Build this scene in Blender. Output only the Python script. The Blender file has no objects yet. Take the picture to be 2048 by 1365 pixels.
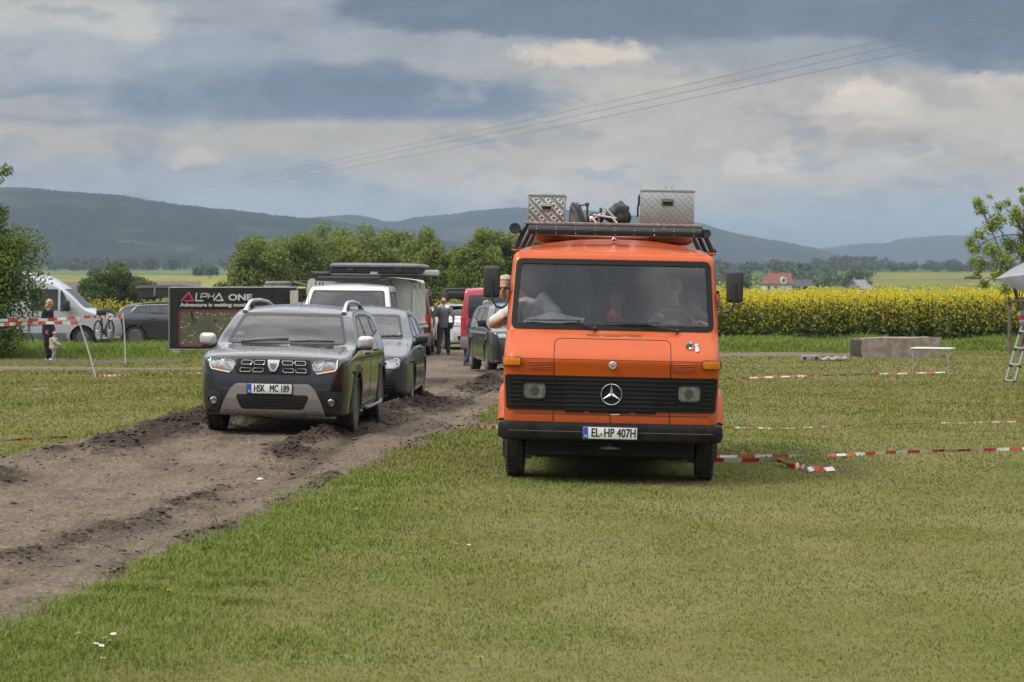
import bpy, bmesh, math, random
import numpy as np
from mathutils import Vector, Matrix, Euler
from mathutils.bvhtree import BVHTree
from mathutils.geometry import delaunay_2d_cdt

SC = bpy.context.scene
COL = SC.collection
R = math.radians
random.seed(7)
NP = np.random.default_rng(11)

# ------------------------------------------------------------------ camera, world, sun, exposure
F, EYE, HOR = 4836.0, 1.75, 578.0          # focal length and horizon in pixels of the photograph, eye height
cam_d = bpy.data.cameras.new('camera')
cam_d.lens, cam_d.sensor_width = 85.0, 36.0
cam_d.shift_y = -104.5 / 2048
cam_d.clip_start, cam_d.clip_end = 0.5, 30000
cam_d.dof.use_dof = True
cam_d.dof.focus_distance = 23.8
cam_d.dof.aperture_fstop = 7.1
cam = bpy.data.objects.new('camera', cam_d)
COL.objects.link(cam)
cam.location = (0, 0, EYE)
cam.rotation_euler = (R(90), 0, 0)
SC.camera = cam
vs = SC.view_settings
SC.display_settings.display_device = 'sRGB'
vs.view_transform, vs.look, vs.exposure, vs.gamma = 'Standard', 'None', .72, 1.0
SC.cycles.use_denoising = True
SC.cycles.max_bounces = 8
SC.cycles.transparent_max_bounces = 16
SC.cycles.volume_bounces = 0
SC.cycles.sample_clamp_indirect = 4.0

SUN_EL, SUN_AZ = R(52), R(-118)              # azimuth clockwise from +Y: the sun stands to the left, a little behind the camera
sun_d = bpy.data.lights.new('sun', 'SUN')
sun_d.energy, sun_d.angle, sun_d.color = 1.5, R(10), (1.0, 0.93, 0.82)
sun = bpy.data.objects.new('sun', sun_d)
COL.objects.link(sun)
sdir = Vector((math.sin(SUN_AZ) * math.cos(SUN_EL), math.cos(SUN_AZ) * math.cos(SUN_EL), math.sin(SUN_EL)))
sun.rotation_euler = (-sdir).to_track_quat('-Z', 'Y').to_euler()
sun.location = sdir * 50


def nd(t, typ, ins=None, **props):
    n = t.nodes.new(typ)
    for k, v in props.items():
        setattr(n, k, v)
    for k, v in (ins or {}).items():
        s = n.inputs[k]
        if isinstance(v, bpy.types.NodeSocket):
            t.links.new(v, s)
        else:
            s.default_value = v
    return n


def mth(t, op, a, b=0.0, c=0.0, clamp=False):
    return nd(t, 'ShaderNodeMath', {0: a, 1: b, 2: c}, operation=op, use_clamp=clamp).outputs[0]


def smooth(t, v, a, b, lo=0.0, hi=1.0):
    return nd(t, 'ShaderNodeMapRange', {0: v, 1: a, 2: b, 3: lo, 4: hi}, interpolation_type='SMOOTHSTEP').outputs[0]


def mixc(t, f, a, b, blend='MIX'):
    n = nd(t, 'ShaderNodeMix', {}, data_type='RGBA', blend_type=blend)
    for k, v in ((0, f), (6, a), (7, b)):
        if isinstance(v, bpy.types.NodeSocket):
            t.links.new(v, n.inputs[k])
        else:
            n.inputs[k].default_value = v if k == 0 or len(v) == 4 else (*v, 1)
    return n.outputs[2]


def lin(c):
    return tuple(((x / 255) / 12.92 if x / 255 <= .04045 else ((x / 255 + .055) / 1.055) ** 2.4) for x in c)


def make_world():
    w = bpy.data.worlds.new('World')
    SC.world = w
    w.use_nodes = True
    t = w.node_tree
    t.nodes.clear()
    g = nd(t, 'ShaderNodeTexCoord').outputs['Generated']
    s = nd(t, 'ShaderNodeSeparateXYZ', {0: g})
    az = mth(t, 'ARCTAN2', s.outputs[0], s.outputs[1])
    el = mth(t, 'ARCSINE', s.outputs[2])
    u = mth(t, 'MULTIPLY', az, F)
    v = mth(t, 'MULTIPLY', el, F)
    uv = nd(t, 'ShaderNodeCombineXYZ', {0: u, 1: v}).outputs[0]

    def noise(scale, detail, rough, off):
        vv = nd(t, 'ShaderNodeVectorMath', {0: uv, 1: (scale[0], scale[1], 0)}, operation='MULTIPLY').outputs[0]
        vv = nd(t, 'ShaderNodeVectorMath', {0: vv, 1: (off, off * .7, 3.3)}, operation='ADD').outputs[0]
        return nd(t, 'ShaderNodeTexNoise', {'Vector': vv, 'Scale': 1.0, 'Detail': detail, 'Roughness': rough})

    def warp(n, ax, ay):
        c = nd(t, 'ShaderNodeVectorMath', {0: n.outputs['Color'], 1: (.5, .5, .5)}, operation='SUBTRACT').outputs[0]
        c = nd(t, 'ShaderNodeVectorMath', {0: c, 1: (ax, ay, 0)}, operation='MULTIPLY').outputs[0]
        return nd(t, 'ShaderNodeVectorMath', {0: uv, 1: c}, operation='ADD').outputs[0]
    soft_uv = warp(noise((.0045, .009), 9, .58, 0), 200, 80)
    puff_uv = warp(noise((.017, .021), 10, .68, 5), 70, 50)
    pn = noise((.019, .027), 9, .62, 41).outputs['Fac']
    sn = noise((.006, .014), 9, .6, 53).outputs['Fac']
    fb = noise((.0022, .0075), 7, .55, 9).outputs['Fac']
    fb2 = noise((.008, .016), 6, .6, 17).outputs['Fac']
    ramp = nd(t, 'ShaderNodeValToRGB', {0: mth(t, 'DIVIDE', v, 600.0)})
    cr = ramp.color_ramp
    stops = [(0.0, (158, 166, 174)), (.2, (163, 170, 175)), (.42, (180, 177, 171)), (.62, (180, 177, 172)), (.8, (166, 168, 171)), (1.0, (150, 157, 168))]
    while len(cr.elements) < len(stops):
        cr.elements.new(.5)
    for e, (p, c) in zip(cr.elements, stops):
        e.position = p
        e.color = (*lin(c), 1)
    col = ramp.outputs[0]

    def blob(col, cx, cy, rx, ry, soft, c, k, base=None, flat=None):
        p = nd(t, 'ShaderNodeVectorMath', {0: base, 1: (cx - 1024, HOR - cy, 0)}, operation='SUBTRACT').outputs[0]
        p = nd(t, 'ShaderNodeVectorMath', {0: p, 1: (1 / rx, 1 / ry, 0)}, operation='MULTIPLY').outputs[0]
        l = nd(t, 'ShaderNodeVectorMath', {0: p}, operation='LENGTH').outputs[1]
        soft *= .45
        rag = pn if base is puff_uv else sn
        l = mth(t, 'ADD', l, mth(t, 'MULTIPLY', mth(t, 'SUBTRACT', rag, .5), 1.7 if base is puff_uv else .9))
        m = smooth(t, l, 1 + soft, 1 - soft, 0, k)
        if flat is not None:
            m = mth(t, 'MULTIPLY', m, smooth(t, v, HOR - flat - 12, HOR - flat + 22))
        return mixc(t, m, col, lin(c))
    S, P = soft_uv, puff_uv
    for b in [
        (300, 420, 700, 110, .8, (153, 162, 172), .8, S), (1750, 480, 700, 90, .8, (152, 163, 174), .8, S),
        (1250, 300, 520, 120, .8, (182, 179, 173), .75, S), (1500, 230, 500, 90, .8, (182, 178, 172), .6, S),
        (620, 60, 420, 100, .8, (163, 168, 175), .9, S),
        (150, 60, 190, 90, .4, (188, 188, 186), .9, S), (100, 140, 210, 60, .6, (158, 165, 174), .7, S),
        (200, 215, 330, 40, .6, (138, 150, 164), .7, S), (110, 220, 150, 22, .6, (176, 175, 172), .6, S),
        (620, 190, 420, 62, .55, (124, 138, 157), .95, S, 246), (800, 205, 330, 50, .6, (120, 134, 154), .85, S, 246),
        (420, 120, 180, 50, .8, (150, 159, 171), .7, S),
        (1100, 15, 420, 60, .4, (112, 124, 144), .95, S), (1500, 30, 520, 62, .5, (116, 127, 144), .92, S), (2000, 70, 280, 80, .5, (112, 123, 143), .92, S),
        (1480, 120, 330, 40, .7, (150, 155, 163), .6, S),
        (1180, 112, 125, 28, .9, (210, 201, 188), .85, P), (1320, 150, 130, 25, .8, (188, 183, 174), .6, P),
        (1725, 222, 100, 52, .7, (210, 203, 193), .95, P, 268), (1735, 195, 30, 34, .7, (206, 199, 190), .9, P), (1810, 238, 90, 34, .8, (198, 192, 184), .85, P, 266), (1650, 250, 70, 20, .5, (186, 181, 175), .8, P, 266),
        (1990, 235, 120, 80, .6, (198, 192, 184), .85, P), (1900, 205, 60, 25, .6, (184, 180, 175), .7, P),
        (400, 318, 50, 20, .9, (196, 187, 177), .8, P), (1482, 335, 36, 34, .5, (196, 191, 184), .9, P, 358), (1562, 296, 14, 16, .5, (190, 186, 180), .8, P),
        (1640, 300, 46, 14, .5, (185, 182, 177), .8, P), (1790, 310, 100, 26, .6, (182, 180, 177), .7, P), (1210, 322, 30, 15, .5, (192, 185, 175), .8, P),
        (1060, 315, 160, 22, .7, (188, 180, 171), .7, P), (900, 340, 200, 26, .8, (178, 176, 171), .6, P), (1570, 335, 16, 8, .5, (186, 183, 178), .7, P),
    ]:
        col = blob(col, *b[:7], b[7], b[8] if len(b) > 8 else None)
    # broken cumulus: small heaps with bright crowns and grey undersides
    hp = noise((.0085, .016), 10, .6, 23)
    heap = smooth(t, hp.outputs['Fac'], .50, .66)
    band = mth(t, 'MULTIPLY', mth(t, 'MULTIPLY', smooth(t, v, 120, 240), smooth(t, v, 480, 380)), smooth(t, u, -500, 300, .25, 1.0))
    col = mixc(t, mth(t, 'MULTIPLY', mth(t, 'MULTIPLY', heap, band), .42), col, lin((204, 198, 190)))
    lowp = smooth(t, noise((.006, .013), 9, .58, 31).outputs['Fac'], .55, .66)
    col = mixc(t, mth(t, 'MULTIPLY', lowp, .36), col, lin((132, 143, 158)))
    k = mth(t, 'ADD', mth(t, 'MULTIPLY', mth(t, 'SUBTRACT', fb, .5), .38), mth(t, 'MULTIPLY', mth(t, 'SUBTRACT', fb2, .5), .40))
    k = mth(t, 'MULTIPLY', mth(t, 'ADD', k, 1.0), .66)
    col = nd(t, 'ShaderNodeVectorMath', {0: col, 1: nd(t, 'ShaderNodeCombineXYZ', {0: k, 1: k, 2: k}).outputs[0]}, operation='MULTIPLY').outputs[0]
    # the clouds stand out against each other
    gm = nd(t, 'ShaderNodeVectorMath', {0: col, 3: 1 / .26}, operation='SCALE').outputs[0]
    gm = nd(t, 'ShaderNodeGamma', {0: gm, 1: 1.42}).outputs[0]
    col = nd(t, 'ShaderNodeVectorMath', {0: gm, 1: (.272, .262, .248)}, operation='MULTIPLY').outputs[0]
    # seen through more and more air towards the horizon
    lift = smooth(t, v, 330, 40, 1.0, 1.75)
    col = nd(t, 'ShaderNodeVectorMath', {0: col, 3: lift}, operation='SCALE').outputs[0]
    # the cloud deck brightens overhead, as an overcast sky does
    hi = smooth(t, el, .13, .75)
    big = nd(t, 'ShaderNodeTexNoise', {'Vector': g, 'Scale': 3.2, 'Detail': 6, 'Roughness': .6}).outputs['Fac']
    over = mixc(t, smooth(t, big, .35, .65), (.80, .86, .96), (1.75, 1.71, 1.66))
    col = mixc(t, hi, col, over)
    sky = nd(t, 'ShaderNodeTexSky', sky_type='NISHITA', sun_disc=False, sun_elevation=SUN_EL, sun_rotation=SUN_AZ, air_density=1.0, dust_density=2.0)
    nis = nd(t, 'ShaderNodeVectorMath', {0: sky.outputs[0], 3: .1}, operation='SCALE').outputs[0]
    col = mixc(t, .94, nis, col)
    low = smooth(t, el, -.012, -.03)
    col = mixc(t, low, col, (.10, .105, .085))
    bg = nd(t, 'ShaderNodeBackground', {0: col, 1: 1.0})
    o = nd(t, 'ShaderNodeOutputWorld', {0: bg.outputs[0]})


make_world()

# ------------------------------------------------------------------ placing by depth


def X(px, D):
    return (px - 1024) / F * D


def Z(py, D):
    return EYE - (py - HOR) / F * D


def pchip(tab):
    xs = np.array([a for a, b in tab], float)
    ys = np.array([b for a, b in tab], float)
    h = np.diff(xs)
    d = np.diff(ys) / h
    m = np.zeros(len(xs))
    if len(xs) == 2:
        m[:] = d[0]
    else:
        for i in range(1, len(xs) - 1):
            if d[i - 1] * d[i] > 0:
                w1, w2 = 2 * h[i] + h[i - 1], h[i] + 2 * h[i - 1]
                m[i] = (w1 + w2) / (w1 / d[i - 1] + w2 / d[i])
        m[0], m[-1] = d[0], d[-1]

    def f(x):
        x = np.asarray(x, float)
        xc = np.clip(x, xs[0], xs[-1])
        i = np.clip(np.searchsorted(xs, xc) - 1, 0, len(xs) - 2)
        s = (xc - xs[i]) / h[i]
        return (ys[i] * (2 * s ** 3 - 3 * s * s + 1) + h[i] * m[i] * (s ** 3 - 2 * s * s + s) + ys[i + 1] * (3 * s * s - 2 * s ** 3) + h[i] * m[i + 1] * (s ** 3 - s * s))
    return f


def sstep(a, b, x):
    q = np.clip((np.asarray(x, float) - a) / (b - a), 0, 1)
    return q * q * (3 - 2 * q)


_h = pchip([(-100, -.1), (0, -.10), (14, -.13), (22, -.125), (25, -.115), (29.1, -.05), (36, -.03), (44, -.04), (55, -.10), (66, -.2), (85, -.24), (120, -.3), (200, -.3)])


def ground(x, y):
    x = np.asarray(x, float)
    y = np.asarray(y, float)
    z = _h(y) - .2 * np.tanh(x / 8) * (1 - sstep(36, 56, y))
    z = z + .3 * sstep(0, 5, x) * sstep(48, 66, y) * (1 - sstep(80, 120, y))
    z = z + .008 * np.sin(1.3 * x + .4 * y) + .010 * np.sin(.5 * x - .9 * y + 2) + .006 * np.sin(2.3 * y + .7 * x)
    return z


# track across the field: left and right edge as functions of y
TL = pchip([(4, -8.8), (12, -7.1), (25.1, -5.35), (33, -4.35), (40, -3.9), (50, -3.5), (60, -3.1), (80, -2.9)])
TR = pchip([(4, -3.4), (10, -2.85), (12.4, -2.65), (18.3, -2.2), (24.4, -1.5), (29, -.9), (36, -.15), (45, .55), (60, .8), (80, .6)])


def vnoise(x, y, seed=0):
    """smooth value noise in two dimensions, 0..1"""
    x = np.asarray(x, float)
    y = np.asarray(y, float)
    xi, yi = np.floor(x), np.floor(y)
    fx, fy = x - xi, y - yi
    fx = fx * fx * (3 - 2 * fx)
    fy = fy * fy * (3 - 2 * fy)

    def hsh(a, b):
        q = np.sin(a * 127.1 + b * 311.7 + seed * 74.7) * 43758.5453
        return q - np.floor(q)
    return (hsh(xi, yi) * (1 - fx) + hsh(xi + 1, yi) * fx) * (1 - fy) + (hsh(xi, yi + 1) * (1 - fx) + hsh(xi + 1, yi + 1) * fx) * fy


def fbm(x, y, oct=4, seed=0):
    a, s, r = .5, 1.0, 0
    for i in range(oct):
        r = r + a * vnoise(x * s, y * s, seed + i * 13)
        a *= .5
        s *= 2.03
    return r


# ------------------------------------------------------------------ materials
MATS = {}


def mat(name, col, rough=.5, metal=0.0, coat=0.0, col2=None, nscale=0, namt=1.0, bump=0.0, bscale=100, spec=.5, dust=None, emis=0, ndetail=4, sheen=0):
    if name in MATS:
        return MATS[name]
    m = bpy.data.materials.new(name)
    m.use_nodes = True
    t = m.node_tree
    b = t.nodes['Principled BSDF']
    b.inputs['Roughness'].default_value = rough
    b.inputs['Metallic'].default_value = metal
    b.inputs['Coat Weight'].default_value = coat
    b.inputs['Coat Roughness'].default_value = .04
    b.inputs['Specular IOR Level'].default_value = spec
    b.inputs['Sheen Weight'].default_value = sheen
    tc = nd(t, 'ShaderNodeTexCoord').outputs['Object']
    c = (*col, 1)
    if nscale:
        n = nd(t, 'ShaderNodeTexNoise', {'Vector': tc, 'Scale': nscale, 'Detail': ndetail, 'Roughness': .6}).outputs['Fac']
        f = mth(t, 'MULTIPLY', smooth(t, n, .33, .67), namt)
        c = mixc(t, f, col, col2 or tuple(x * .6 for x in col))
    if dust:
        z0, z1, amt = dust
        z = nd(t, 'ShaderNodeSeparateXYZ', {0: tc}).outputs[2]
        n = nd(t, 'ShaderNodeTexNoise', {'Vector': tc, 'Scale': 6.0, 'Detail': 8, 'Roughness': .7}).outputs['Fac']
        f = mth(t, 'MULTIPLY', smooth(t, z, z1, z0), smooth(t, n, .3, .75, 0, amt))
        f = mth(t, 'ADD', f, smooth(t, n, .5, .9, 0, amt * .12))
        c = mixc(t, f, c, (.17, .14, .11))
        t.links.new(mth(t, 'ADD', mth(t, 'MULTIPLY', f, .5), rough, clamp=True), b.inputs['Roughness'])
        if coat:
            t.links.new(mth(t, 'MULTIPLY', mth(t, 'SUBTRACT', 1.0, f, clamp=True), coat), b.inputs['Coat Weight'])
    if isinstance(c, tuple):
        b.inputs['Base Color'].default_value = c
    else:
        t.links.new(c, b.inputs['Base Color'])
    if bump:
        n = nd(t, 'ShaderNodeTexNoise', {'Vector': tc, 'Scale': bscale, 'Detail': 4, 'Roughness': .6}).outputs['Fac']
        bn = nd(t, 'ShaderNodeBump', {'Height': n, 'Strength': min(1, bump), 'Distance': .01})
        t.links.new(bn.outputs[0], b.inputs['Normal'])
    if emis:
        b.inputs['Emission Color'].default_value = (*col, 1)
        b.inputs['Emission Strength'].default_value = emis
    MATS[name] = m
    return m


def glass(name, tint=(.8, .84, .82), ior=1.75, rough=.015, add=.0):
    m = bpy.data.materials.new(name)
    m.use_nodes = True
    t = m.node_tree
    t.nodes.clear()
    fr = nd(t, 'ShaderNodeFresnel', {'IOR': ior}).outputs[0]
    tc = nd(t, 'ShaderNodeTexCoord').outputs['Object']
    n = nd(t, 'ShaderNodeTexNoise', {'Vector': tc, 'Scale': 3.0, 'Detail': 5, 'Roughness': .65}).outputs['Fac']
    fr = mth(t, 'ADD', fr, smooth(t, n, .3, .8, add * .6, add * 1.4), clamp=True)
    tr = nd(t, 'ShaderNodeBsdfTransparent', {0: (*tint, 1)})
    gl = nd(t, 'ShaderNodeBsdfGlossy', {0: (1, 1, 1, 1), 'Roughness': rough})
    mx = nd(t, 'ShaderNodeMixShader', {0: fr, 1: tr.outputs[0], 2: gl.outputs[0]})
    nd(t, 'ShaderNodeOutputMaterial', {0: mx.outputs[0]})
    return m


# ------------------------------------------------------------------ mesh helpers
def link(o, parent=None):
    COL.objects.link(o)
    if parent is not None:
        o.parent = parent
    return o


def tag(o, label=None, cat=None, group=None, kind=None):
    for k, v in (('label', label), ('category', cat), ('group', group), ('kind', kind)):
        if v:
            o[k] = v
    return o


def thing(name, label, cat, loc=(0, 0, 0), rot=(0, 0, 0), group=None):
    o = bpy.data.objects.new(name, None)
    o.empty_display_size = .2
    link(o)
    o.location, o.rotation_euler = loc, rot
    return tag(o, label, cat, group)


def npmesh(name, v, f, mats, parent=None, attr=None, smooth_=False, fmat=None):
    """mesh object straight from numpy arrays; every face has the same number of corners"""
    v = np.ascontiguousarray(v, np.float32)
    f = np.ascontiguousarray(f, np.int32)
    me = bpy.data.meshes.new(name)
    k = f.shape[1]
    me.vertices.add(len(v))
    me.vertices.foreach_set('co', v.ravel())
    me.loops.add(f.size)
    me.loops.foreach_set('vertex_index', f.ravel())
    me.polygons.add(len(f))
    me.polygons.foreach_set('loop_start', np.arange(0, f.size, k, dtype=np.int32))
    if fmat is not None:
        me.polygons.foreach_set('material_index', np.asarray(fmat, np.int32))
    me.update(calc_edges=True)
    me.polygons.foreach_set('use_smooth', np.full(len(f), smooth_, bool))
    for an, av in (attr or {}).items():
        av = np.asarray(av, np.float32)
        if av.ndim == 1:
            a = me.attributes.new(an, 'FLOAT', 'POINT')
            a.data.foreach_set('value', av)
        else:
            a = me.attributes.new(an, 'FLOAT_COLOR', 'POINT')
            a.data.foreach_set('color', np.c_[av, np.ones(len(av))].astype(np.float32).ravel())
    for m in (mats if isinstance(mats, (list, tuple)) else [mats]):
        me.materials.append(m)
    o = bpy.data.objects.new(name, me)
    return link(o, parent)


class MB:
    """collects shapes and links them as one mesh object"""

    def __init__(s):
        s.v, s.f, s.m, s.nrm = [], [], [], {}

    def add(s, v, f, mi=0, M=None, nrm=None):
        k = len(s.v)
        if nrm:
            for i, q in enumerate(nrm):
                s.nrm[k + i] = q
        s.v += [tuple(M @ Vector(p)) if M is not None else tuple(p) for p in v]
        s.f += [tuple(i + k for i in q) for q in f]
        s.m += [mi] * len(f)
        return s

    def bm(s, b, mi=0, M=None):
        b.verts.index_update()
        return s.add([v.co.copy() for v in b.verts], [[v.index for v in q.verts] for q in b.faces], mi, M)

    def box(s, c, size, r=.0, mi=0, rot=None, seg=2):
        b = bmesh.new()
        bmesh.ops.create_cube(b, size=1)
        for v in b.verts:
            v.co = Vector((v.co.x * size[0], v.co.y * size[1], v.co.z * size[2]))
        if r:
            bmesh.ops.bevel(b, geom=list(b.edges), offset=min(r, min(size) * .45), segments=seg, profile=.5, affect='EDGES')
        M = Matrix.Translation(c)
        if rot is not None:
            M = M @ Euler(rot).to_matrix().to_4x4()
        s.bm(b, mi, M)
        b.free()
        return s

    def span(s, a, b, r=0, mi=0):
        return s.box([(a[i] + b[i]) / 2 for i in range(3)], [abs(b[i] - a[i]) for i in range(3)], r, mi)

    def tube(s, pts, r, n=8, mi=0, cap=True, closed=False):
        pts = [Vector(p) for p in pts]
        N = len(pts)
        rs = r if isinstance(r, (list, tuple)) else [r] * N
        vs_, fs = [], []
        up = None
        for i, p in enumerate(pts):
            if closed:
                d = pts[(i + 1) % N] - pts[i - 1]
            else:
                d = pts[min(i + 1, N - 1)] - pts[max(i - 1, 0)]
            d.normalize()
            if up is None:
                up = Vector((0, 0, 1)) if abs(d.z) < .9 else Vector((1, 0, 0))
            a = (up - d * up.dot(d))
            if a.length < 1e-5:
                a = d.orthogonal()
            a.normalize()
            up = a
            b = d.cross(a)
            for k in range(n):
                q = 2 * math.pi * k / n
                vs_.append(p + (a * math.cos(q) + b * math.sin(q)) * rs[i])
        M = N if closed else N - 1
        for i in range(M):
            for k in range(n):
                j, l = (i + 1) % N, (k + 1) % n
                fs.append((i * n + k, i * n + l, j * n + l, j * n + k))
        if cap and not closed:
            fs.append(tuple(range(n))[::-1])
            fs.append(tuple((N - 1) * n + k for k in range(n)))
        return s.add(vs_, fs, mi)

    def lathe(s, prof, n=24, M=None, mi=0, closed=False):
        """prof: (radius, height) turned about z, then put through M"""
        vs_, fs = [], []
        for r, z in prof:
            for k in range(n):
                q = 2 * math.pi * k / n
                vs_.append((r * math.cos(q), r * math.sin(q), z))
        L = len(prof)
        for i in range(L if closed else L - 1):
            for k in range(n):
                j, l = (i + 1) % L, (k + 1) % n
                fs.append((i * n + k, i * n + l, j * n + l, j * n + k))
        if not closed:
            if prof[0][0] > 1e-4:
                fs.append(tuple(range(n))[::-1])
            if prof[-1][0] > 1e-4:
                fs.append(tuple((L - 1) * n + k for k in range(n)))
        return s.add(vs_, fs, mi, M)

    def ball(s, c, r, n=12, mi=0, rot=None):
        r = r if isinstance(r, (list, tuple)) else (r, r, r)
        prof = [(max(1e-5, math.sin(math.pi * i / n)), -math.cos(math.pi * i / n)) for i in range(n + 1)]
        M = Matrix.Translation(c)
        if rot is not None:
            M = M @ Euler(rot).to_matrix().to_4x4()
        return s.lathe(prof, n + 4, M @ Matrix.Diagonal((r[0], r[1], r[2], 1)), mi)

    def prism(s, poly, d0, d1, view='f', mi=0):
        """2-D polygon pushed from d0 to d1: 'f' lies in x,z and runs along y; 's' lies in y,z and runs along x; 't' lies in x,y"""
        def P(a, d):
            return {'f': (a[0], d, a[1]), 's': (d, a[0], a[1]), 't': (a[0], a[1], d)}[view]
        n = len(poly)
        v = [P(a, d0) for a in poly] + [P(a, d1) for a in poly]
        f = [(i, (i + 1) % n, (i + 1) % n + n, i + n) for i in range(n)] + [tuple(range(n))[::-1], tuple(range(n, 2 * n))]
        return s.add(v, f, mi)

    def build(s, name, mats, parent=None, smooth_=True, ang=35, clean=True):
        me = bpy.data.meshes.new(name)
        me.from_pydata([tuple(p) for p in s.v], [], s.f)
        for m in (mats if isinstance(mats, (list, tuple)) else [mats]):
            me.materials.append(m)
        me.polygons.foreach_set('material_index', s.m)
        if clean and not s.nrm:
            b = bmesh.new()
            b.from_mesh(me)
            bmesh.ops.remove_doubles(b, verts=b.verts, dist=1e-5)
            bmesh.ops.recalc_face_normals(b, faces=b.faces)
            b.to_mesh(me)
            b.free()
        me.polygons.foreach_set('use_smooth', [smooth_] * len(me.polygons))
        if smooth_:
            me.set_sharp_from_angle(angle=R(ang))
        me.update()
        if s.nrm:
            me.normals_split_custom_set_from_vertices([s.nrm.get(i, (0, 0, 0)) for i in range(len(s.v))])
        return link(bpy.data.objects.new(name, me), parent)


def copy_tree(o, parent=None):
    c = o.copy()
    COL.objects.link(c)
    if parent is not None:
        c.parent = parent
    for ch in list(o.children):
        copy_tree(ch, c)
    return c


def roundpoly(pts, r, n=5):
    out = []
    N = len(pts)
    for i in range(N):
        p0, p1, p2 = Vector(pts[i - 1]), Vector(pts[i]), Vector(pts[(i + 1) % N])
        a, b = p0 - p1, p2 - p1
        d = min(r, a.length * .45, b.length * .45)
        A, B = p1 + a.normalized() * d, p1 + b.normalized() * d
        for k in range(n + 1):
            t = k / n
            out.append(tuple(A * (1 - t) ** 2 + p1 * 2 * t * (1 - t) + B * t * t))
    return out


def rrect(cx, cy, w, h, r, n=4):
    return roundpoly([(cx - w / 2, cy - h / 2), (cx + w / 2, cy - h / 2), (cx + w / 2, cy + h / 2), (cx - w / 2, cy + h / 2)], r, n)


def inset(poly, d):
    N = len(poly)
    ar = sum(poly[i - 1][0] * poly[i][1] - poly[i][0] * poly[i - 1][1] for i in range(N))
    s = 1 if ar > 0 else -1
    out = []
    for i in range(N):
        p0, p1, p2 = Vector(poly[i - 1]), Vector(poly[i]), Vector(poly[(i + 1) % N])
        a, b = (p1 - p0).normalized(), (p2 - p1).normalized()
        na, nb = Vector((-a.y, a.x)) * s, Vector((-b.y, b.x)) * s
        m = na + nb
        if m.length < 1e-6:
            m = na
        m.normalize()
        out.append(tuple(p1 + m * d / max(.5, m.dot(na))))
    return out


def inside(poly, x, y):
    c = False
    n = len(poly)
    for i in range(n):
        x0, y0 = poly[i - 1]
        x1, y1 = poly[i]
        if (y0 > y) != (y1 > y) and x < (x1 - x0) * (y - y0) / (y1 - y0) + x0:
            c = not c
    return c


def text_mesh(txt, size, sx=1.0, bold=0.0, align='CENTER', depth=.002, spacing=1.0):
    """letters as (verts, faces), lying in x,z and facing -y"""
    cu = bpy.data.curves.new('lettering', 'FONT')
    cu.body, cu.size, cu.align_x, cu.align_y = txt, size, align, 'CENTER'
    cu.extrude, cu.offset, cu.space_character = depth, bold, spacing
    cu.resolution_u = 3
    o = link(bpy.data.objects.new('lettering', cu))
    dg = bpy.context.evaluated_depsgraph_get()
    me = bpy.data.meshes.new_from_object(o.evaluated_get(dg))
    v = [(p.co.x * sx, -p.co.z, p.co.y) for p in me.vertices]
    f = [tuple(q.vertices) for q in me.polygons]
    bpy.data.objects.remove(o)
    bpy.data.curves.remove(cu)
    bpy.data.meshes.remove(me)
    return v, f


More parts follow.
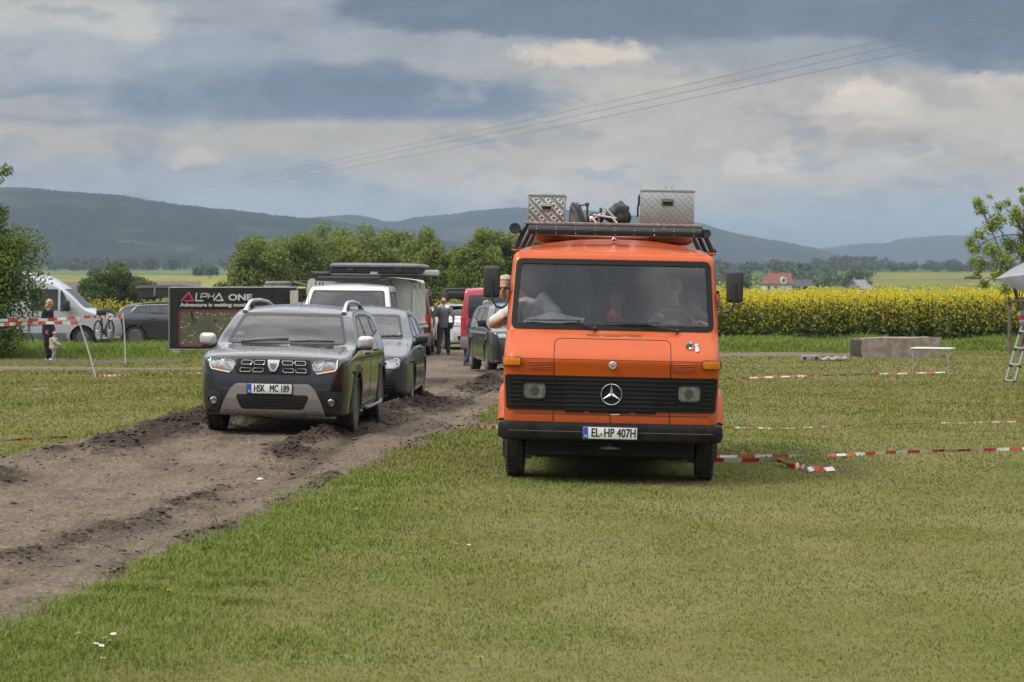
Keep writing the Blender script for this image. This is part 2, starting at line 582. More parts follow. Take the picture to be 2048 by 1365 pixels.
class Shell:
    """a body surface that windows, lamps, seams and badges are laid on"""

    def __init__(s, v, f):
        s.v, s.f = [Vector(p) for p in v], [tuple(q) for q in f]
        s.bvh = BVHTree.FromPolygons(s.v, s.f)
        s.f0 = list(s.f)
        s.vn = [Vector() for _ in s.v]
        for q in s.f0:
            n = (s.v[q[2]] - s.v[q[0]]).cross(s.v[q[3 % len(q)]] - s.v[q[1]])
            for i in q:
                s.vn[i] += n
    DIR = {'f': (0, 1, 0), 'b': (0, -1, 0), 'r': (-1, 0, 0), 'l': (1, 0, 0), 't': (0, 0, -1)}

    def org(s, u, v, view):
        return Vector({'f': (u, -3, v), 'b': (u, 12, v), 'r': (4, u, v), 'l': (-4, u, v), 't': (u, v, 6)}[view])

    def hit(s, u, v, view, off=0.0):
        d = Vector(s.DIR[view])
        l, n, i, _ = s.bvh.ray_cast(s.org(u, v, view), d)
        if l is None:
            return None
        if n.dot(d) > 0:
            n = -n
        n = (n - d * .6).normalized()
        return l + n * off

    def normal(s, p, view):
        l, n, i, _ = s.bvh.find_nearest(p)
        q = s.f0[i]
        r = Vector()
        if len(q) > 4:
            return n
        for k in q:
            r += s.vn[k].normalized() / (1e-4 + (s.v[k] - l).length_squared)
        r.normalize()
        if r.dot(Vector(s.DIR[view])) > 0:
            r = -r
        return r

    def hits(s, pts, view, off):
        h = [s.hit(p[0], p[1], view, off) for p in pts]
        good = [(p, q) for p, q in zip(pts, h) if q is not None]
        ax = 'xyz'.index({'f': 'y', 'b': 'y', 'r': 'x', 'l': 'x', 't': 'z'}[view])
        for i, q in enumerate(h):
            if q is None:
                p = pts[i]
                g = min(good, key=lambda e: (e[0][0] - p[0]) ** 2 + (e[0][1] - p[1]) ** 2)[1] if good else Vector((0, 0, 0))
                o = s.org(p[0], p[1], view)
                o[ax] = g[ax]
                h[i] = o
        return h

    def cut(s, poly, view, test=None):
        ax = {'f': (0, 2), 'b': (0, 2), 'r': (1, 2), 'l': (1, 2), 't': (0, 1)}[view]
        d = Vector(s.DIR[view])
        keep = []
        for q in s.f:
            c = sum((s.v[i] for i in q), Vector()) / len(q)
            gone = False
            if inside(poly, c[ax[0]], c[ax[1]]) and (test is None or test(c)):
                gone = True
            if not gone:
                keep.append(q)
        s.f = keep

    def pane(s, poly, view, off=.004, step=.06, skirt=.012, mb=None, mi=0):
        mb = mb or MB()
        pts = []
        N = len(poly)
        for i in range(N):
            a, b = Vector(poly[i]), Vector(poly[(i + 1) % N])
            k = max(1, int((b - a).length / step))
            pts += [tuple(a + (b - a) * j / k) for j in range(k)]
        nb = len(pts)
        xs, ys = [p[0] for p in pts], [p[1] for p in pts]
        ins = inset(poly, step * .35)
        x = min(xs) + step / 2
        while x < max(xs):
            y = min(ys) + step / 2
            while y < max(ys):
                if inside(ins, x, y):
                    pts.append((x, y))
                y += step
            x += step
        vo, eo, fo, *_ = delaunay_2d_cdt([Vector(p) for p in pts], [(i, (i + 1) % nb) for i in range(nb)], [], 1, 1e-5)
        h = s.hits([tuple(p) for p in vo], view, off)
        d = Vector(s.DIR[view])
        fs = []
        for q in fo:
            a, b, c = (h[i] for i in q[:3])
            fs.append(tuple(q) if (b - a).cross(c - a).dot(d) < 0 else tuple(q)[::-1])
        k = len(h)
        bd = s.hits(pts[:nb], view, off)
        mb.add(h, fs, mi, nrm=[s.normal(p, view) for p in h])
        if skirt:
            v2 = list(bd) + [p + d * skirt for p in bd]
            mb.add(v2, [(i, (i + 1) % nb, (i + 1) % nb + nb, i + nb) for i in range(nb)], mi)
        return mb

    def frame(s, poly, view, w, off=.006, step=.08, mb=None, mi=0, skirt=.012):
        mb = mb or MB()
        P = []
        N = len(poly)
        inn = inset(poly, w)
        Q = []
        for i in range(N):
            a, b = Vector(poly[i]), Vector(poly[(i + 1) % N])
            c, e = Vector(inn[i]), Vector(inn[(i + 1) % N])
            k = max(1, int((b - a).length / step))
            P += [tuple(a + (b - a) * j / k) for j in range(k)]
            Q += [tuple(c + (e - c) * j / k) for j in range(k)]
        d = Vector(s.DIR[view])
        h0, h1 = s.hits(P, view, off), s.hits(Q, view, off)
        n = len(P)
        v = h0 + h1 + [p + d * skirt for p in h0] + [p + d * skirt for p in h1]
        f = []
        for i in range(n):
            j = (i + 1) % n
            f += [(i, j, n + j, n + i), (2 * n + i, 2 * n + j, j, i), (n + i, n + j, 3 * n + j, 3 * n + i)]
        return mb.add(v, f, mi)

    def line(s, pts, view, r=.003, step=.06, off=0.0, mb=None, mi=0, closed=False, n=6):
        mb = mb or MB()
        P = []
        L = list(pts) + ([pts[0]] if closed else [])
        for i in range(len(L) - 1):
            a, b = Vector(L[i]), Vector(L[i + 1])
            k = max(1, int((b - a).length / step))
            P += [tuple(a + (b - a) * j / k) for j in range(k)]
        if not closed:
            P.append(tuple(L[-1]))
        h = s.hits(P, view, off)
        return mb.tube(h, r, n, mi, closed=closed)

    def body(s, name, m, parent):
        mb = MB()
        mb.add(s.v, s.f)
        return mb.build(name, m, parent, ang=40)


def mirror(p):
    return [(-a, b) for a, b in p]
# ------------------------------------------------------------------ the setting: meadow, track, gravel path, far land


def grass_ground_mat():
    m = bpy.data.materials.new('meadow')
    m.use_nodes = True
    t = m.node_tree
    b = t.nodes['Principled BSDF']
    b.inputs['Roughness'].default_value = 1
    b.inputs['Specular IOR Level'].default_value = .1
    p = nd(t, 'ShaderNodeNewGeometry').outputs['Position']
    n1 = nd(t, 'ShaderNodeTexNoise', {'Vector': p, 'Scale': .55, 'Detail': 5, 'Roughness': .6}).outputs['Fac']
    n2 = nd(t, 'ShaderNodeTexNoise', {'Vector': p, 'Scale': 14.0, 'Detail': 6, 'Roughness': .7}).outputs['Fac']
    n3 = nd(t, 'ShaderNodeTexNoise', {'Vector': p, 'Scale': 60.0, 'Detail': 3, 'Roughness': .7}).outputs['Fac']
    c = mixc(t, smooth(t, n1, .35, .65), (.120, .126, .036), (.165, .150, .060))
    c = mixc(t, smooth(t, n2, .5, .72, 0, .7), c, (.16, .135, .078))
    c = mixc(t, smooth(t, n3, .5, .8, 0, .55), c, (.055, .062, .020))
    t.links.new(c, b.inputs['Base Color'])
    bn = nd(t, 'ShaderNodeBump', {'Height': n3, 'Strength': .6, 'Distance': .02})
    t.links.new(bn.outputs[0], b.inputs['Normal'])
    return m


def blade_mat(name, ca, cb, straw, patch=.5, trans=.3):
    m = bpy.data.materials.new(name)
    m.use_nodes = True
    t = m.node_tree
    t.nodes.clear()
    p = nd(t, 'ShaderNodeNewGeometry').outputs['Position']
    n1 = nd(t, 'ShaderNodeTexNoise', {'Vector': p, 'Scale': patch, 'Detail': 5, 'Roughness': .62}).outputs['Fac']
    n2 = nd(t, 'ShaderNodeTexNoise', {'Vector': p, 'Scale': patch * 4.5, 'Detail': 3, 'Roughness': .6}).outputs['Fac']
    rn = nd(t, 'ShaderNodeAttribute', attribute_name='rnd').outputs['Fac']
    lu = nd(t, 'ShaderNodeAttribute', attribute_name='lush').outputs['Fac']
    c = mixc(t, rn, ca, cb)
    dry = mth(t, 'ADD', mth(t, 'MULTIPLY', smooth(t, n1, .36, .66), .75), mth(t, 'MULTIPLY', smooth(t, n2, .4, .7), .45))
    dry = mth(t, 'MULTIPLY', dry, mth(t, 'SUBTRACT', 1.0, mth(t, 'MULTIPLY', lu, .85)), clamp=True)
    dry = mth(t, 'MULTIPLY', dry, mth(t, 'ADD', mth(t, 'MULTIPLY', rn, .8), .45), clamp=True)
    c = mixc(t, dry, c, straw)
    c = mixc(t, mth(t, 'MULTIPLY', lu, .75), c, mixc(t, rn, (.125, .182, .038), (.205, .25, .068)))
    gn = nd(t, 'ShaderNodeNewGeometry').outputs['Normal']
    gn = nd(t, 'ShaderNodeVectorMath', {0: gn, 3: .55}, operation='SCALE').outputs[0]
    gn = nd(t, 'ShaderNodeVectorMath', {0: gn, 1: (0, 0, .75)}, operation='ADD').outputs[0]
    gn = nd(t, 'ShaderNodeVectorMath', {0: gn}, operation='NORMALIZE').outputs[0]
    di = nd(t, 'ShaderNodeBsdfDiffuse', {0: c, 'Normal': gn})
    tr = nd(t, 'ShaderNodeBsdfTranslucent', {0: c})
    mx = nd(t, 'ShaderNodeMixShader', {0: trans, 1: di.outputs[0], 2: tr.outputs[0]})
    nd(t, 'ShaderNodeOutputMaterial', {0: mx.outputs[0]})
    return m


def grid_faces(nr, nc):
    i = np.arange(nr - 1)[:, None] * nc + np.arange(nc - 1)[None, :]
    i = i.ravel()
    return np.c_[i, i + 1, i + nc + 1, i + nc]


def make_meadow():
    xs = np.r_[np.arange(-70, -16, 2.0), np.arange(-16, 16, .2), np.arange(16, 71, 2.0)]
    ys = np.r_[np.arange(-60, 4, 4.0), np.arange(4, 46, .2), np.arange(46, 126, .8)]
    gx, gy = np.meshgrid(xs, ys)
    z = ground(gx, gy)
    l, r = TL(gy), TR(gy)
    ins = sstep(-.12, .15, gx - l) * sstep(-.12, .15, r - gx) * (gy > 6) * (1 - sstep(78, 80, gy))
    z = z - .16 * ins
    o = npmesh('meadow', np.c_[gx.ravel(), gy.ravel(), z.ravel()], grid_faces(*gx.shape), grass_ground_mat(), smooth_=True)
    return tag(o, kind='structure')


RIDGE_R = pchip([(4, -4.6), (12, -3.85), (15.9, -3.35), (20.5, -2.72), (24, -2.5), (28, -2.3), (33, -1.85), (38, -1.35), (45, -.55), (60, -.2), (82, -.2)])
RIDGE_L = pchip([(4, -8.0), (12, -6.4), (20, -5.3), (23.7, -4.85), (27, -4.42), (31, -4.0), (40, -3.5), (60, -2.8), (82, -2.6)])
RIDGE_M = pchip([(4, -5.8), (12, -4.9), (20, -3.75), (28, -3.2), (40, -2.5), (60, -1.6), (82, -1.6)])


def track_relief(x, y):
    """height over the meadow and how muddy, inside the track"""
    wv = .22 * (fbm(y * 1.7, y * 0 + 2, 3, 51) - .5)
    a = np.exp(-((x + wv - RIDGE_R(y)) / (.13 + .16 * vnoise(y * 1.3, y * 0, 7))) ** 2)
    b = np.exp(-((x + wv - RIDGE_L(y)) / (.34 + .14 * vnoise(y * 1.1, y * 0, 17))) ** 2)
    c = np.exp(-((x - RIDGE_R(y) - .75) / .2) ** 2) * .5
    e = np.exp(-((x - RIDGE_M(y)) / .22) ** 2) * .2
    f = np.exp(-((x - RIDGE_R(y) - .38) / .14) ** 2)
    lum = fbm(x * 1.1, y * .55, 3, 3)
    clod = fbm(x * 6, y * 4.5, 4, 21)
    fine = fbm(x * 19, y * 15, 3, 5)
    grow = .35 + .65 * sstep(19, 27, y)
    left = sstep(17, 24, y) * (1 - .5 * sstep(34, 48, y))
    m = a * grow * sstep(.32, .6, lum) + b * left * sstep(.25, .5, lum) + c * grow * sstep(.4, .6, lum) + e * sstep(.4, .65, lum)
    z = .095 * m * (.3 + 1.1 * sstep(.3, .62, clod)) + .09 * m * (fbm(x * 12, y * 9, 3, 77) - .45) + .03 * (clod - .5) + .022 * (fine - .5) - .045 * f * grow
    z = z + .05 * (fbm(x * 1.6, y * .35, 2, 8) - .5)
    mud = np.clip(m * 2.5 * sstep(.2, .5, clod) + .65 * f * grow + .35 * sstep(.5, .72, fbm(x * 2.2, y * .5, 3, 31)), 0, 1)
    return z, mud


def make_track():
    ys = np.r_[np.arange(7, 36, .045), np.arange(36, 50, .09), np.arange(50, 82, .25)]
    ts = np.linspace(-.05, 1.05, 150)
    gt, gy = np.meshgrid(ts, ys)
    l, r = TL(gy), TR(gy)
    wob = (fbm(gy * .9, gt * 0 + 3, 3, 4) - .5) * .6
    gx = l + (r - l) * gt + wob * sstep(.75, 1, gt) * .8 + wob * (1 - sstep(0, .2, gt)) * .5
    z, mud = track_relief(gx, gy)
    edge = sstep(-.05, .04, gt) * sstep(-.05, .04, 1 - gt)
    zz = ground(gx, gy) + z * edge + .01 - (1 - edge) * .12
    m = bpy.data.materials.new('dirt')
    m.use_nodes = True
    t = m.node_tree
    b = t.nodes['Principled BSDF']
    b.inputs['Roughness'].default_value = .95
    b.inputs['Specular IOR Level'].default_value = .2
    p = nd(t, 'ShaderNodeNewGeometry').outputs['Position']
    n1 = nd(t, 'ShaderNodeTexNoise', {'Vector': p, 'Scale': 1.4, 'Detail': 6, 'Roughness': .65}).outputs['Fac']
    n2 = nd(t, 'ShaderNodeTexNoise', {'Vector': p, 'Scale': 26.0, 'Detail': 5, 'Roughness': .75}).outputs['Fac']
    v = nd(t, 'ShaderNodeTexVoronoi', {'Vector': p, 'Scale': 48.0}).outputs['Color']
    v = nd(t, 'ShaderNodeSeparateColor', {0: v}).outputs[0]
    a = nd(t, 'ShaderNodeAttribute', attribute_name='mud').outputs['Fac']
    c = mixc(t, smooth(t, n1, .3, .7), (.196, .152, .108), (.132, .100, .071))
    c = mixc(t, smooth(t, n2, .42, .75, 0, .75), c, (.058, .043, .031))
    c = mixc(t, smooth(t, v, .62, .95, 0, .85), c, (.26, .215, .165))
    sv = nd(t, 'ShaderNodeVectorMath', {0: p, 1: (5.0, .55, 1.0)}, operation='MULTIPLY').outputs[0]
    n4 = nd(t, 'ShaderNodeTexNoise', {'Vector': sv, 'Scale': 1.6, 'Detail': 7, 'Roughness': .7}).outputs['Fac']
    c = mixc(t, smooth(t, n4, .5, .72, 0, .6), c, (.062, .046, .033))
    c = mixc(t, smooth(t, n4, .45, .25, 0, .5), c, (.20, .155, .112))
    c = mixc(t, mth(t, 'MULTIPLY', a, .85), c, (.030, .022, .016))
    t.links.new(c, b.inputs['Base Color'])
    h = mth(t, 'ADD', n2, mth(t, 'MULTIPLY', v, .5))
    bn = nd(t, 'ShaderNodeBump', {'Height': h, 'Strength': 1.0, 'Distance': .03})
    t.links.new(bn.outputs[0], b.inputs['Normal'])
    o = npmesh('dirt_track', np.c_[gx.ravel(), gy.ravel(), zz.ravel()], grid_faces(*gx.shape), m, attr={'mud': mud.ravel()}, smooth_=True)
    return tag(o, kind='structure')


def track_z(x, y):
    l, r = float(TL(y)), float(TR(y))
    if l < x < r:
        return float(ground(x, y) + track_relief(np.array([x]), np.array([y]))[0][0] + .01)
    return float(ground(x, y))


def make_gravel():
    m = mat('gravel', (.150, .118, .088), .95, col2=(.075, .058, .040), nscale=9, bump=1, bscale=60, ndetail=8)
    soil = mat('bare_soil', (.085, .062, .043), .95, col2=(.040, .030, .021), nscale=5, bump=1, bscale=30, ndetail=8)
    for nm, x0, x1, yc, hw in (('gravel_path', -24, -3.2, 56.0, 1.3), ('gravel_path', 2.2, 9.4, 60.5, 1.25), ('gravel_path', 4.6, 6.0, 66.0, .7), ('bare_soil', -17, -8.6, 63.8, 1.5)):
        mm = soil if nm == 'bare_soil' else m
        xs = np.arange(x0, x1, .15)
        ts = np.linspace(-1, 1, 22)
        gt, gx = np.meshgrid(ts, xs)
        wob = (fbm(gx * .5, gx * 0 + yc, 3, 6) - .5) * 1.0
        w = hw * (1 - .75 * sstep(x1 - 2.6, x1, gx) * (x1 > 0))
        gy = yc + wob + gt * w * (1 + .3 * (fbm(gx * 2, gt, 2, 7) - .5))
        z = ground(gx, gy) + .035 - .05 * np.abs(gt) ** 4 + .03 * (fbm(gx * 7, gy * 7, 3, 2) - .5)
        o = npmesh(nm, np.c_[gx.ravel(), gy.ravel(), z.ravel()], grid_faces(*gx.shape), mm, smooth_=True)
        tag(o, kind='structure')


def blades(x, y, z, h, w, lean, rng):
    n = len(x)
    a = rng.uniform(0, 2 * np.pi, n)
    dx, dy = np.cos(a), np.sin(a)
    b = a + rng.normal(0, .6, n) + np.pi / 2
    lx, ly = np.cos(b) * lean * h, np.sin(b) * lean * h
    P = np.zeros((n, 5, 3))
    P[:, 0] = np.c_[x - dx * w, y - dy * w, z]
    P[:, 1] = np.c_[x + dx * w, y + dy * w, z]
    mx, my, mz = x + lx * .35, y + ly * .35, z + h * .62
    P[:, 2] = np.c_[mx - dx * w * .75, my - dy * w * .75, mz]
    P[:, 3] = np.c_[mx + dx * w * .75, my + dy * w * .75, mz]
    P[:, 4] = np.c_[x + lx, y + ly, z + h * (1 - .25 * lean)]
    k = np.arange(n)[:, None] * 5
    f = np.stack([k + [0, 1, 3], k + [0, 3, 2], k + [2, 3, 4]], 1).reshape(-1, 3)
    return P.reshape(-1, 3), f


def make_grass():
    rng = NP
    V, Fc, rn, lu, off = [], [], [], [], 0

    def put(x, y, h, w, lush, lean):
        nonlocal off
        z = ground(x, y) - .01
        v, f = blades(x, y, z, h, w, lean, rng)
        V.append(v)
        Fc.append(f + off)
        off += len(v)
        rn.append(np.repeat(rng.uniform(0, 1, len(x)), 5))
        lu.append(np.repeat(lush, 5))
    for y0, y1, dens, h, w in ((9.2, 12, 6500, .024, .0021), (12, 15, 4600, .027, .0026), (15, 20, 2800, .029, .0034), (20, 27, 1400, .032, .0048), (27, 36, 800, .035, .007), (36, 48, 620, .045, .010), (48, 68, 280, .045, .013)):
        hw = .222 * y1 + .9
        n = int(dens * 2 * hw * (y1 - y0))
        x, y = rng.uniform(-hw, hw, n), rng.uniform(y0, y1, n)
        k = np.abs(x) < .222 * y + .8
        x, y = x[k], y[k]
        l, r = TL(y), TR(y)
        wob = (fbm(x * .9 + 9, y * .9, 3, 12) - .5)
        dr = x - r + wob * .9
        dl = l - x + wob * .6
        intr = (dr < -.02) & (dl < -.02)
        k = ~intr | (rng.uniform(0, 1, len(x)) < .03 * np.exp(-np.minimum(np.abs(dr), np.abs(dl)) * 3))
        x, y, dr, dl = x[k], y[k], dr[k], dl[k]
        pat = fbm(x * .55, y * .4, 4, 44)
        bare = fbm(x * 1.7, y * 1.3, 3, 50)
        k = rng.uniform(0, 1, len(x)) < .72 + .4 * sstep(.28, .55, bare)
        x, y, dr, dl, pat = x[k], y[k], dr[k], dl[k], pat[k]
        lush = np.exp(-np.maximum(dr - .5, 0) / 1.3) * (dr > -.3) * (.35 + .65 * sstep(.3, .55, fbm(x * .8, y * .6, 3, 61))) * (1 - sstep(19, 30, y) * .6)
        lush = np.clip(lush + .55 * sstep(.58, .72, pat), 0, 1)
        hh = h * (.55 + .9 * rng.uniform(0, 1, len(x)) ** 1.5) * (1 + 1.9 * lush * np.exp(-np.maximum(dr, 0) / 1.6))
        put(x, y, hh, w * (1 + .4 * lush), lush, rng.uniform(.2, 1.3, len(x)))
    # long clumps at the edge of the track
    for i in range(150):
        y = 9.5 + 15 * rng.uniform() ** 1.4
        x = float(TR(y)) + abs(rng.normal(.25, .45))
        n = int(rng.uniform(60, 150))
        s = rng.uniform(.05, .16)
        xx, yy = x + rng.normal(0, s, n), y + rng.normal(0, s, n)
        put(xx, yy, rng.uniform(.04, .10, n), np.full(n, .003), np.full(n, rng.uniform(.7, 1)), rng.uniform(.4, 1.6, n))
    v, f = np.concatenate(V), np.concatenate(Fc)
    m = blade_mat('grass_blade', (.120, .149, .029), (.196, .204, .053), (.270, .235, .103))
    o = npmesh('grass', v, f, m, attr={'rnd': np.concatenate(rn), 'lush': np.concatenate(lu)})
    return tag(o, kind='stuff')


def make_tall_grass():
    rng = NP
    n = 60000
    xa, ya = rng.uniform(3.0, 16.5, n), rng.uniform(62.5, 70, n)
    za = (.12 + .42 * fbm(xa * .8, ya * .8, 3, 71)) * sstep(62, 64.5, ya + 1.2 * (fbm(xa * .6, ya * 0, 2, 3) - .5)) * rng.uniform(.5, 1.2, n)
    xb, yb = rng.uniform(-19, -4.0, n), rng.uniform(65, 80, n)
    zb = (.12 + .5 * fbm(xb * .7, yb * .5, 3, 73)) * rng.uniform(.5, 1.2, n) * (1 - .8 * sstep(-10.8, -9.8, xb)) * sstep(66, 69, yb + 1.5 * (fbm(xb * .7, xb * 0, 2, 8) - .5))
    x, y, h = np.r_[xa, xb], np.r_[ya, yb], np.r_[za, zb]
    k = h > .05
    x, y, h = x[k], y[k], h[k]
    v, f = blades(x, y, ground(x, y) - .01, h, np.full(len(x), .014), rng.uniform(.2, .8, len(x)), rng)
    m = blade_mat('long_grass_blade', (.10, .16, .024), (.16, .22, .04), (.19, .21, .06), .3)
    o = npmesh('long_grass', v, f, m, attr={'rnd': np.repeat(rng.uniform(0, 1, len(x)), 5), 'lush': np.repeat(np.full(len(x), .6), 5)})
    return tag(o, kind='stuff')


def leaf_quads(c, nrm, size, rng, asp=.62):
    """rhombic leaves at c, facing nrm"""
    n = len(c)
    nrm = nrm / np.linalg.norm(nrm, axis=1, keepdims=True)
    q = rng.normal(0, 1, (n, 3))
    u = q - nrm * (q * nrm).sum(1, keepdims=True)
    u /= np.linalg.norm(u, axis=1, keepdims=True)
    w = np.cross(nrm, u)
    s = np.asarray(size).reshape(-1, 1) * np.ones((n, 1))
    P = np.stack([c - u * s * .5, c + w * s * .5 * asp + nrm * s * .08, c + u * s * .5, c - w * s * .5 * asp + nrm * s * .08], 1)
    return P.reshape(-1, 3), np.arange(n * 4).reshape(-1, 4)


def leaf_mat(name, ca, cb, cc, scale=1.2, trans=.3):
    m = bpy.data.materials.new(name)
    m.use_nodes = True
    t = m.node_tree
    t.nodes.clear()
    p = nd(t, 'ShaderNodeNewGeometry').outputs['Position']
    n1 = nd(t, 'ShaderNodeTexNoise', {'Vector': p, 'Scale': scale, 'Detail': 3, 'Roughness': .6}).outputs['Fac']
    rn = nd(t, 'ShaderNodeAttribute', attribute_name='rnd').outputs['Fac']
    c = mixc(t, smooth(t, n1, .35, .65), ca, cb)
    c = mixc(t, smooth(t, rn, .55, 1.0), c, cc)
    di = nd(t, 'ShaderNodeBsdfPrincipled', {'Base Color': c, 'Roughness': .55, 'Specular IOR Level': .25})
    tr = nd(t, 'ShaderNodeBsdfTranslucent', {0: c})
    mx = nd(t, 'ShaderNodeMixShader', {0: trans, 1: di.outputs[0], 2: tr.outputs[0]})
    nd(t, 'ShaderNodeOutputMaterial', {0: mx.outputs[0]})
    return m


BARK = None


def make_tree(name, label, cat, base, height, clumps, n, leaf, lm, trunk_r, group=None, limbs=6, rng=None, trunk_top=None, lean=(0, 0), open_=.4, asp=.62):
    """clumps: list of ((x,y,z) from the base, (rx,ry,rz)); leaves fill the outer shell of each clump"""
    rng = rng or NP
    root = thing(name, label, cat, base, group=group)
    mb = MB()
    tt = trunk_top or height * .55
    k = 6
    pts = [(lean[0] * (i / k) ** 1.5 + .04 * tt * math.sin(i * 1.7) * (i > 0), lean[1] * (i / k) + .03 * tt * math.cos(i * 2.1) * (i > 0), tt * i / k - .1 * (i == 0)) for i in range(k + 1)]
    mb.tube(pts, [trunk_r * (1.25 if i == 0 else 1 - .6 * i / k) for i in range(k + 1)], 8)
    order = sorted(clumps, key=lambda c: -c[1][0])[:limbs]
    for c, r in order:
        j = int(rng.integers(2, k))
        a = Vector(pts[j])
        e = Vector(c)
        mid = a.lerp(e, .5) + Vector((0, 0, .08 * height))
        q = [a.lerp(mid, t).lerp(mid.lerp(e, t), t) for t in (0, .25, .5, .75, 1)]
        mb.tube(q, [trunk_r * .45 * (1 - .2 * i) for i in range(5)], 6)
        for _ in range(3):
            d = Vector(rng.normal(0, 1, 3)).normalized()
            e2 = Vector([e[i] + d[i] * r[i] * .9 for i in range(3)])
            s0 = q[3]
            mb.tube([s0, s0.lerp(e2, .5) + Vector((0, 0, .02 * height)), e2], [trunk_r * .16, trunk_r * .1, trunk_r * .05], 5)
    mb.build('trunk', BARK, root)
    wt = np.array([max(r) ** 2 for c, r in clumps])
    wt = wt / wt.sum()
    C, Nn = [], []
    for (c, r), w in zip(clumps, wt):
        m = max(4, int(n * w))
        d = rng.normal(0, 1, (m, 3))
        d /= np.linalg.norm(d, axis=1, keepdims=True)
        rad = rng.uniform(0, 1, (m, 1)) ** open_
        lump = 1 + .35 * (fbm(d[:, 0] * 2.5 + c[0] * 3, d[:, 2] * 2.5 + d[:, 1] * 2 + c[2], 3, 9) - .5)[:, None] * 2
        C.append(np.array(c) + d * rad * np.array(r) * lump)
        Nn.append(d * np.array([1, 1, 1.2]) + rng.normal(0, .75, (m, 3)) + np.array([0, 0, .35]))
    C, Nn = np.concatenate(C), np.concatenate(Nn)
    k = C[:, 2] > .02 * height
    C, Nn = C[k], Nn[k]
    v, f = leaf_quads(C, Nn, leaf * rng.uniform(.6, 1.3, len(C)), rng, asp)
    npmesh('crown', v, f, lm, root, attr={'rnd': np.repeat(rng.uniform(0, 1, len(C)), 4)})
    return root


def ell_clumps(c, r, n, k, rng, low=-.9, jit=.25):
    """n clumps of relative size k spread over an ellipsoid"""
    out = []
    for i in range(n):
        while True:
            d = rng.normal(0, 1, 3)
            d /= np.linalg.norm(d)
            if d[2] > low:
                break
        q = rng.uniform(.35, .92)
        s = k * rng.uniform(1 - jit, 1 + jit) * min(r)
        out.append(((c[0] + d[0] * r[0] * q, c[1] + d[1] * r[1] * q, c[2] + d[2] * r[2] * q), (s * 1.1, s * 1.1, s * .9)))
    return out


# ---- far land
FZ = pchip([(110, -.36), (200, -.45), (400, -.1), (800, 1.2), (1200, 5.6), (1800, 14), (2400, 21), (3000, 27), (4500, 40), (12000, 60)])
RG = [(3900, 1300, 900, pchip([(-900, 378), (-300, 374), (0, 381), (60, 382), (120, 386), (200, 392), (300, 405), (420, 421), (500, 429), (560, 436), (640, 443), (700, 452), (900, 487), (1100, 515), (1300, 533), (1500, 537), (3000, 537)])),
      (6300, 1500, 1200, pchip([(-900, 480), (300, 468), (500, 452), (600, 440), (650, 436), (700, 432.5), (750, 440), (775, 446), (800, 444), (830, 437), (880, 434), (920, 430), (960, 423), (1050, 419), (1120, 421), (1200, 426), (1300, 436), (1400, 450), (1440, 461), (1500, 474), (1560, 486), (1620, 497), (1660, 508), (1700, 519), (1760, 526), (1850, 533), (3000, 535)])),
      (9600, 1700, 1000, pchip([(-900, 500), (900, 500), (1500, 518), (1600, 506), (1640, 499), (1690, 493), (1730, 489), (1765, 489), (1800, 480), (1850, 476), (1900, 473), (1980, 474), (2048, 471), (2300, 466), (3000, 480)]))]


def far_z(px, D):
    b = FZ(D)
    z = b.copy()
    wood = np.zeros_like(b)
    for Dr, wa, wb, fn in RG:
        top = EYE + (HOR - fn(px)) / F * Dr
        s = np.where(D < Dr, sstep(Dr - wa, Dr, D), 1 - .75 * sstep(Dr, Dr + wb, D))
        q = b + np.maximum(top - FZ(np.full_like(D, Dr)), 0) * s
        wood = np.maximum(wood, ((q - b) > 3).astype(float))
        z = np.maximum(z, q)
    return z, wood


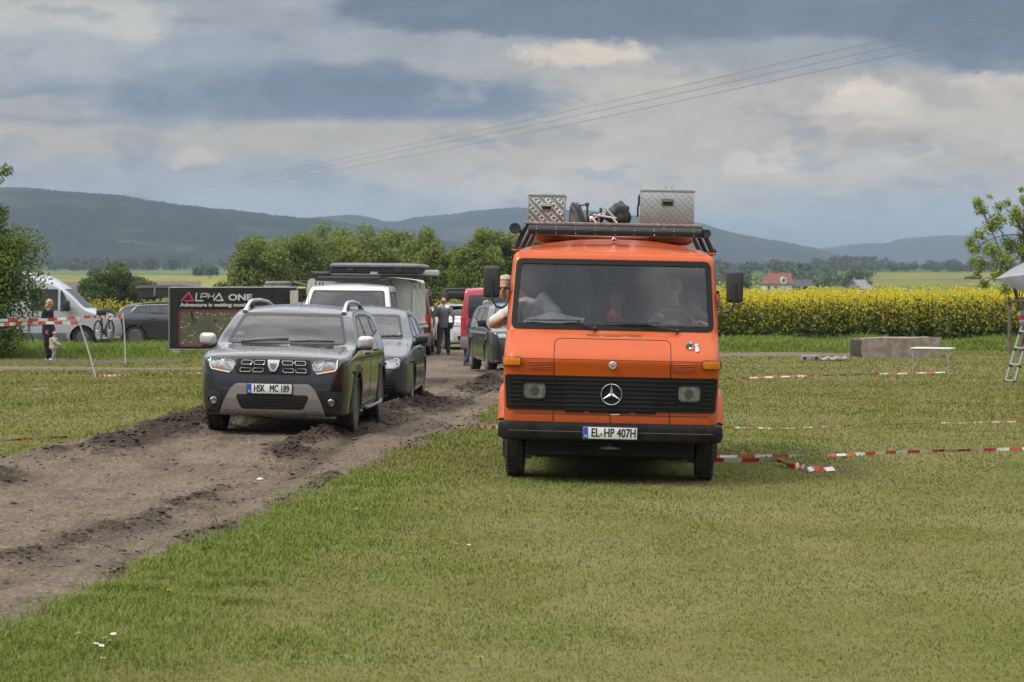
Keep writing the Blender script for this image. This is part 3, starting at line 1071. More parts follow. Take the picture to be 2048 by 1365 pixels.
def make_far_land():
    rng = np.random.default_rng(5)
    px = np.arange(-700, 2760, 4.0)
    Ds = np.r_[np.geomspace(112, 2500, 130), np.linspace(2540, 3900, 70), np.linspace(3930, 6300, 70), np.linspace(6340, 9600, 70), np.linspace(9700, 10700, 10)]
    gp, gd = np.meshgrid(px, Ds)
    z, wood = far_z(gp, gd)
    x = (gp - 1024) / F * gd
    bump = rng.uniform(0, 1, gd.shape) * 4.0 + 7 * (fbm(x * .02, gd * .012, 3, 15) - .5)
    z = z + wood * bump * sstep(2650, 3000, gd)
    forest = np.array([.014, .021, .014])
    fo2 = np.array([.040, .049, .024])
    n1 = fbm(x * .012, gd * .006, 4, 33)
    n2 = fbm(x * .03, gd * .02, 3, 35)
    col = forest + (fo2 - forest) * (sstep(.42, .7, n1) * .8 + .4 * rng.uniform(0, 1, gd.shape) * sstep(.4, .6, n2))[..., None]
    glade = (sstep(.70, .76, fbm(x * .006, gd * .01, 3, 90)) * (gd > 2700) * (gd < 3600))[..., None]
    col = col * (1 - glade * .8) + np.array([.07, .09, .035]) * glade * .8
    G, Yg, Br, Pg = np.array([.075, .115, .03]), np.array([.20, .20, .045]), np.array([.135, .10, .07]), np.array([.11, .14, .06])

    def field(c, p0, p1, d0, d1):
        m = (gp > p0) & (gp < p1) & (gd > d0 * (1 + .00006 * (gp - p0))) & (gd < d1 * (1 + .00006 * (gp - p0)))
        col[m] = c * (1 + .15 * (n2[m][:, None] - .5))
    plain = (wood < .5) & (gd < 2900)
    col[plain] = G * .9
    field(G, -700, 1400, 112, 420)
    field(Br, -700, 400, 420, 1120)
    field(Yg, 400, 520, 700, 1300)
    field(G * .9, 400, 900, 420, 700)
    field(Yg * .9, -700, 420, 1120, 1480)
    field(Yg * .9, 420, 620, 1300, 1560)
    field(Pg, -700, 620, 1560, 2000)
    field(G * 1.2, 1400, 2760, 420, 1000)
    field(Yg * .75, 1745, 2760, 1000, 1260)
    field(Br * 1.05, 1745, 2100, 1260, 1330)
    field(Yg * .8, 1745, 2760, 1330, 1750)
    field(Pg, 1400, 1745, 1300, 1420)
    o = npmesh('hills', np.c_[x.ravel(), gd.ravel(), z.ravel()], grid_faces(*gd.shape), None or far_mat(), attr={'Col': col.reshape(-1, 3)}, smooth_=True)
    tag(o, kind='structure')


def far_mat():
    m = bpy.data.materials.new('far_land')
    m.use_nodes = True
    t = m.node_tree
    b = t.nodes['Principled BSDF']
    b.inputs['Roughness'].default_value = 1
    b.inputs['Specular IOR Level'].default_value = .05
    c = nd(t, 'ShaderNodeAttribute', attribute_name='Col').outputs['Color']
    p = nd(t, 'ShaderNodeNewGeometry').outputs['Position']
    n = nd(t, 'ShaderNodeTexNoise', {'Vector': p, 'Scale': .05, 'Detail': 6, 'Roughness': .75}).outputs['Fac']
    k = smooth(t, n, .3, .7, .6, 1.35)
    c = nd(t, 'ShaderNodeVectorMath', {0: c, 3: k}, operation='SCALE').outputs[0]
    t.links.new(c, b.inputs['Base Color'])
    return m


def fz(px, D):
    return float(far_z(np.array([float(px)]), np.array([float(D)]))[0][0])


def make_woods():
    """the far hedges and woods that read as one mass"""
    rng = np.random.default_rng(8)
    C, N_, S = [], [], []

    def wood(px, D, h, wd):
        x, z = X(px, D), fz(px, D)
        m = int(60 + 4 * h)
        d = rng.normal(0, 1, (m, 3))
        d /= np.linalg.norm(d, axis=1, keepdims=True)
        c = np.array([x, D, z + h * .5]) + d * np.array([wd, wd, h * .52]) * rng.uniform(.5, 1, (m, 1))
        c[:, 2] = np.maximum(c[:, 2], z + .3)
        C.append(c)
        N_.append(d + rng.normal(0, .5, (m, 3)))
        S.append(np.full(m, h * .22))
    for i in range(150):      # left, at the foot of the hill
        px = rng.uniform(-250, 640)
        wood(px, rng.uniform(1980, 2500), rng.uniform(6, 13), rng.uniform(4, 8))
    for i in range(260):      # right, the belt of trees beyond the houses
        px = rng.uniform(1330, 2300)
        D = rng.uniform(1760, 2500) if px > 1740 else rng.uniform(1000, 2500)
        h = rng.uniform(5, 10) * (.7 if D < 1500 else 1)
        wood(px, D, h, rng.uniform(4, 8))
    for i in range(26):       # a wooded knoll
        wood(rng.normal(1705, 26), rng.uniform(2350, 2500), rng.uniform(9, 15), 8)
    for i in range(28):
        wood(rng.uniform(1400, 1740), rng.uniform(900, 1150), rng.uniform(2.5, 5), rng.uniform(3, 5))
    for i in range(40):
        wood(rng.uniform(900, 1400), rng.uniform(600, 1500), rng.uniform(5, 9), rng.uniform(4, 6))
    C, N_, S = np.concatenate(C), np.concatenate(N_), np.concatenate(S)
    v, f = leaf_quads(C, N_, S * rng.uniform(.7, 1.3, len(S)), rng, .9)
    lm = leaf_mat('wood_leaf', (.050, .066, .030), (.075, .092, .040), (.09, .105, .045), .02)
    o = npmesh('distant_woods', v, f, lm, attr={'rnd': np.repeat(rng.uniform(0, 1, len(C)), 4)})
    tag(o, kind='stuff')


def make_rape():
    rng = np.random.default_rng(21)
    V, Fq, Mi, rn, off = [], [], [], [], 0

    def put(v, f, mi):
        nonlocal off
        V.append(v)
        Fq.append(f + off)
        Mi.append(np.full(len(f), mi))
        off += len(v)
        rn.append(np.repeat(rng.uniform(0, 1, len(v) // 4), 4))

    def plants(x, y, nl, nf, fs):
        n = len(x)
        z = ground(x, y)
        h = 1.50 + .12 * rng.normal(0, 1, n) + .25 * (fbm(x * .5, y * .5, 3, 5) - .5)
        # stems
        a = rng.uniform(0, np.pi, n)
        tx, ty = x + rng.normal(0, .10, n), y + rng.normal(0, .10, n)
        w = .012
        P = np.stack([np.c_[x - w * np.cos(a), y - w * np.sin(a), z], np.c_[x + w * np.cos(a), y + w * np.sin(a), z], np.c_[tx + w * .5 * np.cos(a), ty + w * .5 * np.sin(a), z + h * .95], np.c_[tx - w * .5 * np.cos(a), ty - w * .5 * np.sin(a), z + h * .95]], 1)
        put(P.reshape(-1, 3), np.arange(4 * n).reshape(-1, 4), 0)
        # leaves, thick below and thin above
        i = np.repeat(np.arange(n), nl)
        t = rng.uniform(0, 1, len(i)) ** 1.15 * .86
        c = np.c_[x[i] + (tx - x)[i] * t + rng.normal(0, .13, len(i)), y[i] + (ty - y)[i] * t + rng.normal(0, .13, len(i)), z[i] + h[i] * t]
        v, f = leaf_quads(c, rng.normal(0, 1, (len(i), 3)) + [0, -.3, .6], rng.uniform(.10, .26, len(i)) * (1.15 - .7 * t), rng, .5)
        put(v, f, 0)
        # flower heads on side shoots
        i = np.repeat(np.arange(n), nf)
        t = 1 - .68 * rng.uniform(0, 1, len(i)) ** 1.6
        c = np.c_[x[i] + (tx - x)[i] * t + rng.normal(0, .15, len(i)), y[i] + (ty - y)[i] * t + rng.normal(0, .15, len(i)), z[i] + h[i] * t]
        for q in range(3):
            v, f = leaf_quads(c + rng.normal(0, fs * .35, c.shape), rng.normal(0, 1, (len(i), 3)) + [0, -.5, .7], fs * rng.uniform(.7, 1.3, len(i)), rng, .9)
            put(v, f, 1)
    n = 4200
    x, u = rng.uniform(2.0, 18.5, n), rng.uniform(0, 1, n) ** 1.25
    plants(x, 69.6 + u * 9 + .5 * (fbm(x * .7, x * 0, 2, 2) - .5), 16, 15, .042)
    n = 3400
    x = rng.uniform(2.0, 22, n)
    plants(x, 78.5 + rng.uniform(0, 24, n), 6, 9, .050)
    n = 3000
    x = rng.uniform(-24, 2.2, n)
    plants(x, 87 + rng.uniform(0, 1, n) ** 1.3 * 16, 10, 3, .042)
    v, f = np.concatenate(V), np.concatenate(Fq)
    lm = leaf_mat('rape_leaf', (.040, .075, .020), (.070, .105, .028), (.10, .14, .035), 2.0, .25)
    fm = leaf_mat('rape_flower', (.52, .46, .02), (.60, .55, .04), (.60, .38, .02), 3.0, .3)
    o = npmesh('rapeseed_crop', v, f, [lm, fm], attr={'rnd': np.concatenate(rn)}, fmat=np.concatenate(Mi))
    tag(o, 'field of yellow flowering rapeseed behind the meadow', kind='stuff')


def make_trees():
    global BARK
    BARK = mat('bark', (.075, .06, .045), .9, col2=(.035, .028, .022), nscale=8, bump=.8, bscale=30)
    rng = np.random.default_rng(3)
    dark = leaf_mat('dark_leaf', (.048, .092, .013), (.115, .175, .026), (.19, .24, .04), .9)
    mid = leaf_mat('willow_leaf', (.125, .168, .030), (.188, .230, .043), (.235, .26, .06), .35, .35)
    pale = leaf_mat('young_leaf', (.17, .235, .035), (.24, .30, .055), (.30, .34, .08), 1.5, .4)
    far = leaf_mat('far_leaf', (.048, .078, .02), (.08, .115, .03), (.11, .145, .036), .3)
    # broad tree at the left edge
    D = 68.0
    bz = float(ground(X(-60, D), D))
    cl = ell_clumps((0, 0, 2.4), (2.2, 1.8, 2.5), 34, .36, rng, -.95)
    cl += [((1.5, -.3, 2.2), (.85, .8, .6)), ((1.75, -.4, 1.6), (.6, .6, .55)), ((1.2, -.5, .7), (.75, .7, .6)), ((.6, -.7, .35), (.8, .7, .45)), ((-.9, -.5, .5), (1, .8, .6)), ((.85, 0, 4.1), (.28, .3, .25)), ((.5, 0, 4.0), (.7, .6, .5)), ((.95, -.2, 3.0), (.7, .6, .5)), ((1.0, 0, 5.25), (.25, .3, .2)), ((.62, 0, 5.0), (.4, .4, .4))]
    make_tree('tree', 'dense dark green tree reaching to the ground beside the woman in black', 'tree', (X(-62, D), D, bz), 4.8, cl, 42000, .09, dark, .16, rng=rng, limbs=10)
    # row of willows behind the parked cars
    W = [(520, 196, 116, 112), (590, 200, 150, 122), (665, 205, 150, 128), (735, 202, 140, 124), (800, 208, 150, 122), (865, 200, 120, 118), (955, 188, 100, 118), (1010, 190, 110, 122), (1060, 192, 120, 116)]
    names = ['leftmost of the round trees behind the banner, its crown low and open', 'round tree behind the banner, second from the left end of the row', 'tall tree rising behind the near end of the white pickup roof', 'tree straight behind the black roof tent of the pickup', 'broad tree behind the white canvas cover', 'tree at the open end of the row, above the maroon van', 'tree beyond the gap in the row, behind the walking man', 'tree partly hidden by the mirror of the orange van', 'tree mostly hidden behind the orange van']
    for (px, D, wpx, hpx), nm in zip(W, names):
        s = D / F
        bz = fz(px, D)
        h = (HOR + 12 - 578 + hpx + 4) * s + (EYE - bz) - 12 * s * 0
        h = (EYE + hpx * s - bz) * 1.05
        r = wpx * s * .5
        cl = ell_clumps((0, 0, h * .5), (r * 1.12, r * .9, h * .48), 52, .34, rng, -.9)
        cl += [((rng.uniform(-.6, .6) * r, -r * .5, h * rng.uniform(.12, .3)), (r * .45, r * .4, h * .16)) for _ in range(5)]
        cl += [((0, 0, h * .44), (r * .9, r * .75, h * .42)), ((r * .7, 0, h * .4), (r * .5, r * .5, h * .36)), ((-r * .7, 0, h * .4), (r * .5, r * .5, h * .36))]
        make_tree('tree', nm, 'tree', (X(px, D), D, bz), h, cl, 26000, .235, mid, .22, 'trees in the row behind the rapeseed', rng=rng, limbs=5, open_=.3)
    # bushy tree between the white van and the banner
    for px, D, wpx, top, nm, lab, n, lf in [
            (240, 186, 172, 519, 'tree', 'round bushy tree in the field behind the dark estate car', 18000, .20),
            (190, 182, 84, 552, 'shrub', 'low shrub at the left foot of the bushy field tree', 5000, .18),
            (302, 184, 50, 562, 'shrub', 'low shrub between the bushy field tree and the banner', 3500, .18),
            (460, 205, 60, 545, 'shrub', 'dark shrub at the left end of the tree row', 3500, .2),
            (400, 1500, 30, 531, 'tree', 'pale round tree standing in the far fields, the left of a pair', 500, 2.0),
            (424, 1490, 32, 529, 'tree', 'darker round tree of the pair in the far fields', 600, 2.0),
            (190, 1470, 34, 535, 'tree', 'dark tree in the far fields behind the bushy tree', 500, 2.0),
            (1712, 900, 66, 537, 'tree', 'broad dark tree behind the grey roofed barn', 1800, .9),
            (1475, 700, 60, 545, 'tree', 'light green tree to the left of the house with the red roof', 1300, .8),
            (1645, 950, 46, 560, 'tree', 'light shrubby tree between the black barn and the grey roofed barn', 900, .8),
            (1608, 1600, 34, 522, 'tree', 'tall dark tree standing above the black barn', 600, 2.0),
            (1945, 1300, 36, 552, 'tree', 'hazy tree in the far green field left of the sapling', 600, 1.5),
            (1920, 2000, 44, 528, 'tree', 'hazy dark tree on the edge of the far wood left of the sapling', 600, 2.4)]:
        s = D / F
        bz = fz(px, D)
        h = EYE + (HOR - top) * s - bz
        r = wpx * s * .5
        cl = ell_clumps((0, 0, h * .46), (r, r, h * .48), 26, .36, rng, -.6)
        cl += [((a * r * .62, -r * .2, h * .24), (r * .36, r * .3, h * .24)) for a in (-1, -.4, .3, 1)]
        make_tree(nm, lab, nm, (X(px, D), D, bz), h, cl, n, lf, far, r * .07, rng=rng, limbs=5, open_=.3)
    # sapling tied between stakes at the right edge
    D = 62.0
    bx, bz = X(2040, D), float(ground(X(2040, D), D))
    s = D / F
    cl = []
    for px, py, r in [(1955, 405, 14), (1968, 420, 16), (1985, 455, 20), (1955, 470, 16), (1945, 485, 14), (2000, 440, 20), (2025, 425, 18), (2042, 440, 22), (2020, 405, 10), (2050, 400, 14), (1990, 415, 12), (1985, 392, 7), (1978, 500, 22), (1950, 500, 14), (1940, 524, 12), (1965, 530, 18), (2000, 520, 24), (2025, 490, 22), (2045, 500, 22), (2060, 470, 24), (2080, 440, 24), (2090, 500, 26), (2075, 530, 24), (1990, 550, 18), (2015, 552, 20), (2035, 555, 18), (1975, 570, 13), (2010, 580, 14), (1960, 548, 10), (2065, 395, 16), (2052, 378, 8)]:
        cl.append((((px - 2040) * s, rng.uniform(-.5, .5), EYE + (HOR - py) * s - bz), (r * s, r * s * 1.2, r * s * .9)))
    make_tree('sapling', 'slender young tree with bright yellow green leaves tied to wooden stakes', 'tree', (bx, D, bz), 4.6, cl, 7500, .078, pale, .034, rng=rng, limbs=26, trunk_top=3.6, open_=.6)


def make_haze():
    v = [(-2700, -90, -2.2), (2700, -90, -2.2), (2700, 11500, -2.2), (-2700, 11500, -2.2)]
    v += [(a, b, 240) for a, b, c in v]
    mb = MB().add(v, [(0, 1, 2, 3), (4, 5, 6, 7), (0, 1, 5, 4), (1, 2, 6, 5), (2, 3, 7, 6), (3, 0, 4, 7)])
    m = bpy.data.materials.new('haze')
    m.use_nodes = True
    t = m.node_tree
    t.nodes.clear()
    pv = nd(t, 'ShaderNodeVolumePrincipled', {'Color': (.355, .445, .57, 1), 'Density': HAZE_DENS, 'Anisotropy': 0.0})
    nd(t, 'ShaderNodeOutputMaterial', {'Volume': pv.outputs[0]})
    o = mb.build('haze', m, smooth_=False)
    tag(o, kind='stuff')


HAZE_DENS = .00015
QUICK = False
make_meadow()
make_track()
make_gravel()
make_far_land()
make_woods()
make_rape()
QUICK or make_grass()
make_tall_grass()
make_trees()
make_haze()


def make_clods():
    """crumbs and stones lying on the track"""
    rng = np.random.default_rng(77)
    base = bmesh.new()
    bmesh.ops.create_icosphere(base, subdivisions=1, radius=1)
    bv = np.array([v.co[:] for v in base.verts])
    bf = np.array([[v.index for v in f.verts] for f in base.faces])
    base.free()
    n = 34000
    y = 9 + 38 * rng.uniform(0, 1, n) ** 1.25
    l, r = TL(y), TR(y)
    x = l + (r - l) * rng.uniform(0, 1, n)
    q = rng.uniform(0, 1, n)
    k = q < .25
    x[k] = RIDGE_R(y[k]) + rng.normal(0, .17, k.sum())
    k = (q > .25) & (q < .45)
    x[k] = RIDGE_L(y[k]) + rng.normal(0, .26, k.sum())
    k = (q > .45) & (q < .55)
    x[k] = r[k] + rng.normal(-.1, .25, k.sum())
    rel, mud = track_relief(x, y)
    out = (x < l) | (x > r)
    z = ground(x, y) + np.where(out, 0, rel)
    s = .004 + .014 * rng.uniform(0, 1, n) ** 4 + .022 * mud * rng.uniform(0, 1, n) ** 2
    s *= .75 + y / 60
    jit = 1 + .35 * rng.normal(0, 1, (n, len(bv), 1)).clip(-1.5, 1.5)
    a = rng.uniform(0, 6.28, n)
    P = bv[None] * jit * s[:, None, None] * np.array([1.25, .95, .75])
    ca, sa = np.cos(a)[:, None], np.sin(a)[:, None]
    P = np.stack([P[..., 0] * ca - P[..., 1] * sa, P[..., 0] * sa + P[..., 1] * ca, P[..., 2]], -1)
    P += np.stack([x, y, z + s * .3], 1)[:, None, :]
    f = (bf[None] + (np.arange(n) * len(bv))[:, None, None]).reshape(-1, 3)
    m = bpy.data.materials.new('crumbs')
    m.use_nodes = True
    t = m.node_tree
    b = t.nodes['Principled BSDF']
    b.inputs['Roughness'].default_value = 1
    at_ = nd(t, 'ShaderNodeAttribute', attribute_name='rnd').outputs['Fac']
    c = mixc(t, smooth(t, at_, .0, .6), (.032, .023, .016), (.115, .085, .060))
    c = mixc(t, smooth(t, at_, .85, 1.0), c, (.26, .22, .17))
    t.links.new(c, b.inputs['Base Color'])
    rn = np.clip(rng.uniform(0, 1, n) * (1 - .75 * mud), 0, 1)
    o = npmesh('soil_crumbs', P.reshape(-1, 3), f, m, attr={'rnd': np.repeat(rn, len(bv))})
    tag(o, kind='stuff')


make_clods()
# ------------------------------------------------------------------ vehicles: shared pieces
GLASS = glass('window_glass', (.52, .56, .55), 1.6, add=.02)
GLASS_D = glass('tinted_glass', (.25, .27, .27), add=.03)
BLACK = mat('black_plastic', (.018, .018, .018), .5, bump=.15, bscale=300)
RUBBER = mat('rubber', (.022, .021, .020), .8, bump=.3, bscale=120, dust=(-.1, .5, .55))
DARK = mat('dark_interior', (.022, .023, .026), .8)
CLOTH = mat('seat_cloth', (.06, .062, .068), .9, bump=.3, bscale=200)
CHROME = mat('chrome', (.50, .50, .50), .18, 1.0)
SILVER = mat('silver_paint', (.50, .50, .50), .38, .6, nscale=30, col2=(.42, .42, .42))
LENS = glass('lamp_glass', (.93, .93, .93), 1.5)
REFL = mat('lamp_reflector', (.55, .55, .55), .25, .9, nscale=14, col2=(.2, .2, .2), bump=.6, bscale=40)
AMBER = mat('amber_lens', (.62, .17, .01), .25, spec=.6)
REDLENS = mat('red_lens', (.35, .012, .010), .2)
WHITE = mat('plate_white', (.62, .62, .60), .4)
BLUE = mat('plate_blue', (.02, .07, .42), .4)
INK = mat('plate_ink', (.01, .01, .01), .5)
UNDER = mat('underbody', (.010, .010, .010), .9)
RIM = mat('rim_metal', (.20, .20, .20), .35, .8, dust=(-.2, .6, .5))


def wheel(parent, c, r, w, rr, spokes=5, side=1, lens=0, name='wheel', spoke_mat=None, steel=False):
    """side = +1: the outer face looks along +x"""
    mb = MB()
    M = Matrix.Translation(c) @ Matrix.Rotation(R(90) * side, 4, 'Y')
    h = w / 2
    pr = [(rr, -h * .8), (rr + (r - rr) * .45, -h), (r - .03, -h * .97), (r - .008, -h * .80)]
    gr = [-.55, -.18, .18, .55]
    for g in gr:
        a = h * g
        pr += [(r, a - .011), (r - .009, a - .007), (r - .009, a + .007), (r, a + .011)]
    pr += [(r - .008, h * .80), (r - .03, h * .97), (rr + (r - rr) * .45, h), (rr, h * .8)]
    mb.lathe(pr, 40, M)
    for k in range(44):      # tread blocks
        q = 2 * math.pi * k / 44
        for s in (-.74, 0, .74):
            p = M @ Vector(((r - .002) * math.cos(q), (r - .002) * math.sin(q), h * s))
            e = Matrix.Translation(p) @ Matrix.Rotation(R(90) * side, 4, 'Y') @ Matrix.Rotation(q, 4, 'Z')
            b = bmesh.new()
            bmesh.ops.create_cube(b, size=1)
            for v in b.verts:
                v.co = Vector((v.co.x * .012, v.co.y * .030, v.co.z * h * .30))
            mb.bm(b, 0, e)
            b.free()
    o = mb.build(name, RUBBER, parent, ang=30, clean=False)
    rm = MB()
    rm.lathe([(rr + .008, h * .86), (rr - .01, h * .9), (rr - .03, h * .55), (rr - .035, -h * .2), (.05, -h * .2)], 32, M)
    if steel:
        rm.lathe([(rr - .03, h * .5), (rr * .72, h * .30), (rr * .5, h * .55), (rr * .28, h * .7), (rr * .26, h * .95), (.001, h * .98)], 28, M)
        for k in range(8):
            q = 2 * math.pi * k / 8
            rm.ball(M @ Vector((rr * .62 * math.cos(q), rr * .62 * math.sin(q), h * .44)), .022, 6)
    else:
        rm.lathe([(.075, h * .2), (.075, h * .72), (.05, h * .80), (.001, h * .80)], 20, M)
        for k in range(spokes):
            for dq in (-.10, .10):
                q = 2 * math.pi * k / spokes + dq
                a = Vector((.05 * math.cos(q - dq), .05 * math.sin(q - dq), h * .68))
                b_ = Vector(((rr - .015) * math.cos(q + dq * .9), (rr - .015) * math.sin(q + dq * .9), h * .80))
                d = b_ - a
                b = bmesh.new()
                bmesh.ops.create_cube(b, size=1)
                for v in b.verts:
                    v.co = Vector((v.co.x * d.length, v.co.y * .034, v.co.z * .03))
                bmesh.ops.bevel(b, geom=list(b.edges), offset=.006, segments=1, affect='EDGES')
                e = M @ Matrix.Translation((a + b_) / 2) @ Matrix.Rotation(math.atan2(d.y, d.x), 4, 'Z')
                rm.bm(b, 0, e)
                b.free()
    rm.build('rim', spoke_mat or RIM, o, ang=30, clean=False)
    return o


def plate(parent, c, txt, w=.52, h=.11, name='number_plate', k=.62, rz=0, seal=True, rx=0):
    """European plate: blue band on the left, letters as raised mesh. txt: list of (letters, x in fractions of the width)"""
    o = MB().box((0, 0, 0), (w, .008, h), .006).build(name, WHITE, parent)
    o.location = c
    o.rotation_euler = (rx, 0, rz)
    MB().box((0, .004, 0), (w + .022, .012, h + .022), .005).build('plate_holder', BLACK, o)
    MB().span((-w / 2 + .002, -.0065, -h / 2 + .003), (-w / 2 + .046, -.003, h / 2 - .003)).build('band', BLUE, o, False)
    for s, x, sc in txt:
        v, f = text_mesh(s, h * 1.06 * sc, k, 0, depth=.001)
        L = MB()
        for q in (-.0022, .0022):
            for e in (-.0012, .0012):
                L.add(v, f, 0, Matrix.Translation((x * w + q, -.0055 - .0001 * (q > 0) - .0002 * (e > 0), e)))
        L.build('lettering', INK, o, False, clean=False)
    v, f = text_mesh('D', .03, .9, .001, depth=.001)
    MB().add(v, f, 0, Matrix.Translation((-w / 2 + .024, -.008, -h * .27))).build('country_letter', WHITE, o, False, clean=False)
    return o


def car_shell(sp):
    W, B, T, C, Rc, S = (pchip(sp[k]) for k in ('W', 'B', 'T', 'C', 'R', 'S'))
    L = sp['L']
    ys = np.unique(np.r_[np.linspace(0, .30, 26), np.linspace(.3, L - .3, int((L - .6) / .045)), np.linspace(L - .3, L, 16)])
    rings = []
    for y in ys:
        w, bo, te, cr, r = float(W(y)), float(B(y)), float(T(y)), float(C(y)), float(Rc(y))
        hgt = max(te - bo, .02)
        r = min(r, hgt * .45)
        rb = min(.06, hgt * .3)
        h = []
        zb = bo + rb
        xb = w * float(S(zb))
        for t in np.linspace(0, 1, 5)[:-1]:
            h.append(((xb - rb) * t, bo))
        for t in np.linspace(0, 1, 4)[:-1]:
            a = t * math.pi / 2
            h.append((xb - rb + rb * math.sin(a), bo + rb - rb * math.cos(a)))
        for z in np.linspace(zb, te - r, 26)[:-1]:
            h.append((w * float(S(z)), float(z)))
        x0 = w * float(S(te - r))
        for t in np.linspace(0, 1, 7)[:-1]:
            a = t * math.pi / 2
            h.append((x0 - r * (1 - math.cos(a)), te - r + r * math.sin(a)))
        x1 = x0 - r
        for t in np.linspace(0, 1, 15):
            x = x1 * (1 - t)
            h.append((x, te + cr * (1 - (x / max(x1, 1e-4)) ** 2)))
        rings.append([(x, y, z) for x, z in h] + [(-x, y, z) for x, z in h[-2:0:-1]])
    n = len(rings[0])
    v = [p for r in rings for p in r]
    f = []
    for i in range(len(rings) - 1):
        for k in range(n):
            l = (k + 1) % n
            f.append((i * n + k, i * n + l, (i + 1) * n + l, (i + 1) * n + k))
    f.append(tuple(range(n)))
    f.append(tuple((len(rings) - 1) * n + k for k in range(n))[::-1])
    return Shell(v, f)


def circ(cy, cz, r, n=28, a0=0, a1=360):
    return [(cy + r * math.cos(R(a0 + (a1 - a0) * k / (n - (a1 - a0 != 360)))), cz + r * math.sin(R(a0 + (a1 - a0) * k / (n - (a1 - a0 != 360))))) for k in range(n)]


def seat(parent, x, y, z, w=.5, name='seat', m=None):
    mb = MB()
    mb.box((x, y, z), (w, .5, .14), .05)
    mb.box((x, y + .30, z + .36), (w * .94, .14, .66), .06, rot=(R(-14), 0, 0))
    mb.box((x, y + .40, z + .78), (.26, .1, .18), .05, rot=(R(-10), 0, 0))
    return mb.build(name, m or CLOTH, parent)


def steering(parent, c, r, tilt, m=None):
    mb = MB()
    M = Matrix.Translation(c) @ Matrix.Rotation(tilt, 4, 'X')
    mb.tube([M @ Vector((r * math.cos(2 * math.pi * k / 28), r * math.sin(2 * math.pi * k / 28), 0)) for k in range(28)], .013, 8, closed=True)
    for q in (200, 340, 270):
        mb.tube([M @ Vector((0, 0, -.02)), M @ Vector((r * math.cos(R(q)), r * math.sin(R(q)), 0))], .012, 6)
    mb.lathe([(.07, -.03), (.07, 0), (.05, .012), (.001, .014)], 14, M)
    return mb.build('steering_wheel', m or BLACK, parent)


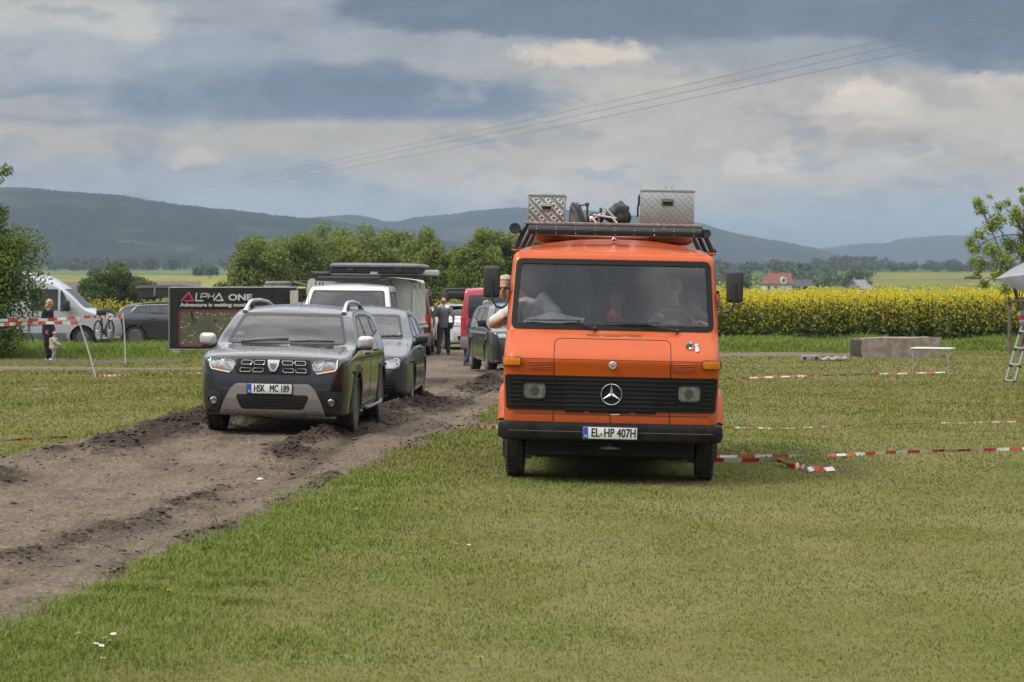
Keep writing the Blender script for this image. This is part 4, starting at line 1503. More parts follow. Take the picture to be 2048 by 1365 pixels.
def make_car(name, label, cat, sp, loc, rot, paint, group=None):
    """body with cut windows, panes, lamps, wheels, arches, seams, mirrors; sp says where"""
    root = thing(name, label, cat, loc, rot, group)
    sh = car_shell(sp)
    left, right = (lambda c: c.x < -.3), (lambda c: c.x > .3)
    L = sp['L']
    front = lambda c: c.y < sp.get('ws_max', 2.3) and c.z > sp.get('ws_min', .9)
    ws = roundpoly(sp['windscreen'], .05)
    gm = sp.get('glass', GLASS)
    sh.cut(inset(ws, .03), 'f', front)
    o = sh.pane(inset(ws, .02), 'f', .002).build('windscreen', gm, root)
    sh.frame(ws, 'f', .034, .004).build('window_frame', BLACK, o)
    if 'rear_window' in sp:
        rw = roundpoly(sp['rear_window'], .06)
        sh.cut(inset(rw, .03), 'b', lambda c: c.y > L * .6)
        o = sh.pane(inset(rw, .02), 'b', .002).build('rear_window', GLASS_D, root)
        sh.frame(rw, 'b', .034, .004).build('window_frame', BLACK, o)
    for poly in sp['side_windows']:
        p = roundpoly(poly, .04)
        for v_, t_ in (('l', left), ('r', right)):
            sh.cut(inset(p, .02), v_, t_)
            o = sh.pane(inset(p, .012), v_, .001).build('side_window', sp.get('side_glass', gm), root)
            sh.frame(p, v_, .026, .003).build('window_frame', BLACK, o)
    # arches
    for wy in sp['wheels']:
        rr = sp['arch']
        c = circ(wy, sp['wr'], rr, 40)
        for v_, t_ in (('l', left), ('r', right)):
            cl = MB()
            sh.cut(c, v_, t_)
            cw = sp.get('cladding', .03)
            o = [(a, b) for a, b in circ(wy, sp['wr'], rr + cw, 30, -12, 192)]
            i = [(a, b) for a, b in circ(wy, sp['wr'], rr - .012, 30, -12, 192)]
            ho, hi_ = sh.hits(o, v_, .012 if cw > .05 else .004), sh.hits(i, v_, .014 if cw > .05 else .006)
            d = Vector(sh.DIR[v_])
            n = len(o)
            vv = ho + hi_ + [p + d * .07 for p in hi_] + [p + d * .02 for p in ho]
            ff = []
            for k in range(n - 1):
                ff += [(k, k + 1, n + k + 1, n + k), (n + k, n + k + 1, 2 * n + k + 1, 2 * n + k), (3 * n + k, 3 * n + k + 1, k + 1, k)]
            cl.add(vv, ff)
            cl.build('wheel_arch', BLACK if sp.get('cladding', .03) > .05 else paint, root)
    body = sh.body('body', paint, root)
    # dark floor and wheel houses behind the skin
    u = MB()
    wmin = sp['track'] - .17
    u.span((-wmin, .35, sp['clear']), (wmin, L - .3, .62), .03)
    for wy in sp['wheels']:
        u.span((-wmin - .3, wy - sp['arch'], sp['wr'] + sp['arch'] - .03), (wmin + .3, wy + sp['arch'], sp['wr'] + sp['arch']), .0)
        u.tube([(-wmin - .1, wy, sp['wr']), (wmin + .1, wy, sp['wr'])], .05)
    u.build('underbody', UNDER, root)
    # seams
    for v_ in 'lr':
        sm = MB()
        for pl in sp.get('seams', []):
            sh.line(pl, v_, .0035, mb=sm)
        sm.build('panel_gap', INK, root)
    sm = MB()
    for pl in sp.get('front_seams', []):
        sh.line(pl, 'f', .0035, mb=sm)
    for pl in sp.get('top_seams', []):
        sh.line(pl, 't', .0035, mb=sm)
    if sm.v:
        sm.build('panel_gap', INK, root)
    for y, z in sp.get('handles', []):
        for s, v_ in ((-1, 'l'), (1, 'r')):
            p = sh.hit(y, z, v_, .02)
            if p:
                MB().box(p, (.03, .20, .03), .012).build('door_handle', sp.get('handle_mat', paint), root)
    # wheels
    for wy in sp['wheels']:
        for s in (-1, 1):
            wheel(root, (s * sp['track'], wy, sp['wr']), sp['wr'], sp.get('ww', .205), sp['rr'], sp.get('spokes', 5), s, spoke_mat=sp.get('rim_mat'))
    # mirrors
    if 'mirror' in sp:
        mx, my, mz, mw, mh = sp['mirror']
        for s in (-1, 1):
            m = MB()
            m.box((0, 0, 0), (mw, .15, mh), mh * .36, seg=5)
            for i, v in enumerate(m.v):
                x, y, z = v
                t = s * x / mw + .5          # 0 at the door, 1 outside
                m.v[i] = (x, y * (1 - .35 * t) - .03 * (1 - abs(2 * t - 1)), z * (1.05 - .22 * t) + .018 * t)
            o = m.build('wing_mirror', sp.get('mirror_mat', paint), root, ang=70)
            MB().box((0, .01, -mh * .42), (mw * .8, .12, mh * .22), .02).build('mirror_base', BLACK, o)
            o.location = (s * mx, my, mz)
            MB().tube([(-s * mw * .3, .0, -mh * .35), (-s * (mw * .5 + .06), .02, -mh * .45)], [.035, .04], 8).build('mirror_foot', BLACK, o)
            MB().box((0, .055, 0), (mw * .8, .012, mh * .68), .004).build('mirror_glass', CHROME, o)
    # cabin
    sx, sy, sz = sp.get('seat', (.36, 1.75, .55))
    for s in (-1, 1):
        seat(root, s * sx, sy, sz)
    if sp.get('rear_seat'):
        MB().box((0, sp['rear_seat'], sz + .33), (1.2, .14, .7), .06, rot=(R(-14), 0, 0)).build('rear_seat', CLOTH, root)
    db = MB()
    dy, dz, dw = sp.get('dash', (1.15, .98, 1.25))
    db.box((0, dy + .1, dz - .12), (dw, .5, .22), .06)
    db.build('dashboard', DARK, root)
    steering(root, (sx, dy + .38, dz + .02), .18, R(68))
    return root, sh


def lamp(sh, root, poly, view, name='headlight', back=REFL, lens=None, bulbs=(), off=.006, rim=None, fw=.012):
    o = sh.pane(poly, view, off - .004, .04).build(name, back, root)
    if rim is not None:
        sh.frame(poly, view, fw, off + .002, .05).build('lamp_rim', rim, o)
    if lens is not None:
        sh.pane(inset(poly, .002), view, off + .004, .05).build('lens', lens, o)
    for u, v, r in bulbs:
        h = sh.hit(u, v, view, off)
        if h:
            M = Matrix.Translation(h) @ Matrix.Rotation(R(90), 4, 'X')
            MB().lathe([(r, -.004), (r, .006), (r * .8, .008), (r * .5, .003), (.001, .007)], 20, M).build('bulb_ring', CHROME, o)
    return o
# ------------------------------------------------------------------ the orange van
VAN_D0, VAN_PX = 23.36, 1218
VAN_Z = float(ground(.94, 24.3)) + .005
VAN_ROLL, VAN_YAW = R(1.2), R(-2.3)


def make_van():
    orange = mat('orange_paint', (.46, .074, .005), .40, coat=.22, spec=.35, nscale=2.5, col2=(.40, .062, .005), namt=.6, dust=(.35, 1.1, .38), bump=.04, bscale=3.5)
    root = thing('camper_van', 'bright orange flat fronted van with a black grille band and a laden roof rack', 'van', (X(VAN_PX, VAN_D0), VAN_D0, VAN_Z), (0, VAN_ROLL, VAN_YAW))
    # the body is lofted from plan outlines stacked in height: z, front y, half width, corner radius, bow of the front
    lv = [(.50, .165, 1.03, .10, .05), (.56, .15, 1.035, .10, .05), (.62, .145, 1.04, .11, .05), (.72, .14, 1.045, .12, .05), (.9, .135, 1.05, .12, .05), (1.05, .125, 1.055, .12, .05), (1.12, .112, 1.055, .12, .05), (1.185, .10, 1.055, .12, .05), (1.205, .10, 1.055, .12, .05), (1.22, .108, 1.055, .12, .05), (1.26, .14, 1.052, .12, .05),
          (1.35, .245, 1.05, .12, .055), (1.44, .355, 1.046, .11, .06), (1.475, .405, 1.044, .10, .06), (1.49, .42, 1.043, .08, .06), (1.52, .434, 1.041, .07, .06), (1.7, .512, 1.033, .06, .065), (1.9, .598, 1.022, .06, .07), (2.1, .684, 1.010, .06, .075), (2.18, .718, 1.005, .07, .075), (2.20, .728, 1.003, .08, .075), (2.225, .745, .995, .09, .075), (2.25, .775, .975, .12, .08), (2.268, .815, .95, .14, .085)]
    L = 5.0
    fz_ = [pchip([(l[0], l[k]) for l in lv]) for k in (1, 2, 3, 4)]
    zs = np.unique(np.r_[np.arange(.5, 2.268, .03), [l[0] for l in lv]])
    rings = []
    for z in zs:
        yf, w, rc, bow = (float(q(z)) for q in fz_)
        h = []
        for t in np.linspace(0, 1, 34)[:-1]:
            x = (w - rc) * t
            h.append((x, yf + bow * (x / w) ** 2))
        y1 = yf + bow * ((w - rc) / w) ** 2
        for t in np.linspace(0, 1, 9):
            a = t * math.pi / 2
            h.append((w - rc + rc * math.sin(a), y1 + rc * (1 - math.cos(a))))
        for t in np.linspace(0, 1, 60)[1:]:
            h.append((w, y1 + rc + (L - y1 - rc) * t))
        h.append((w * .5, L))
        h.append((0, L))
        rings.append([(x, y, z) for x, y in h] + [(-x, y, z) for x, y in h[-2:0:-1]])
    n = len(rings[0])
    v = [p for r in rings for p in r]
    f = [(i * n + k, i * n + (k + 1) % n, (i + 1) * n + (k + 1) % n, (i + 1) * n + k) for i in range(len(rings) - 1) for k in range(n)]
    sh = Shell(v, f)
    ws = roundpoly([(-1.0, 1.492), (1.0, 1.492), (.966, 2.187), (-.966, 2.187)], .07)
    sh.cut(inset(ws, .012), 'f', lambda c: c.y < 1)
    sh.frame(ws, 'f', .052, .008).build('windscreen_seal', mat('black_rubber', (.008, .008, .008), .6, spec=.2), root)
    sh.pane(inset(ws, .04), 'f', -.004).build('windscreen', glass('van_glass', (.58, .60, .62), 1.48, .02, .010), root)
    win = roundpoly([(.56, 1.52), (1.55, 1.52), (1.55, 2.14), (.82, 2.14)], .06)
    win2 = roundpoly([(2.0, 1.52), (3.2, 1.52), (3.2, 2.12), (2.0, 2.12)], .08)
    win3 = roundpoly([(3.4, 1.52), (4.6, 1.52), (4.6, 2.12), (3.4, 2.12)], .08)
    for v_, t_ in (('l', lambda c: c.x < -.5), ('r', lambda c: c.x > .5)):
        for p in (win, win2, win3):
            sh.cut(inset(p, .03), v_, t_)
            sh.frame(p, v_, .04, .005).build('window_seal', BLACK, root)
        for p in (win2, win3):
            sh.pane(inset(p, .03), v_, .001).build('side_window', GLASS_D, root)
        sh.cut(circ(.95, .36, .47, 36), v_, t_)
        sh.cut(circ(3.55, .36, .45, 36), v_, t_)
    body = sh.body('body', orange, root)
    # wheel arch flares
    for s in (-1, 1):
        for cy in (.95, 3.55):
            fl = MB()
            pts = [(s * 1.055, cy + .5 * math.cos(R(a)), .38 + .52 * math.sin(R(a))) for a in range(24, 163, 12)]
            N = len(pts)
            sec = [(-.05, 0), (.03, -.012), (.058, -.05), (.052, -.085), (.0, -.09)]
            vv, ff = [], []
            for (x, y, z), a in zip(pts, range(24, 163, 12)):
                for o_, r_ in sec:
                    vv.append((x + s * o_, y + (r_ + .04) * math.cos(R(a)), z + (r_ + .04) * math.sin(R(a))))
            m = len(sec)
            for i in range(N - 1):
                for k in range(m - 1):
                    ff.append((i * m + k, i * m + k + 1, (i + 1) * m + k + 1, (i + 1) * m + k))
            fl.add(vv, ff)
            fl.build('wheel_arch', orange, root)
    # roof: crowned, rising a little behind the header
    xs = np.linspace(-1, 1, 41)
    ys = np.r_[np.linspace(0, .9, 26), np.linspace(1.0, L - .8, 30)]
    vv = []
    for q in ys:
        for a in xs:
            bow = .085 * a * a
            k = min(1, q / 1.0)
            w = .95 + .04 * min(1, q / .4)
            y = .815 + q + (bow if q < .9 else bow * max(0, 1 - (q - .9) * 3))
            z = 2.268 + .02 * min(1, q / .3) + (.125 * (1 - abs(a) ** 2.4)) * (math.sin(k * math.pi / 2)) ** .9
            z -= .02 * max(0, abs(a) - .9) / .1
            for rx in (-.36, .0, .36):
                z += .010 * math.exp(-((a * w - rx) / .012) ** 2) * min(1, q / .1)
            vv.append((a * w, min(y, L), z))
    nr, nc = len(ys), len(xs)
    ff = [tuple(r_) for r_ in grid_faces(nr, nc).tolist()]
    rf = MB().add(vv, ff)
    rf.add([(-.95, .80, 2.262), (.95, .80, 2.262)], [], 0)
    roof = rf.build('roof', orange, root)
    for s in (-1, 1):
        MB().span((s * .96, .95, 2.262), (s * 1.03, L, 2.28), .006).build('rain_gutter', orange, roof)
    MB().box((0, 2.9, 2.425), (1.66, 1.7, .055), .02).build('raised_box', mat('pale_orange', (.50, .12, .05), .6, nscale=5), roof)  # low box in a paler orange on the roof below the rack
    # a little antenna at the front of the roof
    a = MB().lathe([(.030, 0), (.026, .02), (.014, .035), (.011, .09), (.001, .095)], 12, Matrix.Translation((.0, 1.15, 2.385)))
    a.build('antenna_stub', CHROME, roof)
    # bonnet outline and vents
    bn = MB()
    bo = roundpoly([(-.56, .57), (.575, .57), (.575, 1.408), (-.56, 1.408)], .06)
    sh.line([(-.557, .60), (-.56, 1.34)] + [(-.56 + .06 * (1 - math.cos(R(a))), 1.345 + .06 * math.sin(R(a))) for a in range(0, 91, 15)] + [(.515 + .06 * math.sin(R(a)), 1.345 + .06 * math.cos(R(a))) for a in range(0, 91, 15)] + [(.575, 1.34), (.572, .60)], 'f', .0045, .03, mb=bn)
    sh.line([(-1.0, 1.207), (1.0, 1.207)], 'f', .0028, mb=bn)
    sh.line([(-.95, .672), (.95, .672)], 'f', .003, mb=bn)
    bn.build('panel_gap', INK, root)
    vt = MB()
    for k in range(34):
        x = -.245 + k * .0158
        if abs(x - .01) > .14:
            lo, hi = 1.430, 1.452
        else:
            lo, hi = 1.440, 1.452
        sh.pane([(x, lo), (x + .008, lo), (x + .008, hi), (x, hi)], 'f', .002, mb=vt)
    sh.pane([(-.07, 1.432), (.09, 1.432), (.09, 1.436), (-.07, 1.436)], 'f', .002, mb=vt)
    vt.build('wiper_vent', INK, root)
    for s in (-1, 1):
        lo = MB()
        dk = sh.pane(roundpoly([(s * .59 if s > 0 else -.80, 1.112), (s * .80 if s > 0 else -.59, 1.112), (s * .80 if s > 0 else -.59, 1.178), (s * .59 if s > 0 else -.80, 1.178)], .008), 'f', .001).build('vent_opening', INK, root)
        for k in range(5):
            z = 1.114 + k * .0155
            P = [sh.hit(s * q, z, 'f', .006) for q in (.592, .65, .7, .75, .798)]
            lo.tube(P, .0052, 8)
        lo.build('louvre', orange, root)
    # grille band
    gp = roundpoly([(-1.012, .712), (1.012, .712), (1.03, 1.048), (-1.03, 1.048)], .03)
    gr = sh.pane(gp, 'f', .014, .06, .02).build('grille', mat('grille_black', (.010, .010, .0095), .5, spec=.2), root)
    sl = MB()
    for k in range(7):
        z = .755 + k * .0425
        for a, b in ((-.98, -.52), (.52, .98)):
            if abs(z - .897) < .1:
                a, b = (a, -.86) if a < -.6 else (.88, b)
            P = [sh.hit(a + (b - a) * t, z, 'f', .020) for t in (0, .25, .5, .75, 1)]
            sl.tube(P, .0055, 6)
        P = [sh.hit(x, z, 'f', .020) for x in np.linspace(-.635 if abs(z - .897) < .1 else -.53, .635 if abs(z - .897) < .1 else .53, 14)]
        sl.tube(P, .0060, 6)
    sl.build('slat', mat('slat_black', (.013, .013, .0125), .45, spec=.3), gr)
    rad = sh.pane(roundpoly([(-.44, .715), (.43, .715), (.43, 1.02), (-.44, 1.02)], .02), 'f', .0165, .06, 0).build('radiator_opening', mat('deep_black', (.004, .004, .004), .8), gr)
    tb = MB()
    sh.pane(roundpoly([(-.44, .692), (-.255, .692), (-.25, .706), (-.215, .706), (-.21, .692), (.19, .692), (.195, .706), (.23, .706), (.235, .692), (.44, .692), (.44, .722), (-.44, .722)], .003), 'f', .010, .05, .01, mb=tb)
    tb.build('grille_lip', mat('grille_black', (.02, .02, .019)), gr)
    for x in (-.56, .573):
        sh.line([(x, .715), (x, 1.046)], 'f', .004, off=.0165).build('panel_gap', INK, gr)
    # round star emblem
    st = MB()
    cx, cz, ry = .005, .874, .100
    hy = sh.hit(cx, cz, 'f', .03).y
    st.tube([(cx + ry * math.cos(2 * math.pi * k / 40), hy, cz + ry * math.sin(2 * math.pi * k / 40)) for k in range(40)], .0058, 8, closed=True)
    for q in (90, 210, 330):
        d, pr = Vector((math.cos(R(q)), 0, math.sin(R(q)))), Vector((-math.sin(R(q)), 0, math.cos(R(q))))
        c = Vector((cx, hy, cz))
        st.add([c + d * ry, c + pr * .017 + d * .012, c + Vector((0, -.012, 0)), c - pr * .017 + d * .012, c + Vector((0, .006, 0))], [(0, 1, 2), (0, 2, 3), (0, 4, 1), (0, 3, 4)])
    st.build('star_emblem', CHROME, gr, ang=20)
    # headlights: a fluted lens over a bright reflector
    fluted = bpy.data.materials.new('fluted_reflector')
    fluted.use_nodes = True
    t = fluted.node_tree
    bs = t.nodes['Principled BSDF']
    bs.inputs['Metallic'].default_value = 0
    bs.inputs['Roughness'].default_value = .4
    tc = nd(t, 'ShaderNodeTexCoord').outputs['Object']
    wv = nd(t, 'ShaderNodeTexWave', {'Vector': tc, 'Scale': 16.0, 'Distortion': 1.0}).outputs['Fac']
    n1 = nd(t, 'ShaderNodeTexNoise', {'Vector': tc, 'Scale': 16.0, 'Detail': 4}).outputs['Fac']
    t.links.new(mixc(t, smooth(t, n1, .35, .65), (.80, .79, .76), (.50, .49, .47)), bs.inputs['Base Color'])
    t.links.new(nd(t, 'ShaderNodeBump', {'Height': mth(t, 'ADD', wv, n1), 'Strength': .8, 'Distance': .008}).outputs[0], bs.inputs['Normal'])
    for x in (-.742, .758):
        sq = roundpoly([(x - .112, .812), (x + .112, .812), (x + .116, .976), (x - .116, .976)], .055)
        hd = sh.frame(sq, 'f', .012, .036, .04, skirt=.03).build('headlight', BLACK, root)
        q = inset(sq, .008)
        c = sh.hit(x, .895, 'f', .0)
        rf_ = sh.pane(q, 'f', .024, .03, .03)
        rf_.build('reflector', fluted, hd)
        M = Matrix.Translation((x, c.y - .026, .893)) @ Matrix.Rotation(R(90), 4, 'X')
        MB().lathe([(.046, 0), (.048, .004), (.042, .006), (.026, .003), (.001, .005)], 22, M).build('bulb', mat('bulb_glass', (.20, .19, .17), .2, .4), hd)
        sh.pane(q, 'f', .034, .03, 0).build('lens', LENS, hd)
    # indicators wrapping the corners
    for s in (-1, 1):
        x0, x1 = (.885, 1.045) if s > 0 else (-1.045, -.885)
        i = sh.pane(roundpoly([(x0, 1.142), (x1, 1.142), (x1, 1.212), (x0, 1.212)], .008), 'f', .022, .03, .03).build('indicator', AMBER, root)
        sh.frame(roundpoly([(x0 - .006, 1.136), (x1 + .006, 1.136), (x1 + .006, 1.218), (x0 - .006, 1.218)], .01), 'f', .010, .024, .04).build('indicator_rim', mat('brown_plastic', (.09, .035, .015), .5), i)
    # badge, lock and plate on the nose
    h = sh.hit(.012, 1.157, 'f', .006)
    M = Matrix.Translation(h) @ Matrix.Rotation(R(92), 4, 'X')
    bd = MB().lathe([(.040, -.004), (.039, .006), (.030, .011), (.028, .008), (.001, .010)], 28, M).build('round_badge', SILVER, root)
    MB().ball(h + Vector((0, -.008, -.002)), (.009, .006, .012), 8).build('badge_mark', REDLENS, bd)
    h = sh.hit(.765, 1.345, 'f', .012)
    lk = MB().lathe([(.024, -.004), (.024, .02), (.018, .026), (.001, .026)], 18, Matrix.Translation(h + Vector((0, 0, .028))) @ Matrix.Rotation(R(60), 4, 'X'))
    lk.lathe([(.021, -.004), (.021, .014), (.001, .022)], 18, Matrix.Translation(h + Vector((.008, -.01, -.022))) @ Matrix.Rotation(R(60), 4, 'X'))
    lk.box(h + Vector((-.018, 0, .01)), (.05, .03, .05), .008)
    lk.build('bonnet_lock', mat('lock_metal', (.28, .28, .28), .3, .9), root)
    ps = MB()
    h = sh.hit(.83, 1.335, 'f', .010)
    ps.box(h, (.036, .012, .112), .003, rot=(R(-48), R(-10), 0))
    hp = ps.build('hasp_plate', SILVER, root)
    MB().ball(h + Vector((.005, -.012, .022)), .006, 6).build('bolt', BLACK, hp)
    MB().ball(h + Vector((-.004, .012, -.035)), .006, 6).build('bolt', BLACK, hp)
    # wipers
    for (px, py), (ax, ay), (b0x, b0y), (b1x, b1y) in (((1183.6, 659), (1144.6, 644), (1044, 642), (1156, 643)), ((1347.6, 665), (1274, 648.5), (1203, 646.5), (1311, 648))):
        def w2(px_, py_, off):
            y = .45
            x = (px_ - VAN_PX) * (VAN_D0 + y) / F
            z = EYE - (py_ - HOR - (px_ - VAN_PX) * math.tan(R(1.2)) * 1.0) * (VAN_D0 + y) / F - VAN_Z
            h = sh.hit(x, z, 'f', off)
            return h
        w = MB()
        p, e = w2(px, py, .03), w2(ax, ay, .045)
        w.ball(p, .022, 8)
        w.tube([p, p.lerp(e, .3) + Vector((0, -.02, 0)), e], [.012, .009, .006], 6)
        o = w.build('wiper_arm', BLACK, root)
        b0, b1 = w2(b0x, b0y, .03), w2(b1x, b1y, .03)
        MB().tube([b0, b0.lerp(b1, .5) + Vector((0, -.006, .002)), b1], [.005, .009, .005], 6).tube([b0.lerp(b1, .25) + Vector((0, -.016, 0)), e + Vector((0, 0, 0)), b0.lerp(b1, .9) + Vector((0, -.016, 0))], .004, 5).build('wiper_blade', BLACK, o)
    # bumper
    bp = MB()
    prof = [(.42, .05), (.44, .012), (.47, .0), (.505, -.002), (.512, .006), (.518, -.002), (.56, .0), (.585, .012), (.598, .05)]
    path = []
    for t in np.linspace(-1, 1, 41):
        path.append((t * .98, .03 * t * t))
    arc = [(.98 + .11 * math.sin(R(a)), .03 + .11 * (1 - math.cos(R(a)))) for a in range(10, 91, 10)]
    path = [(-a, b) for a, b in arc[::-1]] + path + arc
    path = [(-1.09, .42)] + path + [(1.09, .42)]
    m = len(prof)
    vv, ff = [], []
    for i, (x, y) in enumerate(path):
        a, b = Vector(path[max(0, i - 1)]), Vector(path[min(len(path) - 1, i + 1)])
        d = (b - a).normalized()
        nx, ny = d.y, -d.x
        for z, o_ in prof:
            vv.append((x - nx * o_, y - ny * o_, z))
        vv.append((x - nx * .10, y - ny * .10, .598))
        vv.append((x - nx * .10, y - ny * .10, .43))
    m += 2
    for i in range(len(path) - 1):
        for k in range(m):
            l = (k + 1) % m
            ff.append((i * m + k, i * m + l, (i + 1) * m + l, (i + 1) * m + k))
    bp.add(vv, ff)
    bm_ = bp.build('bumper', mat('bumper_black', (.007, .007, .007), .6, spec=.12, nscale=6, col2=(.018, .017, .016), bump=.2, bscale=50, dust=(.3, .55, .12)), root, ang=25)
    MB().tube([(x * .995, y - .0015, .512) for x, y in path[9:-9]], .0022, 5).build('bumper_line', mat('scuffed_grey', (.16, .15, .14), .6), bm_)
    plate(root, (.0, -.016, .505), [('EL', -.275, 1), ('HP', -.02, 1), ('407H', .305, 1)], .52, .112, k=.70)
    MB().lathe([(.014, 0), (.014, .003), (.001, .003)], 16, Matrix.Translation((-.087, -.021, .492)) @ Matrix.Rotation(R(90), 4, 'X')).build('plate_seal', mat('seal_grey', (.30, .16, .16), .5), root)
    MB().tube([(.0, .09, .585), (.0, .06, .672), (.004, .055, .68), (.085, .05, .682)], .006, 6).build('crank_handle', CHROME, root)
    tw = MB().tube([(0, .08, .40), (0, .06, .372)], .012, 8)
    tw.lathe([(.10, 0), (.105, .008), (.09, .02), (.05, .028), (.001, .03)], 20, Matrix.Translation((0, .07, .345)) @ Matrix.Diagonal((1, .5, 1, 1)))
    tw.build('tow_coupling', mat('worn_metal', (.10, .095, .085), .6, .5, nscale=20), root)
    # chassis under the van
    u = MB()
    u.span((-.82, .30, .26), (.82, 4.7, .56), .03)
    u.span((-.70, .45, .235), (.74, .75, .33), .02)
    u.tube([(-.85, .95, .36), (.85, .95, .36)], .06)
    u.tube([(-.85, 3.55, .36), (.85, 3.55, .36)], .08)
    u.tube([(-.75, .62, .30), (.8, .62, .27)], .025)
    u.build('chassis', UNDER, root)
    for s in (-1, 1):
        mf = MB()
        mf.span((s * 1.02, 1.47, .16), (s * 1.10, 1.485, .55))
        mf.span((s * .80, 1.44, .14), (s * 1.08, 1.455, .50))
        mf.build('mudflap', RUBBER, root)
    for s in (-1, 1):
        wheel(root, (s * .945, .95, .355), .355, .185, .21, side=s, steel=True)
        wheel(root, (s * .945, 3.55, .355), .355, .185, .21, side=s, steel=True)
    # mirrors on bent arms
    for s in (-1, 1):
        x = 1.205
        o = MB().box((0, 0, 0), (.165, .075, .315), .055, seg=4).build('wing_mirror', mat('mirror_black', (.022, .022, .022), .6, bump=.3, bscale=200), root, ang=60)
        o.location = (s * x, .62, 1.945)
        MB().box((0, .035, 0), (.135, .012, .27), .04).build('mirror_glass', CHROME, o)
        MB().tube([Vector(p) - Vector((s * x, .62, 1.945)) for p in [(s * 1.03, .66, 1.83), (s * 1.045, .63, 1.76), (s * 1.06, .61, 1.715), (s * 1.10, .59, 1.69), (s * 1.16, .575, 1.705), (s * 1.192, .572, 1.76), (s * 1.20, .572, 1.80), (s * 1.20, .572, 1.97)]], .012, 8).build('mirror_arm', BLACK, o)
        MB().box((s * (1.045 - x), .05, -.12), (.035, .06, .10), .012).build('mirror_bracket', mat('orange_paint', (.46, .074, .005)), o)
        MB().ball((s * (1.035 - x), .02, -.055), .018, 8).build('mirror_hinge', BLACK, o)
    # cab: floor, dash, seats, curtain, lining
    it = MB()
    it.span((-1.0, .55, .62), (1.0, 4.9, .66))
    it.span((-.99, .53, 1.0), (.99, .92, 1.525), .05)
    it.span((.34, .70, 1.45), (.92, .95, 1.56), .04)
    it.build('dashboard', mat('van_dash', (.035, .035, .037), .6), root)
    ln = MB()
    ln.span((-.985, 1.75, .7), (-.965, 4.9, 2.26))
    ln.span((.965, 3.3, .7), (.985, 4.9, 2.26))
    ln.span((-.98, 4.85, .7), (.98, 4.87, 2.26))
    ln.span((-.93, 1.0, 2.262), (.93, 4.9, 2.272))
    ln.build('cab_lining', mat('lining_grey', (.10, .105, .11), .9, nscale=3, col2=(.06, .062, .07)), root)
    cv, cf = [], []
    nn = 60
    for j, (z, sx, dx) in enumerate(((.9, 1.0, .0), (1.5, .97, .02), (1.9, .93, .0), (2.25, .86, -.05))):
        for i in range(nn):
            t = i / (nn - 1)
            cv.append((-.95 + t * .80 * sx + dx, 1.95 + .035 * math.sin(t * 46 + j * .5) + .02 * math.sin(t * 17 + j), z))
    cf = [tuple(q) for q in grid_faces(4, nn).tolist()]
    MB().add(cv, cf).build('curtain', mat('curtain_blue', (.42, .45, .53), .95), root, ang=80)
    fr = MB()
    fr.span((-.10, 1.98, .9), (-.075, 2.01, 2.24), .005)
    fr.span((-.08, 1.98, 1.98), (.95, 2.0, 2.0))
    fr.span((-.08, 2.4, 1.72), (.95, 2.42, 1.74))
    fr.span((-.1, 2.6, .9), (.95, 2.63, 1.68), .01)
    fr.build('partition_frame', mat('frame_grey', (.16, .16, .165), .6), root)
    seat(root, -.62, 1.35, 1.05, .56)
    seat(root, .62, 1.35, 1.05, .56)
    seat(root, .02, 1.42, 1.02, .44)
    steering(root, (.60, 1.0, 1.56), .225, R(38), mat('grey_wheel', (.15, .15, .15), .5))
    # roof rack
    al = mat('rack_alu', (.33, .29, .27), .45, .6, nscale=25, col2=(.22, .17, .15))
    rk = MB()
    zr = 2.535
    rk.span((-.90, .98, zr), (.885, 1.05, zr + .028), .004)
    rk.span((-.90, 4.15, zr), (.885, 4.2, zr + .028), .004)
    for s in (-.90, .845):
        rk.span((s, 1.05, zr), (s + .04, 4.15, zr + .026), .004)
    for k in range(9):
        rk.span((-.86, 1.25 + k * .34, zr - .004), (.845, 1.33 + k * .34, zr + .014), .004)
    rack = rk.build('roof_rack', al, root)
    df = MB()
    vv, ff = [], []
    pr = [(.99, 2.532), (.965, 2.515), (.952, 2.49), (.95, 2.465), (.965, 2.435), (.985, 2.43), (1.0, 2.45), (.99, 2.5)]
    for x in np.linspace(-.865, .88, 12):
        vv += [(x, a, b) for a, b in pr]
    m = len(pr)
    for i in range(11):
        for k in range(m):
            ff.append((i * m + k, i * m + (k + 1) % m, (i + 1) * m + (k + 1) % m, (i + 1) * m + k))
    ff += [tuple(range(m)), tuple(11 * m + k for k in range(m))[::-1]]
    df.add(vv, ff)
    d_ = df.build('wind_deflector', mat('gloss_black', (.02, .02, .023), .28), rack)
    bt = MB()
    for k in range(17):
        x = -.78 + k * .0985
        for z, y in ((2.516, .962),) + (((2.487, .950), (2.447, .955)) if k % 2 == 0 else ()):
            bt.ball((x, y, z), .006, 6)
    bt.build('bolt', CHROME, d_)
    for y in (1.05, 2.5, 3.9):
        for s in (-1, 1):
            lg = MB()
            lg.tube([(s * .86, y, zr - .005), (s * .90, y, zr - .03), (s * .985, y + .02, 2.33), (s * 1.0, y + .02, 2.28)], .017, 8)
            lg.tube([(s * .88, y + .14, zr - .01), (s * .985, y + .16, 2.29)], .013, 8)
            lg.ball((s * 1.01, y + .05, 2.30), .028, 8)
            lg.build('rack_leg', BLACK, rack)
    for x, z, r in ((-1.0, 2.49, .058), (.93, 2.475, .045)):
        w = MB().lathe([(.02, -.06), (r * .8, -.05), (r, -.01), (r, .04), (r * .9, .055), (r * .85, .05), (.001, .046)], 20, Matrix.Translation((x, 1.02, z)) @ Matrix.Rotation(R(90), 4, 'X'))
        w.box((x * .97, 1.04, z - .02), (.06, .05, .05), .01)
        w.build('work_lamp', BLACK, rack)
    return root


